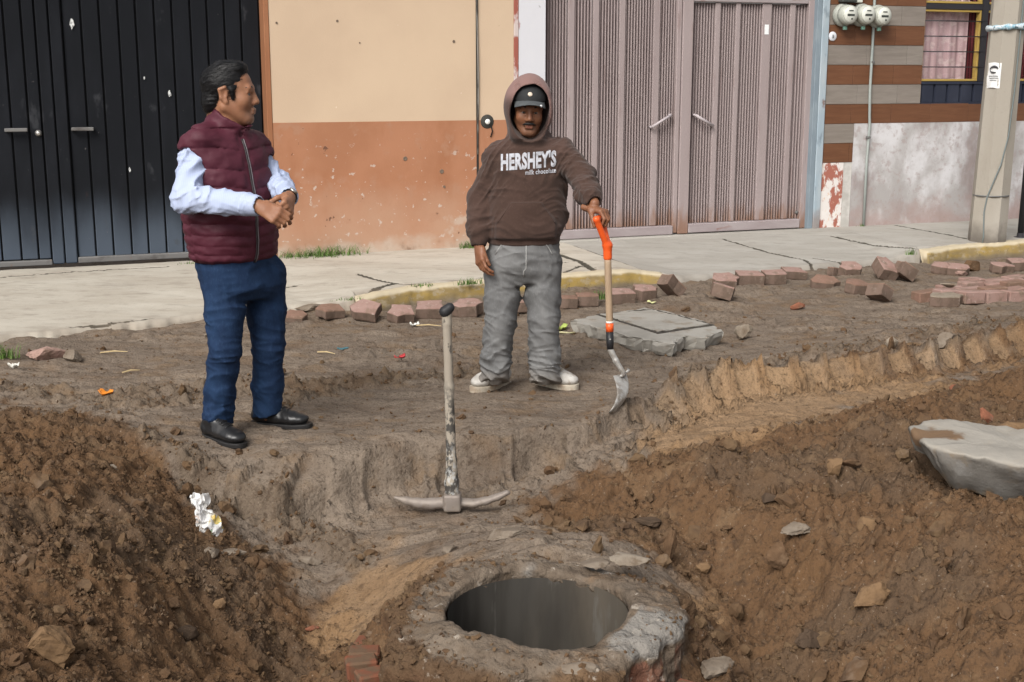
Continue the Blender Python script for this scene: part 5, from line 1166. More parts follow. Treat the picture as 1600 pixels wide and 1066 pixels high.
# the thick broken concrete block half sunk in the right heap
ZB = .275
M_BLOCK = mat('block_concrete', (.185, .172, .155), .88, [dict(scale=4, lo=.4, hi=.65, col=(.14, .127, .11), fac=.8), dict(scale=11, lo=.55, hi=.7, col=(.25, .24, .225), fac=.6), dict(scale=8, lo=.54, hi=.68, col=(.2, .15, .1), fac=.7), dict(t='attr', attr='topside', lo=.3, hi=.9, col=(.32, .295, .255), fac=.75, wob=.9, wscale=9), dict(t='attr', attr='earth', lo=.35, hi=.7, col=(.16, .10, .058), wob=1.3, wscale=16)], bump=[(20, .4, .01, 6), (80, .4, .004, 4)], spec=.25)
o_ = [(1.573, 4.895, 0.275), (1.554, 4.706, 0.275), (1.563, 4.612, 0.275), (1.593, 4.570, 0.275), (1.707, 4.490, 0.275), (1.831, 4.388, 0.275), (2.042, 4.248, 0.275), (2.308, 4.291, 0.275), (2.517, 4.706, 0.275), (2.276, 4.767, 0.275), (2.018, 4.867, 0.275), (1.894, 4.942, 0.275), (1.753, 4.981, 0.275), (1.644, 4.961, 0.275)]
b_ = [(1.610, 4.743, 0.200), (1.629, 4.675, 0.170), (1.652, 4.649, 0.140), (1.672, 4.618, 0.120), (1.749, 4.572, 0.100), (1.901, 4.528, 0.090), (2.141, 4.429, 0.090), (2.417, 4.470, 0.100), (2.697, 5.025, 0.100), (2.409, 5.025, 0.100), (2.112, 5.070, 0.100), (1.997, 5.115, 0.100), (1.855, 5.095, 0.120), (1.719, 4.973, 0.170)]
def dense(P, k=7): return np.array([np.array(a) + (np.array(b) - np.array(a)) * i / k for a, b in zip(P, P[1:] + P[:1]) for i in range(k)])
Tp, Bp = dense(o_), dense(b_); cT = Tp.mean(0); n_ = len(Tp); rings = []
for t in (1.0, .85, .65, .45, .28, .14, .05): rings.append(Tp + (Bp - Tp) * (t ** 1.25) + (Tp - cT) * np.array([1, 1, 0]) * .03 * math.sin(t * 3.1))
for s, dz in ((.985, .006), (.95, .009), (.8, .011), (.6, .012), (.4, .012), (.2, .012)): rings.append(cT + (Tp - cT) * [s, s, 1] + [0, 0, dz])
V = np.concatenate(rings + [[cT + [0, 0, .012]]]); V[:7 * n_] += np.repeat((rng.normal(size=(n_, 3)) * .0018)[None], 7, 0).reshape(-1, 3); V = V + np.stack([fbm(V[:, 0] * 7, V[:, 1] * 7, V[:, 2] * 7 + 5 * k, 6) * .020 for k in range(3)], 1)
m_ = len(rings); fs = [(i * n_ + k, i * n_ + (k + 1) % n_, (i + 1) * n_ + (k + 1) % n_, (i + 1) * n_ + k) for i in range(m_ - 1) for k in range(n_)] + [((m_ - 1) * n_ + k, (m_ - 1) * n_ + (k + 1) % n_, m_ * n_) for k in range(n_)]
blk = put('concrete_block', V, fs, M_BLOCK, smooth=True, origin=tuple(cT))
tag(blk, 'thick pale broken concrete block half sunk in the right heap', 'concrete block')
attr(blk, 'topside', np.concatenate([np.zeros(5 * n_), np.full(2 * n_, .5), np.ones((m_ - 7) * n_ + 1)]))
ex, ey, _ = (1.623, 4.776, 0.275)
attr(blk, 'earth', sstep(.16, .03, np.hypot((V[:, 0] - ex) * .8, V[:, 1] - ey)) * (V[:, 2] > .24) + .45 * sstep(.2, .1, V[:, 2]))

# ---------------------------------------------------------------- pickaxe standing on its head
hx, hy = (-0.255, 5.227)
hz_ = float(gz(hx, hy)) + .05
pk = thing('pickaxe', (hx, hy, hz_ - .05), 'pickaxe with a muddy wooden handle standing on its head in the pit', 'pickaxe')
M_HANDLE = mat('pick_handle', (.30, .26, .21), .8, [dict(scale=(9, 9, 2.2), lo=.4, hi=.65, col=(.37, .33, .27), fac=.8), dict(scale=(40, 40, 22), lo=.44, hi=.54, col=(.035, .033, .032), fac=.9, mask=('z', .64, .42)), dict(scale=(24, 24, 14), lo=.60, hi=.66, col=(.05, .045, .04), fac=.8), dict(scale=(55, 55, 45), lo=.5, hi=.6, col=(.42, .42, .41), fac=.7, mask=('z', .36, .2))], bump=[((30, 30, 12), .4, .004, 4)], spec=.25)
M_IRON = mat('pick_iron', (.235, .20, .175), .6, [dict(scale=12, lo=.4, hi=.65, col=(.25, .21, .175), fac=.8), dict(scale=30, lo=.55, hi=.7, col=(.17, .13, .10), fac=.7), dict(scale=6, lo=.6, hi=.75, col=(.33, .30, .27), fac=.6)], bump=[(40, .3, .003, 4)], spec=.4, metal=.25)
tp_ = np.array((-0.272, 5.200, 0.688)); tp_[1] = hy + .03
F = Field((hx - .08, hy - .06, hz_ - .05), (hx + .07, hy + .10, tp_[2] + .06), .005)
b0 = np.array([hx, hy, hz_])
for t0, t1, r0, r1 in ((-.02, .10, .029, .030), (.10, .22, .030, .022), (.22, .6, .022, .0195), (.6, .93, .0195, .019), (.93, .985, .019, .023)):
    F.cone(b0 + (tp_ - b0) * t0, b0 + (tp_ - b0) * t1, r0, r1, .012)
F.displace(lambda x, y, z: -fbm(x * 30, y * 30, z * 9, 3) * .0022)
V, Fc = F.mesh(); put('handle', V, Fc, M_HANDLE, pk, smooth=True)
F = Field(tp_ - .06, tp_ + .06, .004); F.cone(tp_ + [-.006, -.005, -.010], tp_ + [.012, -.002, .006], .026, .021, .01); V, Fc = F.mesh()
put('handle_end', V, Fc, mat('black_end', (.022, .022, .024), .5, bump=[(30, .3, .003, 3)]), pk, smooth=True)
F = Field((hx - .30, hy - .08, hz_ - .08), (hx + .30, hy + .10, hz_ + .10), .004)
ax3 = [(1, .0, 0), (0, 1, 0), (0, 0, 1)]
F.rbox(b0 + [0, 0, .0], ax3, (.037, .040, .038), .010, .004)
lp = [(-.03, 0, -.004), (-.09, .003, -.012), (-.15, .008, -.010), (-.20, .010, .0), (-.245, .012, .012)]
rp = [(.03, 0, -.004), (.09, -.004, -.006), (.14, -.010, .006), (.19, -.016, .024), (.232, -.02, .046)]
for P, rr, fl in ((lp, (.026, .024, .021, .016, .008), 1.0), (rp, (.026, .025, .023, .020, .016), .70)):
    for a, b, r0, r1 in zip(P[:-1], P[1:], rr[:-1], rr[1:]): F.cone(b0 + a, b0 + b, r0, r1, .01, flat=((0, 0, 1), fl) if fl < 1 else None)
F.rbox(b0 + [0, 0, .10], ax3, (.020, .020, .075), .012, .004, sub=True)
F.displace(lambda x, y, z: -fbm(x * 35, y * 35, z * 35, 2) * .0015)
V, Fc = F.mesh(); put('pick_head', V, Fc, M_IRON, pk, smooth=True)

# ---------------------------------------------------------------- crumpled wrapper, litter, grass
wx, wy = (-1.226, 4.869)
wz_ = float(gz(wx, wy))
M_WRAP = mat('wrapper', (.72, .71, .69), .3, [dict(scale=(16, 16, 16), lo=.52, hi=.56, col=(.62, .45, .07), fac=.9, mask=('x', -.01, .03)), dict(scale=(22, 22, 22), lo=.58, hi=.61, col=(.1, .26, .12), fac=.9, mask=('x', .0, .03)), dict(scale=9, lo=.5, hi=.65, col=(.5, .49, .5), fac=.6), dict(scale=20, lo=.62, hi=.66, col=(.35, .2, .12), fac=.7)], spec=.5)
us, vs_ = np.meshgrid(np.linspace(-1, 1, 44), np.linspace(0, 1, 50), indexing='ij')
wid = .050 * (1 - .45 * np.abs(vs_ - .25) ** 1.0) * (1 - .55 * sstep(.5, .62, vs_) * sstep(.80, .66, vs_))
wv = np.stack([wx - .005 + us * wid - .055 * (vs_ - .3) + .03 * (1 - vs_) * 0, wy + .03 * us ** 2 + .055 * vs_ + .0 * us, wz_ - .012 + .155 * vs_ - .01 * us ** 2], -1)
cr_ = np.stack([np.abs(fbm(us * 1.3 + 9 * k, vs_ * 2.6, 3.0 * k, 2)) for k in range(3)], -1)
wv = wv + (cr_ - .25) * np.array([.018, .060, .018]) + np.stack([0 * us, -.010 * np.sin(us * 4 + vs_ * 5), .0 * us], -1)
ix = np.arange(44 * 50).reshape(44, 50); Fq = np.stack([ix[:-1, :-1], ix[1:, :-1], ix[1:, 1:], ix[:-1, 1:]], -1).reshape(-1, 4)
wr = put('crumpled_wrapper', wv.reshape(-1, 3), Fq, M_WRAP, origin=(wx, wy, wz_)); tag(wr, 'crumpled shiny white snack wrapper with yellow print at the left of the pit', 'wrapper')
so = wr.modifiers.new('thickness', 'SOLIDIFY'); so.thickness = .0012
def litter(name, xy, sx_, sy_, col, label, cat, yaw=0.0, curl=.012, seed=0):
    a, b = np.meshgrid(np.linspace(-1, 1, 9), np.linspace(-1, 1, 7), indexing='ij'); c, s = math.cos(yaw), math.sin(yaw)
    k_ = (1 - .25 * np.abs(a) ** 2); dx, dy = a * sx_, b * sy_ * k_
    z = float(gz(*xy)) + .010 + curl * (a ** 2 * .7 + b ** 2 * .5) + fbm(a * 1.4 + seed, b * 1.4, seed, 2) * curl
    v = np.stack([xy[0] + dx * c - dy * s, xy[1] + dx * s + dy * c, z], -1).reshape(-1, 3); ix = np.arange(63).reshape(9, 7)
    o = put(name, v, np.stack([ix[:-1, :-1], ix[1:, :-1], ix[1:, 1:], ix[:-1, 1:]], -1).reshape(-1, 4), mat(name + '_m', col, .6, [dict(scale=30, lo=.4, hi=.7, col=tuple(q * .7 for q in col))]), smooth=True, origin=(xy[0], xy[1], float(gz(*xy))))
    so = o.modifiers.new('thickness', 'SOLIDIFY'); so.thickness = .002
    tag(o, label, cat)
litter('red_wrapper', (-0.655, 7.302), .032, .022, (.50, .045, .05), 'small red scrap on the earth between the two men', 'litter', .2, .012, 1)
litter('orange_peel', (-2.097, 6.416), .034, .022, (.75, .25, .03), 'orange peel scrap on the earth at the far left', 'litter', .1, .016, 2)
litter('blue_scrap', (-1.018, 7.534), .034, .016, (.06, .16, .19), 'small teal plastic scrap on the earth near the vest', 'litter', .1, .008, 3)
litter('white_scrap', (-0.647, 8.355), .030, .016, (.75, .75, .70), 'white scrap below the pavers left of the pickaxe handle', 'litter', .3, .016, 4)
litter('yellow_leaf', (1.013, 9.150), .032, .018, (.60, .60, .30), 'pale yellow leaf behind the broken concrete slab', 'leaf', -.2, .01, 5)
litter('green_leaf', (0.320, 8.268), .045, .026, (.38, .46, .12), 'torn pale green leaf beside the hooded man', 'leaf', .5, .03, 6)
litter('dry_leaf', (0.338, 8.086), .07, .012, (.50, .46, .27), 'long dry leaf under the torn green leaf', 'leaf', .05, .008, 7)
litter('paper_scrap', (-2.794, 6.995), .02, .03, (.66, .64, .58), 'cream paper scrap at the far left edge', 'litter', 1.2, .02, 8)
for (u_, l_, yw, lb) in (((-2.385, 7.492), .16, .1, 'dry straw stalk on the earth at the left'), ((-2.131, 6.973), .10, .6, 'short dry straw by the left pavement edge'), ((-0.550, 8.296), .17, -.2, 'dry straw below the pickaxe handle end'), ((-1.109, 7.466), .13, -.5, 'dry straw near the legs of the man in the vest')):
    p = np.array([*u_, float(gz(*u_)) + .012]); d_ = np.array([math.cos(yw), math.sin(yw), .02])
    o = MB().tube([p - d_ * l_ / 2, p + [0, .004, .006], p + d_ * l_ / 2], [.004, .0045, .002], 5).put('straw', M_STRAW if 'M_STRAW' in globals() else globals().setdefault('M_STRAW', mat('straw', (.48, .37, .2), .8)), origin=tuple(p)); tag(o, lb, 'straw', 'dry straws on the earth')
M_GRASS = mat('grass_blade', (.075, .135, .028), .6, [dict(scale=9, lo=.4, hi=.65, col=(.12, .20, .045), fac=.9), dict(scale=20, lo=.6, hi=.7, col=(.24, .22, .08), fac=.7)], spec=.3)
def tuft(c, n, rad, h, label, along=None, seed=1, lean=.5):
    g_ = np.random.default_rng(seed); mb = MB()
    for _ in range(n):
        o_ = g_.normal(size=2) * rad; b = np.array(c, float) + (along * o_[0] if along is not None else np.array([o_[0], 0, 0])) + np.array([0, -abs(o_[1]) * .5, 0])
        L_ = h * g_.uniform(.4, 1.15); az = g_.uniform(0, 6.28); ln = g_.uniform(.1, lean) * L_; w_ = g_.uniform(.002, .0042)
        d_ = np.array([math.cos(az), math.sin(az), 0]); s_ = np.array([-d_[1], d_[0], 0]) * w_; base = len(mb.v)
        for t in (0, .35, .7, 1.0):
            q = b + d_ * ln * t * t * 1.6 + WZ * L_ * (t - .32 * t * t * (ln / L_)); k = (1 - t) ** .6 + .02
            mb.v += [tuple(q - s_ * k), tuple(q + WZ * w_ * .3 * k), tuple(q + s_ * k)]
        for i in range(3):
            for j in range(2): mb.f.append((base + i * 3 + j, base + i * 3 + j + 1, base + i * 3 + j + 4, base + i * 3 + j + 3))
    o = mb.put('grass_tuft', M_GRASS, origin=tuple(c)); tag(o, label, 'grass', 'weeds along the pavement')
def on_walk(u, n): return wp(u, n, float(walk_z(u, n)))
tuft(wp(-1.72, .05, .115), 330, .16, .11, 'largest clump of grass at the foot of the orange wall', WU, 2, .8)
tuft(wp(-2.0, .06, .115), 60, .06, .07, 'small grass clump by the vest, left of the largest clump', WU, 3)
tuft(wp(-.43, .04, .12), 90, .05, .075, 'grass clump at the wall beside the hooded sleeve', WU, 4)
tuft((-0.316, 9.331, 0.130), 90, .05, .055, 'grass on the pavement crack just behind the yellow kerb', WU, 5)
tuft((-0.655, 9.244, 0.130), 60, .05, .03, 'low weeds in the crack behind the left yellow kerb', WU, 6)
tuft((-1.108, 8.732, 0.120), 50, .07, .025, 'low weeds where the left yellow kerb begins', WU, 7)
tuft((*(0.634, 9.256), .03), 110, .045, .075, 'grass growing between pavers beside the shovel handle', WU, 8)
tuft((*(-2.946, 7.279), .03), 90, .04, .09, 'grass at the broken pavement edge on the far left', None, 9)
tuft((3.426, 10.900, 0.130), 40, .03, .06, 'little weed at the start of the right yellow kerb', None, 10)
tuft(wp(3.72, .03, .15), 12, .03, .03, 'tiny weed at the foot of the stained wall', WU, 11)
tuft((-2.633, 10.440, 0.120), 30, .05, .025, 'moss like weeds by the black gate corner', WU, 12)

# ---------------------------------------------------------------- people
A3 = np.array
def frame(fwd, up=(0, 0, 1)):
    f = unit(fwd); l = unit(np.cross(up, f)); u = np.cross(f, l); return f, l, u

def build_head(F, c, fwd, s=1.0, roll=0.0, nose=1.0, ears=True, jowl=1.0, up=(0, 0, 1)):
    """skull, face and neck root in a head frame: f forward, l to the person's left, u up"""
    f, l, u = frame(fwd, up); M = np.stack([f, l, u]); c = A3(c, float)
    P = lambda x, y, z: c + s * (x * f + y * l + z * u)
    E = lambda p, r, k, sub=False: F.ell(P(*p), M, A3(r) * s, k * s, sub)
    C = lambda a, b, ra, rb, k, sub=False: F.cone(P(*a), P(*b), ra * s, rb * s, k * s, sub)
    E((-.014, 0, .035), (.100, .077, .088), .02)
    E((.028, 0, -.030), (.064, .061, .086), .03)
    for y in (-1, 1):
        C((-.012, y * .054, -.050), (.058, y * .022, -.098), .022 * jowl, .019 * jowl, .025)
        E((.055, y * .042, -.026), (.030, .024, .030), .02)
    C((.070, -.010, -.101), (.070, .010, -.101), .020, .020, .02)
    C((.078, -.034, .026), (.078, .034, .026), .014, .014, .014)
    for y in (-1, 1): E((.094, y * .032, .002), (.016, .019, .0115), .010, True)
    C((.086, 0, .018), (.105, 0, -.028), .0085, .0130 * nose, .012)
    for y in (-1, 1): E((.094, y * .0145, -.034), (.013, .0095, .009), .008)
    for y in (-1, 1): E((.103, y * .0075, -.042), (.006, .004, .004), .003, True)
    C((.093, -.016, -.0605), (.093, .016, -.0605), .0075, .0075, .006)
    C((.091, -.014, -.0730), (.091, .014, -.0730), .0085, .0085, .006)
    C((.104, -.022, -.0668), (.104, .022, -.0668), .0035, .0035, .003, True)
    for y in (-1, 1): C((.076, y * .044, .010), (.0865, y * .020, .0125), .0060, .0055, .004); 
    for y in (-1, 1): C((.077, y * .042, -.0075), (.0860, y * .022, -.009), .0055, .005, .005)
    if ears:
        for y in (-1, 1):
            C((-.030, y * .083, .018), (-.008, y * .083, .028), .0065, .0065, .008); C((-.030, y * .083, .018), (-.024, y * .081, -.016), .0065, .0055, .008); C((-.024, y * .081, -.016), (-.006, y * .077, -.034), .0055, .006, .008)
            E((-.014, y * .078, -.001), (.018, .006, .027), .008); E((-.004, y * .078, -.030), (.009, .006, .010), .006)
            E((-.010, y * .086, .002), (.008, .006, .014), .004, True)
    return P, M

def build_neck(F, P, base, r0=.058, r1=.064, k=.02): F.cone(P(-.030, 0, -.075), base, r0, r1, k)

def build_hand(F, w, d, n, side, curls, s=1.0, thumb=None, spread=.0, k=.004, tcurl=.35):
    """palm and five jointed fingers. w wrist, d towards the knuckles, n the palm side, side +1/-1: thumb along +-(d x n)"""
    d = unit(d); n = unit(A3(n, float) - d * np.dot(n, d)); t = np.cross(d, n) * side; w = A3(w, float)
    P = lambda a, b, c: w + s * (a * d + b * t + c * n)
    F.cone(P(-.03, 0, 0), P(.020, 0, 0), .026 * s, .027 * s, .012, flat=(n, .78))
    for y0, y1, r in ((.016, .031, .0155), (.006, .011, .0165), (-.006, -.010, .016), (-.016, -.030, .0145)):
        F.cone(P(.012, y0, 0), P(.082 - abs(y1 - .005) * .22, y1, 0), r * s, .0125 * s, .012)
    tips = []
    for i, (y, L, r) in enumerate(((.031, (.043, .026, .020), .0098), (.0105, (.047, .030, .021), .0100), (-.0105, (.043, .028, .021), .0096), (-.0300, (.034, .020, .019), .0086))):
        p = P(.084 - abs(y - .005) * .22, y, 0); a = 0; fan = (y / .03) * spread
        dd = unit(d + t * fan); rr = r
        for j, (q, c) in enumerate(zip(L, curls[i] if hasattr(curls[0], '__len__') else curls)):
            a += c; v = dd * math.cos(a) + n * math.sin(a); e = p + v * q * s
            F.cone(p, e, rr * s, rr * .90 * s, k if j else .007); p, rr = e, rr * .90
        tips.append(p)
    b0 = P(.018, .026, .006); td = unit(thumb[0] * d + thumb[1] * t + thumb[2] * n) if thumb is not None else unit(.7 * d + .6 * t + .4 * n)
    b1 = b0 + td * .040 * s; F.cone(P(.010, .012, .004), b0, .016 * s, .0155 * s, .012); F.cone(b0, b1, .0155 * s, .0118 * s, .008)
    bend = unit(td * math.cos(tcurl) + unit(.8 * n - .6 * t + .2 * d) * math.sin(tcurl)); b2 = b1 + bend * .031 * s; F.cone(b1, b2, .0115 * s, .0105 * s, .004)
    b3 = b2 + unit(bend * .9 + unit(.8 * n - .6 * t) * .35) * .022 * s; F.cone(b2, b3, .0103 * s, .0090 * s, .004)
    return tips

def folds(ax, f1, amp, seed, cross=5.0):
    """cloth folds: sharp-crested creases across axis ax, in patches, leaning both ways"""
    ax = unit(ax); o1 = unit(np.cross(ax, [.3, .9, .1])); o2 = np.cross(ax, o1)
    def fn(x, y, z):
        a = x * ax[0] + y * ax[1] + z * ax[2]; b = x * o1[0] + y * o1[1] + z * o1[2]; c = x * o2[0] + y * o2[1] + z * o2[2]
        wrp = 1.1 * noise3(b * 5, c * 5, a * 5 + seed); out = 0
        for k, (ln, sc) in enumerate(((.55, 1.0), (-.45, 1.25), (.1, 2.1))):
            t = a + ln * b - ln * .6 * c
            n_ = noise3(t * f1 * sc + wrp, b * cross * .55 * sc, c * cross * .55 * sc + seed + 7 * k)
            pm = sstep(-.25, .35, noise3(a * 4.5 + k * 9, b * 4.5, c * 4.5 + seed))
            out = out + (np.clip(1 - np.abs(n_) * 2.4, 0, 1) ** 1.6 - .28) * pm / (1 + .55 * k)
        return -out * amp
    return fn

def shoe(name, parent, heel, toe, m_up, m_sole, label=None, H=.085, W=.048, white=False):
    """a laced shoe: upper on a welted sole, laces and a tongue"""
    heel, toe = A3(heel, float), A3(toe, float); f = unit((toe - heel) * [1, 1, 0]); l = A3([-f[1], f[0], 0]); L = float(np.linalg.norm((toe - heel)[:2])); slope = (toe[2] - heel[2]) / L
    f3 = unit(f + WZ * slope); u3 = unit(np.cross(f3, l))
    P = lambda a, b, c: heel + f3 * a * L + l * b + u3 * c
    F = Field(np.minimum(heel, toe) - .09, np.maximum(heel, toe) + [.09, .09, .19], .004)
    th = .028 if white else .018
    for a, b, r0, r1 in ((.12, .45, W * .84, W * .86), (.45, .74, W * .86, W * 1.0), (.74, .84, W * 1.0, W * .84)): F.cone(P(a, 0, .03 + th), P(b, 0, .026 + th), r0, r1, .02, flat=(u3, .62 if a > .4 else .8))
    F.cone(P(.13, 0, .045 + th), P(.20, 0, H + th), W * .76, W * .78, .02); F.cone(P(.20, 0, H + th), P(.62, 0, .036 + th), W * .66, W * .70, .03)
    F.displace(folds(f3, 26, .003, 3))
    V, Fc = F.mesh(); h_ = (V - heel) @ u3; V = V + np.outer(np.maximum(th - .004 - h_, 0), u3)
    up = put(name, V, Fc, m_up, parent, smooth=True, label=label)
    out = []
    for t in np.linspace(0, 2 * math.pi, 40, endpoint=False):
        c, s_ = math.cos(t), math.sin(t); a = .5 + .53 * np.sign(c) * abs(c) ** .72; wd = W * (1.0 + .12 * math.sin((a - .2) * 3)) * (.86 if a < .5 else 1.0); b = wd * np.sign(s_) * abs(s_) ** .78; out.append((a, b))
    rings = [[P(a, b * s1, z + .010 * max(a - .8, 0) * 4 * .5) for a, b in out] for s1, z in ((.90, 0), (.95, .004), (.95, th * .55), (.96, th * .6), (.96, th), (.91, th + .003))]
    n_ = len(out); vs = [v for r_ in rings for v in r_]
    fs = [(i * n_ + k, i * n_ + (k + 1) % n_, (i + 1) * n_ + (k + 1) % n_, (i + 1) * n_ + k) for i in range(5) for k in range(n_)] + [tuple(range(n_))[::-1], tuple(5 * n_ + k for k in range(n_))]
    put('sole', vs, fs, m_sole, up, smooth=False)
    T = bvh_of(V, Fc); mb = MB()
    for k in range(5):
        a0 = .34 + .075 * k; row = []
        for b in np.linspace(-.024, .024, 7):
            o = P(a0 + b * (.5 if k % 2 else -.5), b, .25); h, _, _, _ = T.ray_cast(Vector(o), Vector(-u3))
            if h is not None: row.append(A3(h) + u3 * .002)
        if len(row) > 2: mb.tube(row, .0033, 5)
    mb.put('laces', m_sole if white else m_up, up, smooth=True)
    return up

M_SKIN1 = mat('skin_brown', (.30, .142, .078), .5, [dict(scale=14, lo=.4, hi=.65, col=(.255, .112, .060), fac=.7), dict(scale=60, lo=.5, hi=.7, col=(.22, .10, .055), fac=.4), dict(t='attr', attr='lip', lo=.3, hi=.8, col=(.24, .085, .065), fac=.8), dict(t='attr', attr='stubble', lo=.1, hi=1.0, col=(.17, .095, .066), fac=.55)], bump=[(120, .12, .002, 3)], spec=.4)
M_SKIN2 = mat('skin_tan', (.225, .097, .050), .5, [dict(scale=14, lo=.4, hi=.65, col=(.185, .076, .038), fac=.7), dict(scale=60, lo=.5, hi=.7, col=(.19, .08, .042), fac=.4), dict(t='attr', attr='lip', lo=.3, hi=.8, col=(.26, .075, .055), fac=.8), dict(t='attr', attr='stubble', lo=.1, hi=1.0, col=(.13, .07, .045), fac=.5)], bump=[(120, .12, .002, 3)], spec=.4)
for m_ in (M_SKIN1, M_SKIN2):
    b_ = m_.node_tree.nodes['Principled BSDF']; b_.inputs['Subsurface Weight'].default_value = .08; b_.inputs['Subsurface Radius'].default_value = (.012, .005, .003); b_.inputs['Subsurface Scale'].default_value = 1.0
M_HAIR = mat('hair_black', (.008, .0075, .008), .5, [dict(scale=(26, 26, 26), lo=.54, hi=.7, col=(.075, .075, .082), fac=.35, mask=('z', 1.645, 1.70))], bump=[((160, 60, 160), .5, .003, 3)], spec=.25)  # grey sheen on the crown is painted into the hair colour
M_HAIR2 = mat('moustache_black', (.014, .011, .010), .6)
M_EYEW = mat('eye_white', (.20, .17, .15), .25, spec=.5)
M_IRIS = mat('iris_dark', (.018, .010, .007), .15, spec=.6)

def face_bits(parent, P, M, s, brow=True):
    f = M[0]
    for y in (-1, 1):
        e = P(.0740, y * .0315, .0025)
        eb = MB().lathe(e, f, [(r * s, h * s) for r, h in ((.004, -.011), (.009, -.008), (.0118, 0), (.0105, .0055), (.0075, .0092), (.004, .0111), (.0005, .0118))], 14).put('eye', M_EYEW, parent, smooth=True)
        MB().lathe(e + f * .0093 * s, f, [(.0058 * s, 0), (.0054 * s, .0018 * s), (.003 * s, .003 * s), (.0004, .0034 * s)], 12).put('iris', M_IRIS, eb, smooth=True)
        if brow:
            mb = MB(); mb.tube([P(.0885, y * .016, .027), P(.0905, y * .026, .0315), P(.083, y * .040, .0325), P(.070, y * .051, .028)], [.0035 * s, .0050 * s, .0042 * s, .0015], 6); mb.put('eyebrow', M_HAIR2, parent, smooth=True)

def skin_attrs(o, V, P, s):
    c = P(.094, 0, -.067); lips = sstep(.021 * s, .012 * s, np.sqrt(((V - c) ** 2).sum(1)))
    up_ = (V - c)[:, 2]; attr(o, 'lip', lips * (np.abs(up_) < .013 * s))
    j = P(.06, 0, -.085); attr(o, 'stubble', sstep(.075 * s, .03 * s, np.sqrt(((V - j) ** 2).sum(1))))

def seam_tube(name, pts, T, d, r, m, parent, lift=.003, n=5):
    """a cord laid on a garment: points are thrown along d onto it"""
    row = []
    for p in pts:
        h, _, _, _ = T.ray_cast(Vector(A3(p) - A3(d) * .6), Vector(d))
        if h is not None: row.append(A3(h) - A3(d) * lift)
    return MB().tube(row, r, n).put(name, m, parent, smooth=True) if len(row) > 1 else None

# ================= man in the maroon vest
H1 = A3((-1.237, 5.740, 1.562)); fw1 = unit((.8, -.6, 0)); lf1 = A3([-fw1[1], fw1[0], 0]); yaw1 = math.atan2(fw1[1], fw1[0])
ft1 = A3((-1.328, 5.647, 0.000)); p1 = thing('person', (-1.22, 5.72, 0), 'man in a maroon quilted vest, light blue shirt and jeans with hands together', 'person')
S1R, S1L = A3((-1.378, 5.600, 1.344)), A3((-1.154, 5.880, 1.305)); E1R, E1L = A3((-1.397, 5.500, 1.126)), A3((-1.065, 5.840, 1.158)); W1R, W1L = A3((-1.057, 5.340, 1.110)), A3((-0.955, 5.500, 1.129))
HIP1 = A3((-1.258, 5.750, 0.819)); HR1, HL1 = A3((-1.292, 5.680, 0.765)), A3((-1.145, 5.840, 0.746)); K1R, K1L = A3((-1.292, 5.640, 0.436)), A3((-1.138, 5.840, 0.393)); A1R, A1L = A3((-1.357, 5.700, 0.092)), A3((-1.163, 5.880, 0.090))
F = Field((-1.72, 5.15, -.02), (-.72, 6.12, 1.76), .0036)
P1, M1 = build_head(F, H1, (1, .0, -.03), 1.06, nose=1.0, jowl=1.25)
NB1 = A3((-1.270, 5.740, 1.398)); build_neck(F, P1, NB1, .060, .066); F.cone(P1(-.055, 0, -.05), NB1 + [-.015, 0, .01], .050, .058, .03)
CH1 = A3((-1.284, 5.740, 1.218))
F.cone(NB1, CH1, .07, .11, .04); F.cone(CH1, HIP1, .11, .10, .04); F.cone(NB1 - [0, 0, .07], S1R - [0, 0, .05], .04, .034, .03); F.cone(NB1 - [0, 0, .07], S1L - [0, 0, .05], .04, .034, .03)
for S_, E_, W_ in ((S1R, E1R, W1R), (S1L, E1L, W1L)): F.cone(S_, E_, .036, .034, .02); F.cone(E_, W_, .034, .026, .015)
for Hj, K_, A_ in ((HR1, K1R, A1R), (HL1, K1L, A1L)): F.cone(HIP1, Hj, .08, .07, .03); F.cone(Hj, K_, .07, .047, .03); F.cone(K_, A_, .046, .032, .02); F.cone(A_, A3([*A_[:2], .055]), .03, .022, .02)
h1 = A3((-0.958, 5.280, 1.055)) - A3((-1.057, 5.340, 1.110)); build_hand(F, W1R + unit(h1) * .01, h1 + A3([.0, .04, .01]), (.25, .75, -.55), 1, [(.50, .75, .5), (.58, .8, .5), (.66, .85, .5), (.75, .85, .5)], 1.0, thumb=(.85, .35, .55), tcurl=.4)
h2 = A3((-0.944, 5.320, 1.045)) - W1L; build_hand(F, W1L + unit(h2) * .008, h2, (-.9, .05, -.35), -1, [(.8, 1.2, .7), (.9, 1.2, .7), (1.0, 1.2, .7), (1.05, 1.2, .7)], 1.02, thumb=(.75, .5, .6), tcurl=.6)
V, Fc = F.mesh()
body1 = put('body', V, Fc, M_SKIN1, p1, smooth=True); skin_attrs(body1, V, P1, 1.02); face_bits(p1, P1, M1, 1.02)
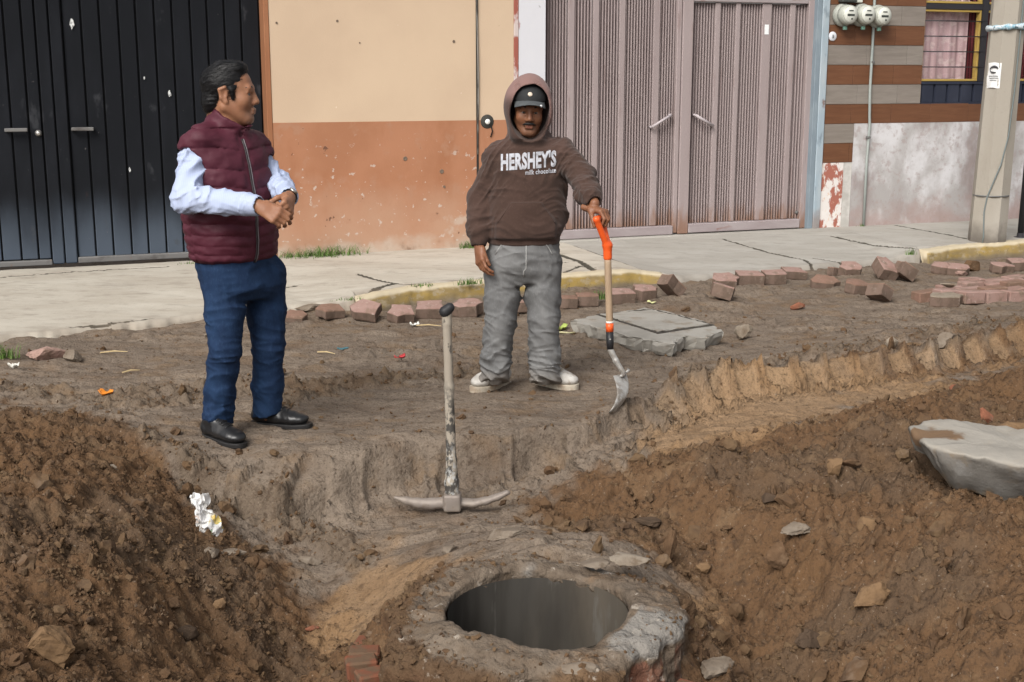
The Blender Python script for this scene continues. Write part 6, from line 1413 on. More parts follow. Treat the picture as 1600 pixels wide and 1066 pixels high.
# hair, combed back
F = Field(H1 - .17, H1 + .18, .0034)
F.ell(P1(-.022, 0, .040), M1, A3([.106, .084, .096]) * 1.02, .01); F.ell(P1(-.07, 0, -.032), M1, A3([.052, .070, .070]), .02); F.cone(P1(.038, -.03, .106), P1(.038, .03, .106), .020, .020, .02); F.ell(P1(.0, 0, .108), M1, A3([.066, .060, .028]), .02)
for y in (-1, 1): F.cone(P1(.018, y * .072, .02), P1(.022, y * .069, -.014), .012, .007, .008)
F.ell(P1(.085, 0, .010), M1, (.062, .10, .086), .008, sub=True); F.ell(P1(.035, 0, -.085), M1, (.11, .12, .066), .008, sub=True)
for y in (-1, 1): F.ell(P1(-.010, y * .086, -.010), M1, (.026, .022, .038), .005, sub=True); F.cone(P1(.020, y * .074, .015), P1(.023, y * .070, -.018), .010, .006, .006)
F.cone(P1(-.05, 0, -.205), P1(-.06, 0, -.4), .12, .12, .005, sub=True)
F.displace(lambda x, y, z: -(np.abs(noise3((x - H1[0]) * 14, (y - H1[1]) * 70, (z - H1[2]) * 60)) * .0045 + noise3(x * 60, y * 90, z * 60) * .001 - .001))
V, Fc = F.mesh(0); hair = put('hair', V, Fc, M_HAIR, p1, smooth=True)
nrm = np.zeros_like(V); fn_ = np.cross(V[Fc[:, 1]] - V[Fc[:, 0]], V[Fc[:, 3]] - V[Fc[:, 0]])
for k in range(4): np.add.at(nrm, Fc[:, k], fn_)
nrm /= np.linalg.norm(nrm, axis=1)[:, None] + 1e-9
flow = -M1[0] * .9 - M1[2] * .35; sv, sf = [], []
for i in rng.choice(len(V), 2600, replace=False):            # combed strands that break up the outline
    n_ = nrm[i]; t_ = flow - n_ * (flow @ n_) + rng.normal(size=3) * .16; t_ = unit(t_ - n_ * (t_ @ n_)); s_ = np.cross(n_, t_) * .0009; L_ = rng.uniform(.018, .042); b_ = len(sv)
    for t in (0, .4, .8, 1.0):
        q = V[i] + t_ * L_ * (t - .35) + n_ * (.0022 + .0030 * math.sin(t * 2.6) - .010 * max(t - .5, 0) * (L_ / .04)); w_ = 1 - t * .8; sv += [q - s_ * w_, q + s_ * w_]
    sf += [(b_ + 2 * j, b_ + 2 * j + 1, b_ + 2 * j + 3, b_ + 2 * j + 2) for j in range(3)]
put('strands', sv, sf, M_HAIR, hair, smooth=True)
# shirt
CX1 = unit(WZ + .62 * A3([.94, -.33, 0]))                 # the collar leans forward
M_SHIRT = mat('shirt_blue', (.40, .46, .62), .8, [dict(t='wave', scale=(38, 38, 6), lo=.55, hi=.9, col=(.34, .40, .575), fac=.5, dist=.3), dict(scale=6, lo=.45, hi=.7, col=(.445, .495, .64), fac=.5)], bump=[(200, .15, .001, 2)], spec=.2)
F = Field((-1.74, 5.20, .80), (-.74, 6.10, 1.56), .0046)
WRc = W1R + unit(E1R - W1R) * .018; WLc = W1L + unit(E1L - W1L) * .030
F.cone(S1R + [.012, 0, -.02], S1R - [0, 0, .06], .054, .064, .02); F.cone(S1R - [0, 0, .06], E1R, .065, .062, .02); F.cone(E1R, E1R + (WRc - E1R) * .55, .061, .051, .02); F.cone(E1R + (WRc - E1R) * .55, WRc, .051, .042, .01)
F.cone(S1L - [.01, 0, .03], E1L, .056, .056, .02); F.cone(E1L, E1L + (WLc - E1L) * .6, .056, .048, .02); F.cone(E1L + (WLc - E1L) * .6, WLc, .048, .041, .01)
F.cone(S1R + [.05, .02, -.05], S1L - [.05, .02, .05], .06, .06, .03); F.cone(CH1 + WZ * .06, HIP1 + WZ * .15, .10, .11, .03)
F.displace(folds(E1R - S1R + .2 * lf1, 15, .014, 2.0, 6)); F.displace(folds((W1R - E1R) * A3([1, 1, .2]), 17, .010, 9.0, 6))
for w_, e_, r_ in ((WRc, E1R, .0415), (WLc, E1L, .0405)):
    d_ = unit(e_ - w_); F.cone(w_ - d_ * .002, w_ + d_ * .050, r_ + .0035, r_ + .003, .003); F.cone(w_ + d_ * .052, w_ + d_ * .055, r_ - .002, r_ - .002, .004)
    F.cone(w_ - d_ * .060, w_ - d_ * .004, r_ - .004, r_ - .005, .002, sub=True)
F.cone(NB1 + fw1 * .012 + WZ * .030, NB1 - WZ * .03, .072, .078, .006); F.cut(NB1 - [.16, .16, .06], NB1 + [.16, .16, .2], NB1 + CX1 * .045, CX1); F.cone(NB1 + WZ * .12, NB1 + fw1 * .01 + WZ * .0, .066, .068, .003, sub=True)
V, Fc = F.mesh(); put('shirt', V, Fc, M_SHIRT, p1, smooth=True)
# vest
M_VEST = mat('vest_maroon', (.075, .014, .026), .62, [dict(scale=5, lo=.4, hi=.7, col=(.062, .011, .021), fac=.8), dict(scale=70, lo=.5, hi=.7, col=(.09, .022, .034), fac=.5)], bump=[((50, 50, 30), .25, .002, 3), (190, .2, .001, 2)], spec=.3)
F = Field((-1.72, 5.30, .70), (-.78, 6.14, 1.56), .0046)
F.loft([(A3((-1.258, 5.750, 0.819))[2], *A3((-1.258, 5.750, 0.819))[:2], .205, .158, yaw1), (A3((-1.258, 5.740, 0.916))[2], *A3((-1.258, 5.740, 0.916))[:2], .215, .172, yaw1), (A3((-1.265, 5.740, 1.018))[2], *A3((-1.265, 5.740, 1.018))[:2], .216, .178, yaw1), (A3((-1.271, 5.740, 1.132))[2], *A3((-1.271, 5.740, 1.132))[:2], .210, .172, yaw1),
        (A3((-1.280, 5.740, 1.240))[2], *A3((-1.280, 5.740, 1.240))[:2], .207, .158, yaw1), (A3((-1.282, 5.740, 1.325))[2], *A3((-1.282, 5.740, 1.325))[:2], .198, .136, yaw1), (A3((-1.279, 5.740, 1.381))[2], *A3((-1.279, 5.740, 1.381))[:2], .176, .108, yaw1), (A3((-1.275, 5.740, 1.418))[2], *A3((-1.275, 5.740, 1.418))[:2], .120, .088, yaw1)], .02, rnd=.03)
F.cone(S1R + [.03, .01, .045], NB1 + [0, 0, -.01], .050, .072, .03); F.cone(S1L + [-.02, -.01, .035], NB1 + [0, 0, -.01], .048, .072, .03)
F.cone(S1R + A3([.004, 0, -.005]), S1R + A3([.035, 0, .02]), .066, .062, .03); F.cone(S1L + A3([.0, 0, .0]), S1L + A3([-.03, 0, .02]), .066, .062, .03)
for S_, E_, r_ in ((S1R, E1R, .070), (S1L, E1L, .068)):
    d_ = unit(E_ - S_); F.cone(S_ + d_ * .085 + A3([-.012 if S_ is S1R else .012, 0, -.0]), S_ + d_ * .26 + A3([-.012 if S_ is S1R else .012, 0, 0]), r_, r_ - .002, .012, sub=True)
F.cone(NB1 + CX1 * .10, NB1 - CX1 * .050, .092, .106, .015); F.cut(NB1 - [.16, .16, .03], NB1 + [.16, .16, .25], NB1 + CX1 * .084, CX1); F.cone(NB1 + CX1 * .20, NB1 - CX1 * .03, .080, .070, .004, sub=True)
F.cone(NB1 + fw1 * .10 + WZ * .10, NB1 + fw1 * .105 - WZ * .015, .030, .008, .004, sub=True)
SEAM = [A3(q)[2] for q in ((-1.217, 5.600, 1.404), (-1.221, 5.600, 1.322), (-1.225, 5.600, 1.234), (-1.228, 5.600, 1.156), (-1.232, 5.600, 1.072), (-1.235, 5.600, 0.999), (-1.238, 5.600, 0.948), (-1.240, 5.600, 0.903), (-1.241, 5.600, 0.863), (-1.243, 5.600, 0.832))]
def quilt(x, y, z):
    a = (x - CH1[0]) * lf1[0] + (y - CH1[1]) * lf1[1]; f_ = (x - CH1[0]) * fw1[0] + (y - CH1[1]) * fw1[1]
    zz = z - .05 * np.abs(a) * (f_ > 0) + .012 * noise3(x * 5, y * 5, z * 3)
    S_ = np.sort(A3(SEAM)); k = np.clip(np.searchsorted(S_, zz), 1, len(S_) - 1); t = np.clip((zz - S_[k - 1]) / (S_[k] - S_[k - 1]), 0, 1)
    puff = np.abs(np.sin(np.pi * t)) ** .42 * np.clip((S_[k] - S_[k - 1]) / .085, .45, 1)
    zip_ = sstep(.035, .012, np.abs(a)) * (f_ > 0)
    return -(puff * .013 - .006) * (1 - zip_) * (z < NB1[2] + .02) - noise3(x * 18, y * 18, z * 26) * .0050 - noise3(x * 34, y * 34, z * 60) * .0018
F.displace(quilt)
V, Fc = F.mesh(); vest = put('vest', V, Fc, M_VEST, p1, smooth=True); T = bvh_of(V, Fc)
M_ZIP = mat('zip_dark', (.05, .042, .045), .4, metal=.3); M_SNAP = mat('snap_metal', (.5, .48, .45), .3, metal=.9)
zc = [CH1 + fw1 * .12 + WZ * (z - CH1[2]) + lf1 * .004 for z in np.arange(HIP1[2] - .01, NB1[2] - .02, .02)]
seam_tube('zip', [A3(q) for q in zc], T, -fw1, .0042, M_ZIP, vest)
seam_tube('zip_edge', [A3(q) + lf1 * .009 for q in zc], T, -fw1, .0028, mat('zip_grey', (.22, .20, .21), .4), vest)
pz = A3((-1.061, 5.500, 1.312)); pz2 = A3((-1.055, 5.500, 1.257)); dirp = unit((.35, .94, 0))
seam_tube('chest_pocket_zip', [pz + (pz2 - pz) * t + A3([0, .2, 0]) for t in np.linspace(0, 1, 8)], T, dirp, .0045, M_ZIP, vest)
for q in ((-1.185, 5.500, 1.451), (-1.120, 5.500, 1.446)):
    h_, n_, _, _ = T.ray_cast(Vector(A3(q) - [0, .4, 0]), Vector((0, 1, 0)))
    if h_ is not None: MB().lathe(A3(h_), A3(n_), [(.009, -.001), (.009, .003), (.006, .005), (.002, .0055)], 12).put('snap', M_SNAP, vest, smooth=True)
# jeans
M_JEANS = mat('denim_blue', (.0095, .024, .062), .85, [dict(scale=(7, 7, 3), lo=.4, hi=.68, col=(.016, .040, .095), fac=.85), dict(scale=(3, 3, 2), lo=.5, hi=.75, col=(.005, .012, .034), fac=.8), dict(scale=(130, 130, 60), lo=.5, hi=.7, col=(.03, .062, .125), fac=.4)], bump=[(220, .3, .001, 2)], spec=.2)
F = Field((-1.62, 5.36, .05), (-.80, 6.16, .98), .0046)
F.loft([(HIP1[2] + .06, HIP1[0], HIP1[1], .180, .142, yaw1), (HIP1[2] - .02, HIP1[0], HIP1[1], .186, .146, yaw1), (HIP1[2] - .11, *(HR1[:2] + HL1[:2]) / 2, .180, .140, yaw1), (HIP1[2] - .17, *(HR1[:2] + HL1[:2]) / 2, .13, .11, yaw1)], .03)
for Hj, K_, A_ in ((HR1, K1R, A1R), (HL1, K1L, A1L)):
    F.cone(Hj, Hj + (K_ - Hj) * .5, .102, .086, .03); F.cone(Hj + (K_ - Hj) * .5, K_, .086, .071, .02); F.cone(K_, K_ + (A_ - K_) * .6, .071, .067, .02); F.cone(K_ + (A_ - K_) * .6, A3([A_[0], A_[1], .06]), .067, .066, .02)
    F.blend(A_ - [.14, .14, .25], A_ + [.14, .14, .02], lambda x, y, z: z - .064 - .15 * ((x - A_[0]) * .8 - (y - A_[1]) * .5).clip(-.08, .08), .004, sub=True)
gth = (HR1 + HL1) / 2
F.displace(lambda x, y, z: folds((0, .15, 1), 12, .013, 4.0, 5)(x, y, z) * (.3 + .7 * np.maximum(sstep(.42, .14, z), sstep(.13, .0, np.abs(z - K1R[2])))) + folds((.35, 0, 1), 8, .010, 8.0, 4)(x, y, z) + folds((1, .4, .2), 8, .006, 18.0, 2)(x, y, z))
V, Fc = F.mesh(); jeans = put('jeans', V, Fc, M_JEANS, p1, smooth=True)
M_LEATHER = mat('shoe_black', (.012, .012, .013), .38, [dict(scale=12, lo=.5, hi=.7, col=(.03, .028, .027), fac=.6)], bump=[(60, .15, .002, 3)], spec=.5)
M_SOLEB = mat('sole_black', (.018, .017, .017), .6)
s1 = A3((-1.420, 5.699, 0.000)); s2 = A3((-1.208, 5.544, 0.000)); s3 = A3((-1.241, 5.931, 0.000)); s4 = A3((-0.952, 5.829, 0.000))
def onto(p): return A3([p[0], p[1], max(float(gz(p[0], p[1])), -.02) - .004])
shoe('shoe', p1, onto(s1), onto(s2), M_LEATHER, M_SOLEB, H=.078, W=.046); shoe('shoe', p1, onto(s3), onto(s4), M_LEATHER, M_SOLEB, H=.078, W=.046)
M_SOCK = mat('sock_dark', (.02, .02, .022), .9)
for A_ in (A1R, A1L): MB().tube([A_ + WZ * .06, A_, A3([*A_[:2], .05])], [.036, .037, .034], 14).put('sock', M_SOCK, p1, smooth=True)
# watch
wd = unit(E1L - W1L); wc = W1L + wd * .012
wf = unit(A3([.55, -.7, .35]) - wd * np.dot([.55, -.7, .35], wd))
watch = MB().lathe(wc, wd, [(.030, -.010), (.033, -.009), (.033, .009), (.030, .010)], 20).put('watch', mat('watch_strap', (.03, .03, .033), .35, metal=.5), p1, smooth=True)
MB().lathe(wc + wf * .030, wf, [(.019, 0), (.020, .003), (.020, .008), (.016, .010)], 20).put('watch_case', M_SNAP, watch, smooth=True)
MB().lathe(wc + wf * .0402, wf, [(.015, 0), (.0145, .001), (.003, .0012)], 20).put('watch_face', M_IRIS, watch)

# ================= man in the brown hooded sweatshirt
H2 = A3((0.083, 6.520, 1.468)); fw2 = unit((.10, -.99, 0)); lf2 = A3([-fw2[1], fw2[0], 0]); yaw2 = math.atan2(fw2[1], fw2[0])
p2 = thing('person', (.055, 6.60, 0), 'man in a brown hooded sweatshirt and grey jeans resting a hand on a shovel', 'person')
S2R, S2L = A3((-0.068, 6.560, 1.230)), A3((0.256, 6.540, 1.251)); E2R, E2L = A3((-0.164, 6.580, 1.017)), A3((0.349, 6.440, 1.146)); W2R, W2L = A3((-0.170, 6.500, 0.790)), A3((0.402, 6.240, 1.031))
HIP2 = A3((0.060, 6.580, 0.776)); HR2, HL2 = A3((-0.050, 6.580, 0.709)), A3((0.159, 6.580, 0.709)); K2R, K2L = A3((-0.063, 6.550, 0.394)), A3((0.167, 6.550, 0.394)); A2R, A2L = A3((-0.088, 6.580, 0.085)), A3((0.172, 6.580, 0.092))
NB2 = A3((0.085, 6.580, 1.329)); CH2 = A3((0.085, 6.580, 1.154))
F = Field((-.32, 6.08, -.02), (.62, 6.86, 1.66), .0036)
P2, M2 = build_head(F, H2, (.06, -.985, -.125), .96, nose=1.05, ears=False, up=(.05, 0, 1))
build_neck(F, P2, NB2 - WZ * .02, .056, .062)
F.cone(NB2 - WZ * .02, CH2, .065, .10, .04); F.cone(CH2, HIP2, .10, .095, .04); F.cone(NB2 - WZ * .05, S2R, .05, .048, .03); F.cone(NB2 - WZ * .05, S2L, .05, .048, .03)
for S_, E_, W_ in ((S2R, E2R, W2R), (S2L, E2L, W2L)): F.cone(S_, E_, .045, .036, .02); F.cone(E_, W_, .036, .025, .015)
for Hj, K_, A_ in ((HR2, K2R, A2R), (HL2, K2L, A2L)): F.cone(HIP2, Hj, .08, .068, .03); F.cone(Hj, K_, .068, .045, .03); F.cone(K_, A_, .045, .031, .02); F.cone(A_, A3([*A_[:2], .055]), .03, .022, .02)
h3 = A3((-0.159, 6.440, 0.686)) - W2R; build_hand(F, W2R + unit(h3) * .012, h3, (.85, .5, .0), 1, [(.35, .5, .35), (.42, .5, .35), (.48, .5, .35), (.52, .5, .35)], .98, thumb=(.97, .12, .22), tcurl=.2)
GRIP = A3((0.419, 6.200, 0.957))
build_hand(F, GRIP + A3([-.035, .050, .048]), (.72, -.52, -.12), (-.10, -.05, -1), -1, [(.85, .95, .6), (.85, 1.0, .6), (.90, 1.0, .6), (.95, 1.0, .6)], .98, thumb=(.60, .45, .65), tcurl=.35)
V, Fc = F.mesh()
body2 = put('body', V, Fc, M_SKIN2, p2, smooth=True); skin_attrs(body2, V, P2, .96); face_bits(p2, P2, M2, .96)
mb = MB(); mb.tube([P2(.086, -.034, -.061), P2(.099, -.020, -.0535), P2(.1035, -.006, -.0515), P2(.1035, .006, -.0515), P2(.099, .020, -.0535), P2(.086, .034, -.061)], [.0025, .0058, .0062, .0062, .0058, .0025], 7); mb.put('moustache', M_HAIR2, p2, smooth=True)
# cap
M_CAP = mat('cap_black', (.020, .021, .022), .75, [dict(scale=20, lo=.5, hi=.7, col=(.035, .037, .038), fac=.6)], bump=[(160, .25, .001, 2)])
M_BRIM = mat('cap_brim', (.085, .092, .095), .8, [dict(scale=20, lo=.4, hi=.7, col=(.06, .065, .068), fac=.6)], bump=[(160, .25, .001, 2)])
F = Field(H2 - .17, H2 + .17, .0034)
F.ell(P2(-.010, 0, .058), M2, A3([.106, .088, .084]), .01)
F.blend(H2 - .16, H2 + .16, lambda x, y, z: ((x - H2[0]) * M2[2][0] + (y - H2[1]) * M2[2][1] + (z - H2[2]) * M2[2][2] - .052), .006, sub=True)
F.displace(lambda x, y, z: -fbm(x * 20, y * 20, z * 20, 2) * .0015)
V, Fc = F.mesh(); cap = put('cap', V, Fc, M_CAP, p2, smooth=True)
vs = []
NA, NR = 25, 9
for top in (1, 0):
    for i in range(NA):
        a = (i / (NA - 1) * 2 - 1); 
        for j in range(NR):
            r = j / (NR - 1); ang = a * 1.25
            x0_, y0_ = -.010 + .104 * math.cos(ang), .083 * math.sin(ang); x1_ = .082 + .090 * (1 - abs(a) ** 2.4); y1_ = .080 * a
            x_, y_ = x0_ + (x1_ - x0_) * r, y0_ + (y1_ - y0_) * r * .9
            z_ = .058 - .008 * r - .030 * (abs(y_) / .08) ** 2 * (.35 + .65 * r) + .0045 * top; vs.append(P2(x_, y_, z_ + .004))
ix = np.arange(2 * NA * NR).reshape(2, NA, NR); fs = []
for i in range(NA - 1):
    for j in range(NR - 1):
        fs.append((ix[0, i, j], ix[0, i + 1, j], ix[0, i + 1, j + 1], ix[0, i, j + 1])); fs.append((ix[1, i, j], ix[1, i, j + 1], ix[1, i + 1, j + 1], ix[1, i + 1, j]))
for i in range(NA - 1): fs.append((ix[0, i, -1], ix[0, i + 1, -1], ix[1, i + 1, -1], ix[1, i, -1]))
put('brim', vs, fs, M_BRIM, cap, smooth=True)
e_ = P2(.089, -.004, .098); en = unit(M2[0] * .8 + M2[2] * .6)
MB().lathe(e_ - en * .004, en, [(.012, 0), (.0115, .005), (.007, .007), (.002, .0075)], 14).put('emblem', mat('emblem_pale', (.62, .52, .42), .4), cap, smooth=True)
q_ = P2(.138, .052, .046); MB().lathe(q_, M2[2], [(.006, -.004), (.006, .006), (.002, .0075)], 10).put('brim_sticker', mat('sticker_pale', (.6, .6, .6), .4), cap, smooth=True)
# hooded sweatshirt
M_HOOD = mat('sweat_brown', (.062, .036, .028), .95, [dict(scale=5, lo=.4, hi=.68, col=(.050, .029, .022), fac=.8), dict(scale=90, lo=.5, hi=.7, col=(.08, .050, .040), fac=.5), dict(t='attr', attr='paler', lo=.2, hi=1.0, col=(.23, .135, .12), fac=.85, wob=.3, wscale=9)], bump=[(240, .25, .0012, 2)], spec=.15)
_b = M_HOOD.node_tree.nodes['Principled BSDF']; _b.inputs['Sheen Weight'].default_value = .10; _b.inputs['Sheen Roughness'].default_value = .6
F = Field((-.40, 6.02, .70), (.62, 6.90, 1.68), .0046)
L_ = lambda q, a, b: (q[2], q[0], q[1], a, b, yaw2)
F.loft([L_(A3((0.059, 6.580, 0.822)), .198, .138), L_(A3((0.066, 6.580, 0.885)), .206, .150), L_(A3((0.076, 6.580, 0.991)), .202, .148), L_(A3((0.082, 6.580, 1.122)), .198, .138), L_(A3((0.085, 6.580, 1.226)), .186, .122), L_(A3((0.088, 6.580, 1.277)), .155, .108), L_(A3((0.088, 6.580, 1.329)), .100, .085)], .02, rnd=.02)
F.cone(S2R + [.01, 0, .016], NB2 - WZ * .045, .060, .080, .05); F.cone(S2L + [-.01, 0, .016], NB2 - WZ * .045, .060, .080, .05)
WR2, WL2 = W2R + unit(E2R - W2R) * .012, W2L + unit(E2L - W2L) * .020
F.cone(S2R, E2R, .070, .065, .03); F.cone(E2R, E2R + (WR2 - E2R) * .7, .066, .063, .02); F.cone(E2R + (WR2 - E2R) * .7, WR2 + (E2R - WR2) * .10, .063, .046, .01)
F.cone(S2L, E2L, .070, .063, .03); F.cone(E2L, E2L + (WL2 - E2L) * .65, .064, .060, .02); F.cone(E2L + (WL2 - E2L) * .65, WL2 + (E2L - WL2) * .10, .060, .047, .01)
# the kangaroo pocket
pc = A3((0.071, 6.440, 0.934))
def pocket(x, y, z):
    a = (x - pc[0]) * lf2[0] + (y - pc[1]) * lf2[1]; t = np.clip((z - (pc[2] - .085)) / .17, 0, 1)
    inside = sstep(.012, -.004, np.abs(a) - (.150 - .075 * sstep(.35, 1.0, t))) * sstep(pc[2] + .088, pc[2] + .078, z) * sstep(pc[2] - .11, pc[2] - .10, z)
    return -.010 * inside * (((x - HIP2[0]) * fw2[0] + (y - HIP2[1]) * fw2[1]) > .02)
F.displace(pocket)
F.displace(lambda x, y, z: folds((.25, .1, 1), 10, .0125, 3.0, 4.5)(x, y, z) * (.4 + .6 * np.maximum(sstep(1.0, .86, z), sstep(.15, .23, np.abs(x - HIP2[0])))) * (np.abs(x - CH2[0]) > 0) + fbm(x * 5, y * 5, z * 6, 2) * .006)
F.displace(folds((W2L - E2L) * A3([1, .6, 1]), 22, .009, 6.0, 5))
for w_, e_, r_ in ((WR2, E2R, .040), (WL2, E2L, .041)):
    d_ = unit(e_ - w_); F.cone(w_, w_ + d_ * .050, r_, r_ + .002, .004); F.cone(w_ - d_ * .07, w_ - d_ * .004, r_ - .005, r_ - .006, .002, sub=True)
hb = A3((0.060, 6.580, 0.812)); F.loft([(hb[2] - .022, hb[0], hb[1], .186, .128, yaw2), (hb[2] + .03, hb[0], hb[1], .190, .132, yaw2)], .006, rnd=.012)
F.loft([(hb[2] - .08, hb[0], hb[1], .172, .116, yaw2), (hb[2] - .006, hb[0], hb[1], .172, .116, yaw2)], .004, sub=True)
# hood: a deep shell round the head, open in front
uh = M2[2]; f2, l2 = M2[0], M2[1]
F.ell(P2(-.030, 0, .020), M2, (.142, .122, .160), .02); F.ell(P2(.015, 0, .000), M2, (.120, .120, .160), .02); F.cone(P2(-.06, 0, -.09), NB2 - WZ * .02, .10, .105, .03)
F.cone(P2(.055, -.05, -.115), P2(.055, .05, -.115), .040, .040, .03)
F.ell(P2(-.010, 0, .022), M2, (.124, .108, .144), .004, sub=True); F.ell(P2(.115, .004, .002), M2, (.160, .104, .143), .006, sub=True)
F.cone(P2(-.02, 0, -.05), P2(-.025, 0, -.13), .070, .066, .006, sub=True)
F.displace(lambda x, y, z: np.where(z > NB2[2], fbm(x * 9, y * 9, z * 9, 2) * .005, 0))
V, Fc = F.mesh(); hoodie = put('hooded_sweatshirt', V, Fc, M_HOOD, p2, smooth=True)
attr(hoodie, 'paler', sstep(H2[2] + .02, H2[2] + .13, V[:, 2]) * .9 + .55 * sstep(H2[0] + .07, H2[0] + .12, V[:, 0]) * sstep(NB2[2] + .0, NB2[2] + .1, V[:, 2]) + .3 * sstep(NB2[2] - .14, NB2[2] - .06, V[:, 2]))  # paler towards the hood top, its right side and the shoulders
T = bvh_of(V, Fc)
for sx_ in (-1, 1):
    seam_tube('pocket_seam', [pc + lf2 * (sx_ * (.150 - .075 * t)) + WZ * (-.085 + .165 * (.35 + .65 * t)) + A3([0, .1, 0]) for t in np.linspace(0, 1, 10)], T, (0, 1, 0), .0022, M_HOOD, hoodie, .0005)
seam_tube('pocket_seam', [pc + lf2 * a + WZ * .081 + A3([0, .1, 0]) for a in np.linspace(-.075, .075, 12)], T, (0, 1, 0), .0022, M_HOOD, hoodie, .0005)
def cuff_rings(w_, e_, r_):
    d_ = unit(e_ - w_); mb = MB(); a = unit(np.cross(d_, [.3, .5, .8])); b = np.cross(d_, a)
    for k in range(26):
        t = 2 * math.pi * k / 26; n_ = a * math.cos(t) + b * math.sin(t); mb.tube([w_ + d_ * .0 + n_ * (r_ + .0005), w_ + d_ * .05 + n_ * (r_ + .0022)], .0016, 4)
    mb.put('cuff_rib', M_HOOD, hoodie, smooth=True)
cuff_rings(WR2, E2R, .040); cuff_rings(WL2, E2L, .041)
# printed lettering on the chest
M_PRINT = mat('print_white', (.44, .45, .49), .85, [dict(scale=60, lo=.5, hi=.66, col=(.30, .27, .27), fac=.7)])
def lettering(txt, c, width, height, slant, bold, name, rise=.0):
    cu = bpy.data.curves.new(name, 'FONT'); cu.body = txt; cu.align_x = 'CENTER'; cu.align_y = 'CENTER'; cu.size = 1; cu.offset = bold; cu.resolution_u = 3; cu.space_character = 1.06
    ob = bpy.data.objects.new(name + '_curve', cu); COL.objects.link(ob); bpy.context.view_layer.update()
    me = bpy.data.meshes.new_from_object(ob.evaluated_get(bpy.context.evaluated_depsgraph_get())); bpy.data.objects.remove(ob)
    import bmesh
    bm = bmesh.new(); bm.from_mesh(me); bmesh.ops.triangulate(bm, faces=bm.faces[:])
    for _ in range(3): bmesh.ops.subdivide_edges(bm, edges=[e for e in bm.edges if e.calc_length() > .10], cuts=1)
    bmesh.ops.triangulate(bm, faces=bm.faces[:])
    co = A3([v.co[:] for v in bm.verts]); fs = [tuple(v.index for v in f.verts) for f in bm.faces]; bm.free(); bpy.data.meshes.remove(me)
    lo, hi = co.min(0), co.max(0); x = ((co[:, 0] - (lo[0] + hi[0]) / 2) / (hi[0] - lo[0])) * width; y = (co[:, 1] - (lo[1] + hi[1]) / 2) / (hi[1] - lo[1]) * height
    out = []
    for a, b in zip(x, y):
        p = A3([c[0] + a, c[1] - .5, c[2] + b + rise * a]); h, _, _, _ = T.ray_cast(Vector(p), Vector((0, 1, 0))); out.append(A3(h) - [0, .0032, 0] if h is not None else p + [0, .5, 0])
    return put(name, out, fs, M_PRINT, hoodie)
lettering("HERSHEY'S", (0.083, 6.450, 1.225), .278, .086, 0, .045, 'chest_lettering', .07)
lettering('milk chocolate', (0.144, 6.450, 1.170), .155, .024, 0, .02, 'chest_lettering', .06)
# grey jeans
M_GREYJ = mat('denim_grey', (.135, .135, .135), .88, [dict(scale=(7, 7, 2.5), lo=.4, hi=.66, col=(.19, .19, .188), fac=.85), dict(scale=(4, 4, 2), lo=.52, hi=.72, col=(.085, .084, .082), fac=.75), dict(scale=(130, 130, 60), lo=.5, hi=.7, col=(.21, .21, .21), fac=.4), dict(t='z', lo=.16, hi=.03, col=(.235, .20, .165), fac=.6, wob=.15)], bump=[(220, .3, .001, 2)], spec=.15)
F = Field((-.28, 6.28, .03), (.42, 6.88, .96), .0046)
F.loft([(HIP2[2] + .07, HIP2[0], HIP2[1], .172, .118, yaw2), (HIP2[2] - .02, HIP2[0], HIP2[1], .184, .128, yaw2), (HIP2[2] - .11, *((HR2 + HL2) / 2)[:2], .192, .130, yaw2), (HIP2[2] - .19, *((HR2 + HL2) / 2)[:2], .15, .10, yaw2)], .03)
for Hj, K_, A_, o_ in ((HR2, K2R, A2R, -1), (HL2, K2L, A2L, 1)):
    F.cone(Hj - WZ * .03, Hj + (K_ - Hj) * .6, .098, .086, .03); F.cone(Hj + (K_ - Hj) * .6, K_, .086, .079, .02); F.cone(K_, A_ + WZ * .10, .079, .076, .02); F.cone(A_ + WZ * .10, A3([A_[0], A_[1], .05]), .076, .075, .02)
    F.blend(A_ - [.16, .16, .25], A_ + [.16, .16, .06], lambda x, y, z: z - .058 + .45 * (y - A_[1]).clip(-.09, .09), .004, sub=True)
F.displace(lambda x, y, z: folds((.1, .15, 1), 16, .022, 4.0, 5)(x, y, z) * (.22 + .78 * sstep(.34, .12, z)) + folds((.45, 0, 1), 10, .013, 8.0, 5)(x, y, z) + folds((1, .4, .2), 8, .007, 18.0, 2)(x, y, z) + fbm(x * 6, y * 6, z * 5, 2) * .005)
V, Fc = F.mesh(); gj = put('grey_jeans', V, Fc, M_GREYJ, p2, smooth=True); T2 = bvh_of(V, Fc)
M_STITCH = mat('stitch_grey', (.33, .33, .32), .9)
seam_tube('fly_seam', [HIP2 + A3([.012 - .012 * (t > .8), 0, .02 - .16 * t]) for t in np.linspace(0, 1, 12)], T2, (0, 1, 0), .0035, M_STITCH, gj, 0)
for sx_ in (-1, 1): seam_tube('pocket_seam', [HIP2 + A3([sx_ * (.075 + .07 * t), 0, .045 - .075 * t ** 2]) for t in np.linspace(0, 1, 10)], T2, (0, 1, 0), .003, M_STITCH, gj, 0)
for A_ in (A2R, A2L): MB().tube([A_ + WZ * .06, A_, A3([*A_[:2], .045])], [.036, .038, .036], 14).put('sock', M_GREYJ, p2, smooth=True)
M_SNEAK = mat('sneaker_white', (.52, .50, .465), .75, [dict(scale=10, lo=.42, hi=.62, col=(.36, .335, .30), fac=.8), dict(scale=22, lo=.56, hi=.68, col=(.24, .19, .145), fac=.7)], bump=[(50, .25, .002, 3)])
M_SNSOLE = mat('sneaker_sole', (.46, .41, .33), .8, [dict(scale=16, lo=.45, hi=.65, col=(.28, .21, .15), fac=.8)])
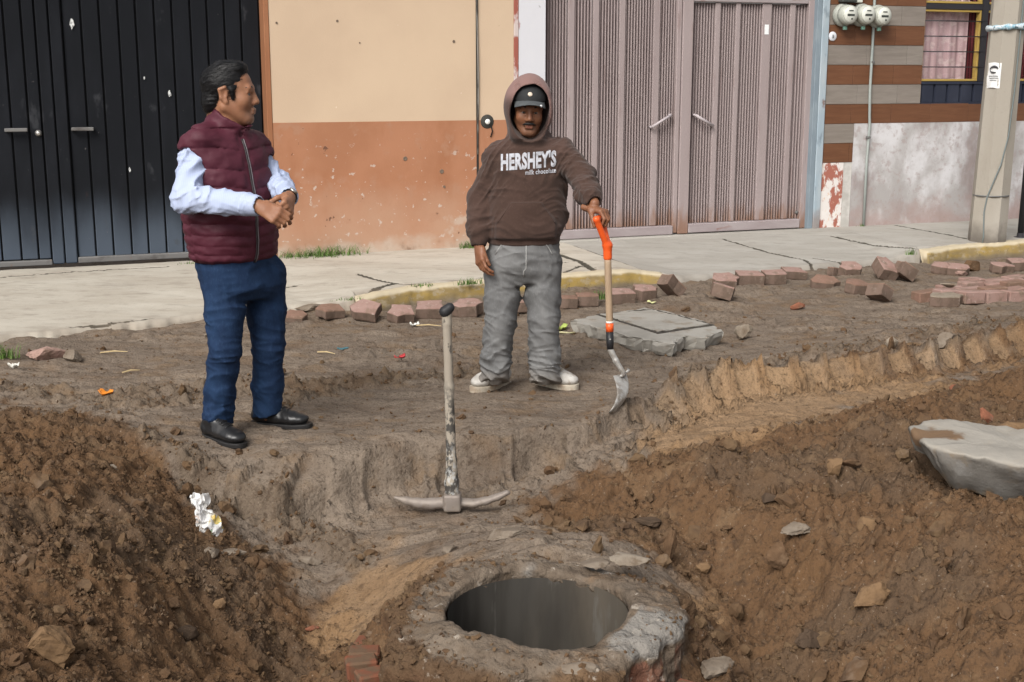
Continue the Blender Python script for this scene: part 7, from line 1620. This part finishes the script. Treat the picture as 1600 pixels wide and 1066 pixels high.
shoe('sneaker', p2, onto(A3((-0.024, 6.774, 0.000))), onto(A3((-0.206, 6.546, 0.000))), M_SNEAK, M_SNSOLE, H=.085, W=.050, white=True)
shoe('sneaker', p2, onto(A3((0.125, 6.730, 0.000))), onto(A3((0.343, 6.601, 0.000))), M_SNEAK, M_SNSOLE, H=.085, W=.050, white=True)

# ---------------------------------------------------------------- shovel
bx_, by_ = (0.501, 6.131)
tipz = float(gz(bx_, by_))
sh = thing('shovel', (bx_, by_, tipz), 'shovel with an orange D grip and worn steel blade standing under the hooded hand', 'shovel')
SP = lambda q: A3(q)
p_top, p_y, p_soc, p_b0, p_b1, p_f, p_nk = SP((0.422, 6.200, 0.964)), SP((0.465, 6.200, 0.829)), SP((0.467, 6.200, 0.773)), SP((0.481, 6.190, 0.447)), SP((0.482, 6.190, 0.405)), SP((0.485, 6.180, 0.317)), SP((0.551, 6.170, 0.202))
M_ORPL = mat('grip_orange', (.78, .105, .018), .42, [dict(scale=10, lo=.5, hi=.7, col=(.66, .085, .015), fac=.6)], spec=.45)
M_ASH = mat('shovel_wood', (.37, .265, .175), .65, [dict(scale=(30, 30, 3), lo=.4, hi=.66, col=(.28, .195, .125), fac=.8), dict(scale=(10, 10, 5), lo=.55, hi=.7, col=(.42, .36, .30), fac=.7)], bump=[((60, 60, 8), .2, .002, 3)])
M_STEEL = mat('shovel_steel', (.40, .385, .36), .5, [dict(scale=16, lo=.45, hi=.62, col=(.22, .19, .16), fac=.85), dict(scale=40, lo=.5, hi=.66, col=(.50, .49, .47), fac=.7), dict(scale=9, lo=.58, hi=.7, col=(.13, .095, .07), fac=.7)], spec=.45, metal=.35, bump=[(50, .3, .002, 3)])
M_FERR = mat('ferrule_black', (.018, .018, .02), .45)
MB().tube([p_soc + (p_b0 - p_soc) * t for t in np.linspace(-.05, 1.12, 8)], .0175, 14).put('shaft', M_ASH, sh, smooth=True)
F = Field(np.minimum(p_top, p_soc) - .09, np.maximum(p_top, p_soc) + .09, .0036)
F.cone(p_soc, p_y + (p_soc - p_y) * .1, .0215, .0215, .004); F.cone(p_y + (p_soc - p_y) * .1, p_y, .0215, .026, .01)
gw = unit((.30, .95, .0)); ga, gb_ = p_top + gw * .052 + [0, 0, -.002], p_top - gw * .052 + [0, 0, -.002]
F.cone(p_y + gw * .006, ga, .017, .0150, .012); F.cone(p_y - gw * .006, gb_, .017, .0150, .012); F.cone(ga, gb_, .0160, .0160, .008)
V, Fc = F.mesh(); put('grip', V, Fc, M_ORPL, sh, smooth=True)
MB().tube([p_b0, p_b1], .0195, 14).put('band', M_ORPL, sh, smooth=True)
MB().tube([p_b0 - (p_b1 - p_b0) * .25, p_b0 - (p_b1 - p_b0) * .02], .0188, 14).put('band', mat('band_white', (.7, .68, .63), .6), sh, smooth=True)
MB().tube([p_b1 + (p_f - p_b1) * .02, p_b1 + (p_f - p_b1) * .6, p_f], [.0190, .0185, .0165], 14).put('ferrule', M_FERR, sh, smooth=True)
MB().lathe(p_b1 + (p_f - p_b1) * .4 - [0, .018, 0], (0, -1, 0), [(.004, 0), (.004, .003), (.001, .004)], 8).put('rivet', M_STEEL, sh, smooth=True)
tq = (.482, 5.976); tip = A3([tq[0], tq[1], float(gz(tq[0], tq[1])) - .004])
F = Field(np.minimum(tip, p_f) - .16, np.maximum(tip, p_f) + .16, .004)
F.cone(p_f, p_f + (p_nk - p_f) * .5 + [-.004, 0, 0], .016, .014, .006); F.cone(p_f + (p_nk - p_f) * .5 + [-.004, 0, 0], p_nk, .014, .012, .01)
V, Fc = F.mesh(); put('neck', V, Fc, M_STEEL, sh, smooth=True)
bw = unit((.30, .954, 0)); ax_ = tip - p_nk; NV, NU = 22, 17; vs = []
bn = unit(np.cross(unit(ax_), bw)); bn = bn * np.sign(bn[0])
for side in (0, 1):
    for i in range(NV):
        t = i / (NV - 1); hw = .100 * (1.0 if t < .55 else math.sqrt(max(1 - ((t - .55) / .45) ** 2.2, 0.0))) * (1 - .12 * (1 - t)) + .003
        for j in range(NU):
            s_ = j / (NU - 1) * 2 - 1
            vs.append(p_nk + ax_ * t + bw * hw * s_ + bn * (.050 * math.sin(math.pi * t * .85 + .15) - .030 * s_ * s_ * (1 - .3 * t) - .006 + (.0022 if side else -.0022)) + bn * (.010 * math.exp(-(s_ * 4) ** 2) * (1 - t)))
ix = np.arange(2 * NV * NU).reshape(2, NV, NU); fs = []
for i in range(NV - 1):
    for j in range(NU - 1):
        fs.append((ix[0, i, j], ix[0, i, j + 1], ix[0, i + 1, j + 1], ix[0, i + 1, j])); fs.append((ix[1, i, j], ix[1, i + 1, j], ix[1, i + 1, j + 1], ix[1, i, j + 1]))
ed = [ix[:, i, 0] for i in range(NV)] + [ix[:, -1, j] for j in range(NU)] + [ix[:, i, -1] for i in range(NV)[::-1]] + [ix[:, 0, j] for j in range(NU)[::-1]]
for a, b in zip(ed, ed[1:] + ed[:1]): 
    if a[0] != b[0]: fs.append((a[0], b[0], b[1], a[1]))
bl = put('blade', vs, fs, M_STEEL, sh, smooth=True)
mb = MB()
for sg in (-1, 1): mb.tube([p_nk + bw * .018 * sg + bn * .012, p_nk + bw * .05 * sg + bn * .016, p_nk + bw * .080 * sg + bn * .004], [.006, .0075, .006], 8)
mb.put('step_tread', M_STEEL, sh, smooth=True)

# fewer triangles where a surface is plain or covered; shape is kept
for o in list(COL.objects):
    if o.type != 'MESH': continue
    b = o.name.split('.')[0]
    k = {'body': .30, 'hooded_sweatshirt': .5, 'vest': .5, 'jeans': .45, 'grey_jeans': .45, 'shirt': .45, 'collar': .6, 'pick_head': .5, 'handle': .6, 'shoe': .4, 'sneaker': .4, 'hair': .5, 'cap': .4, 'grip': .4, 'neck': .4}.get(b)
    if k and len(o.data.polygons) > 3000:
        m_ = o.modifiers.new('simplify', 'DECIMATE'); m_.ratio = k
bpy.context.view_layer.update()
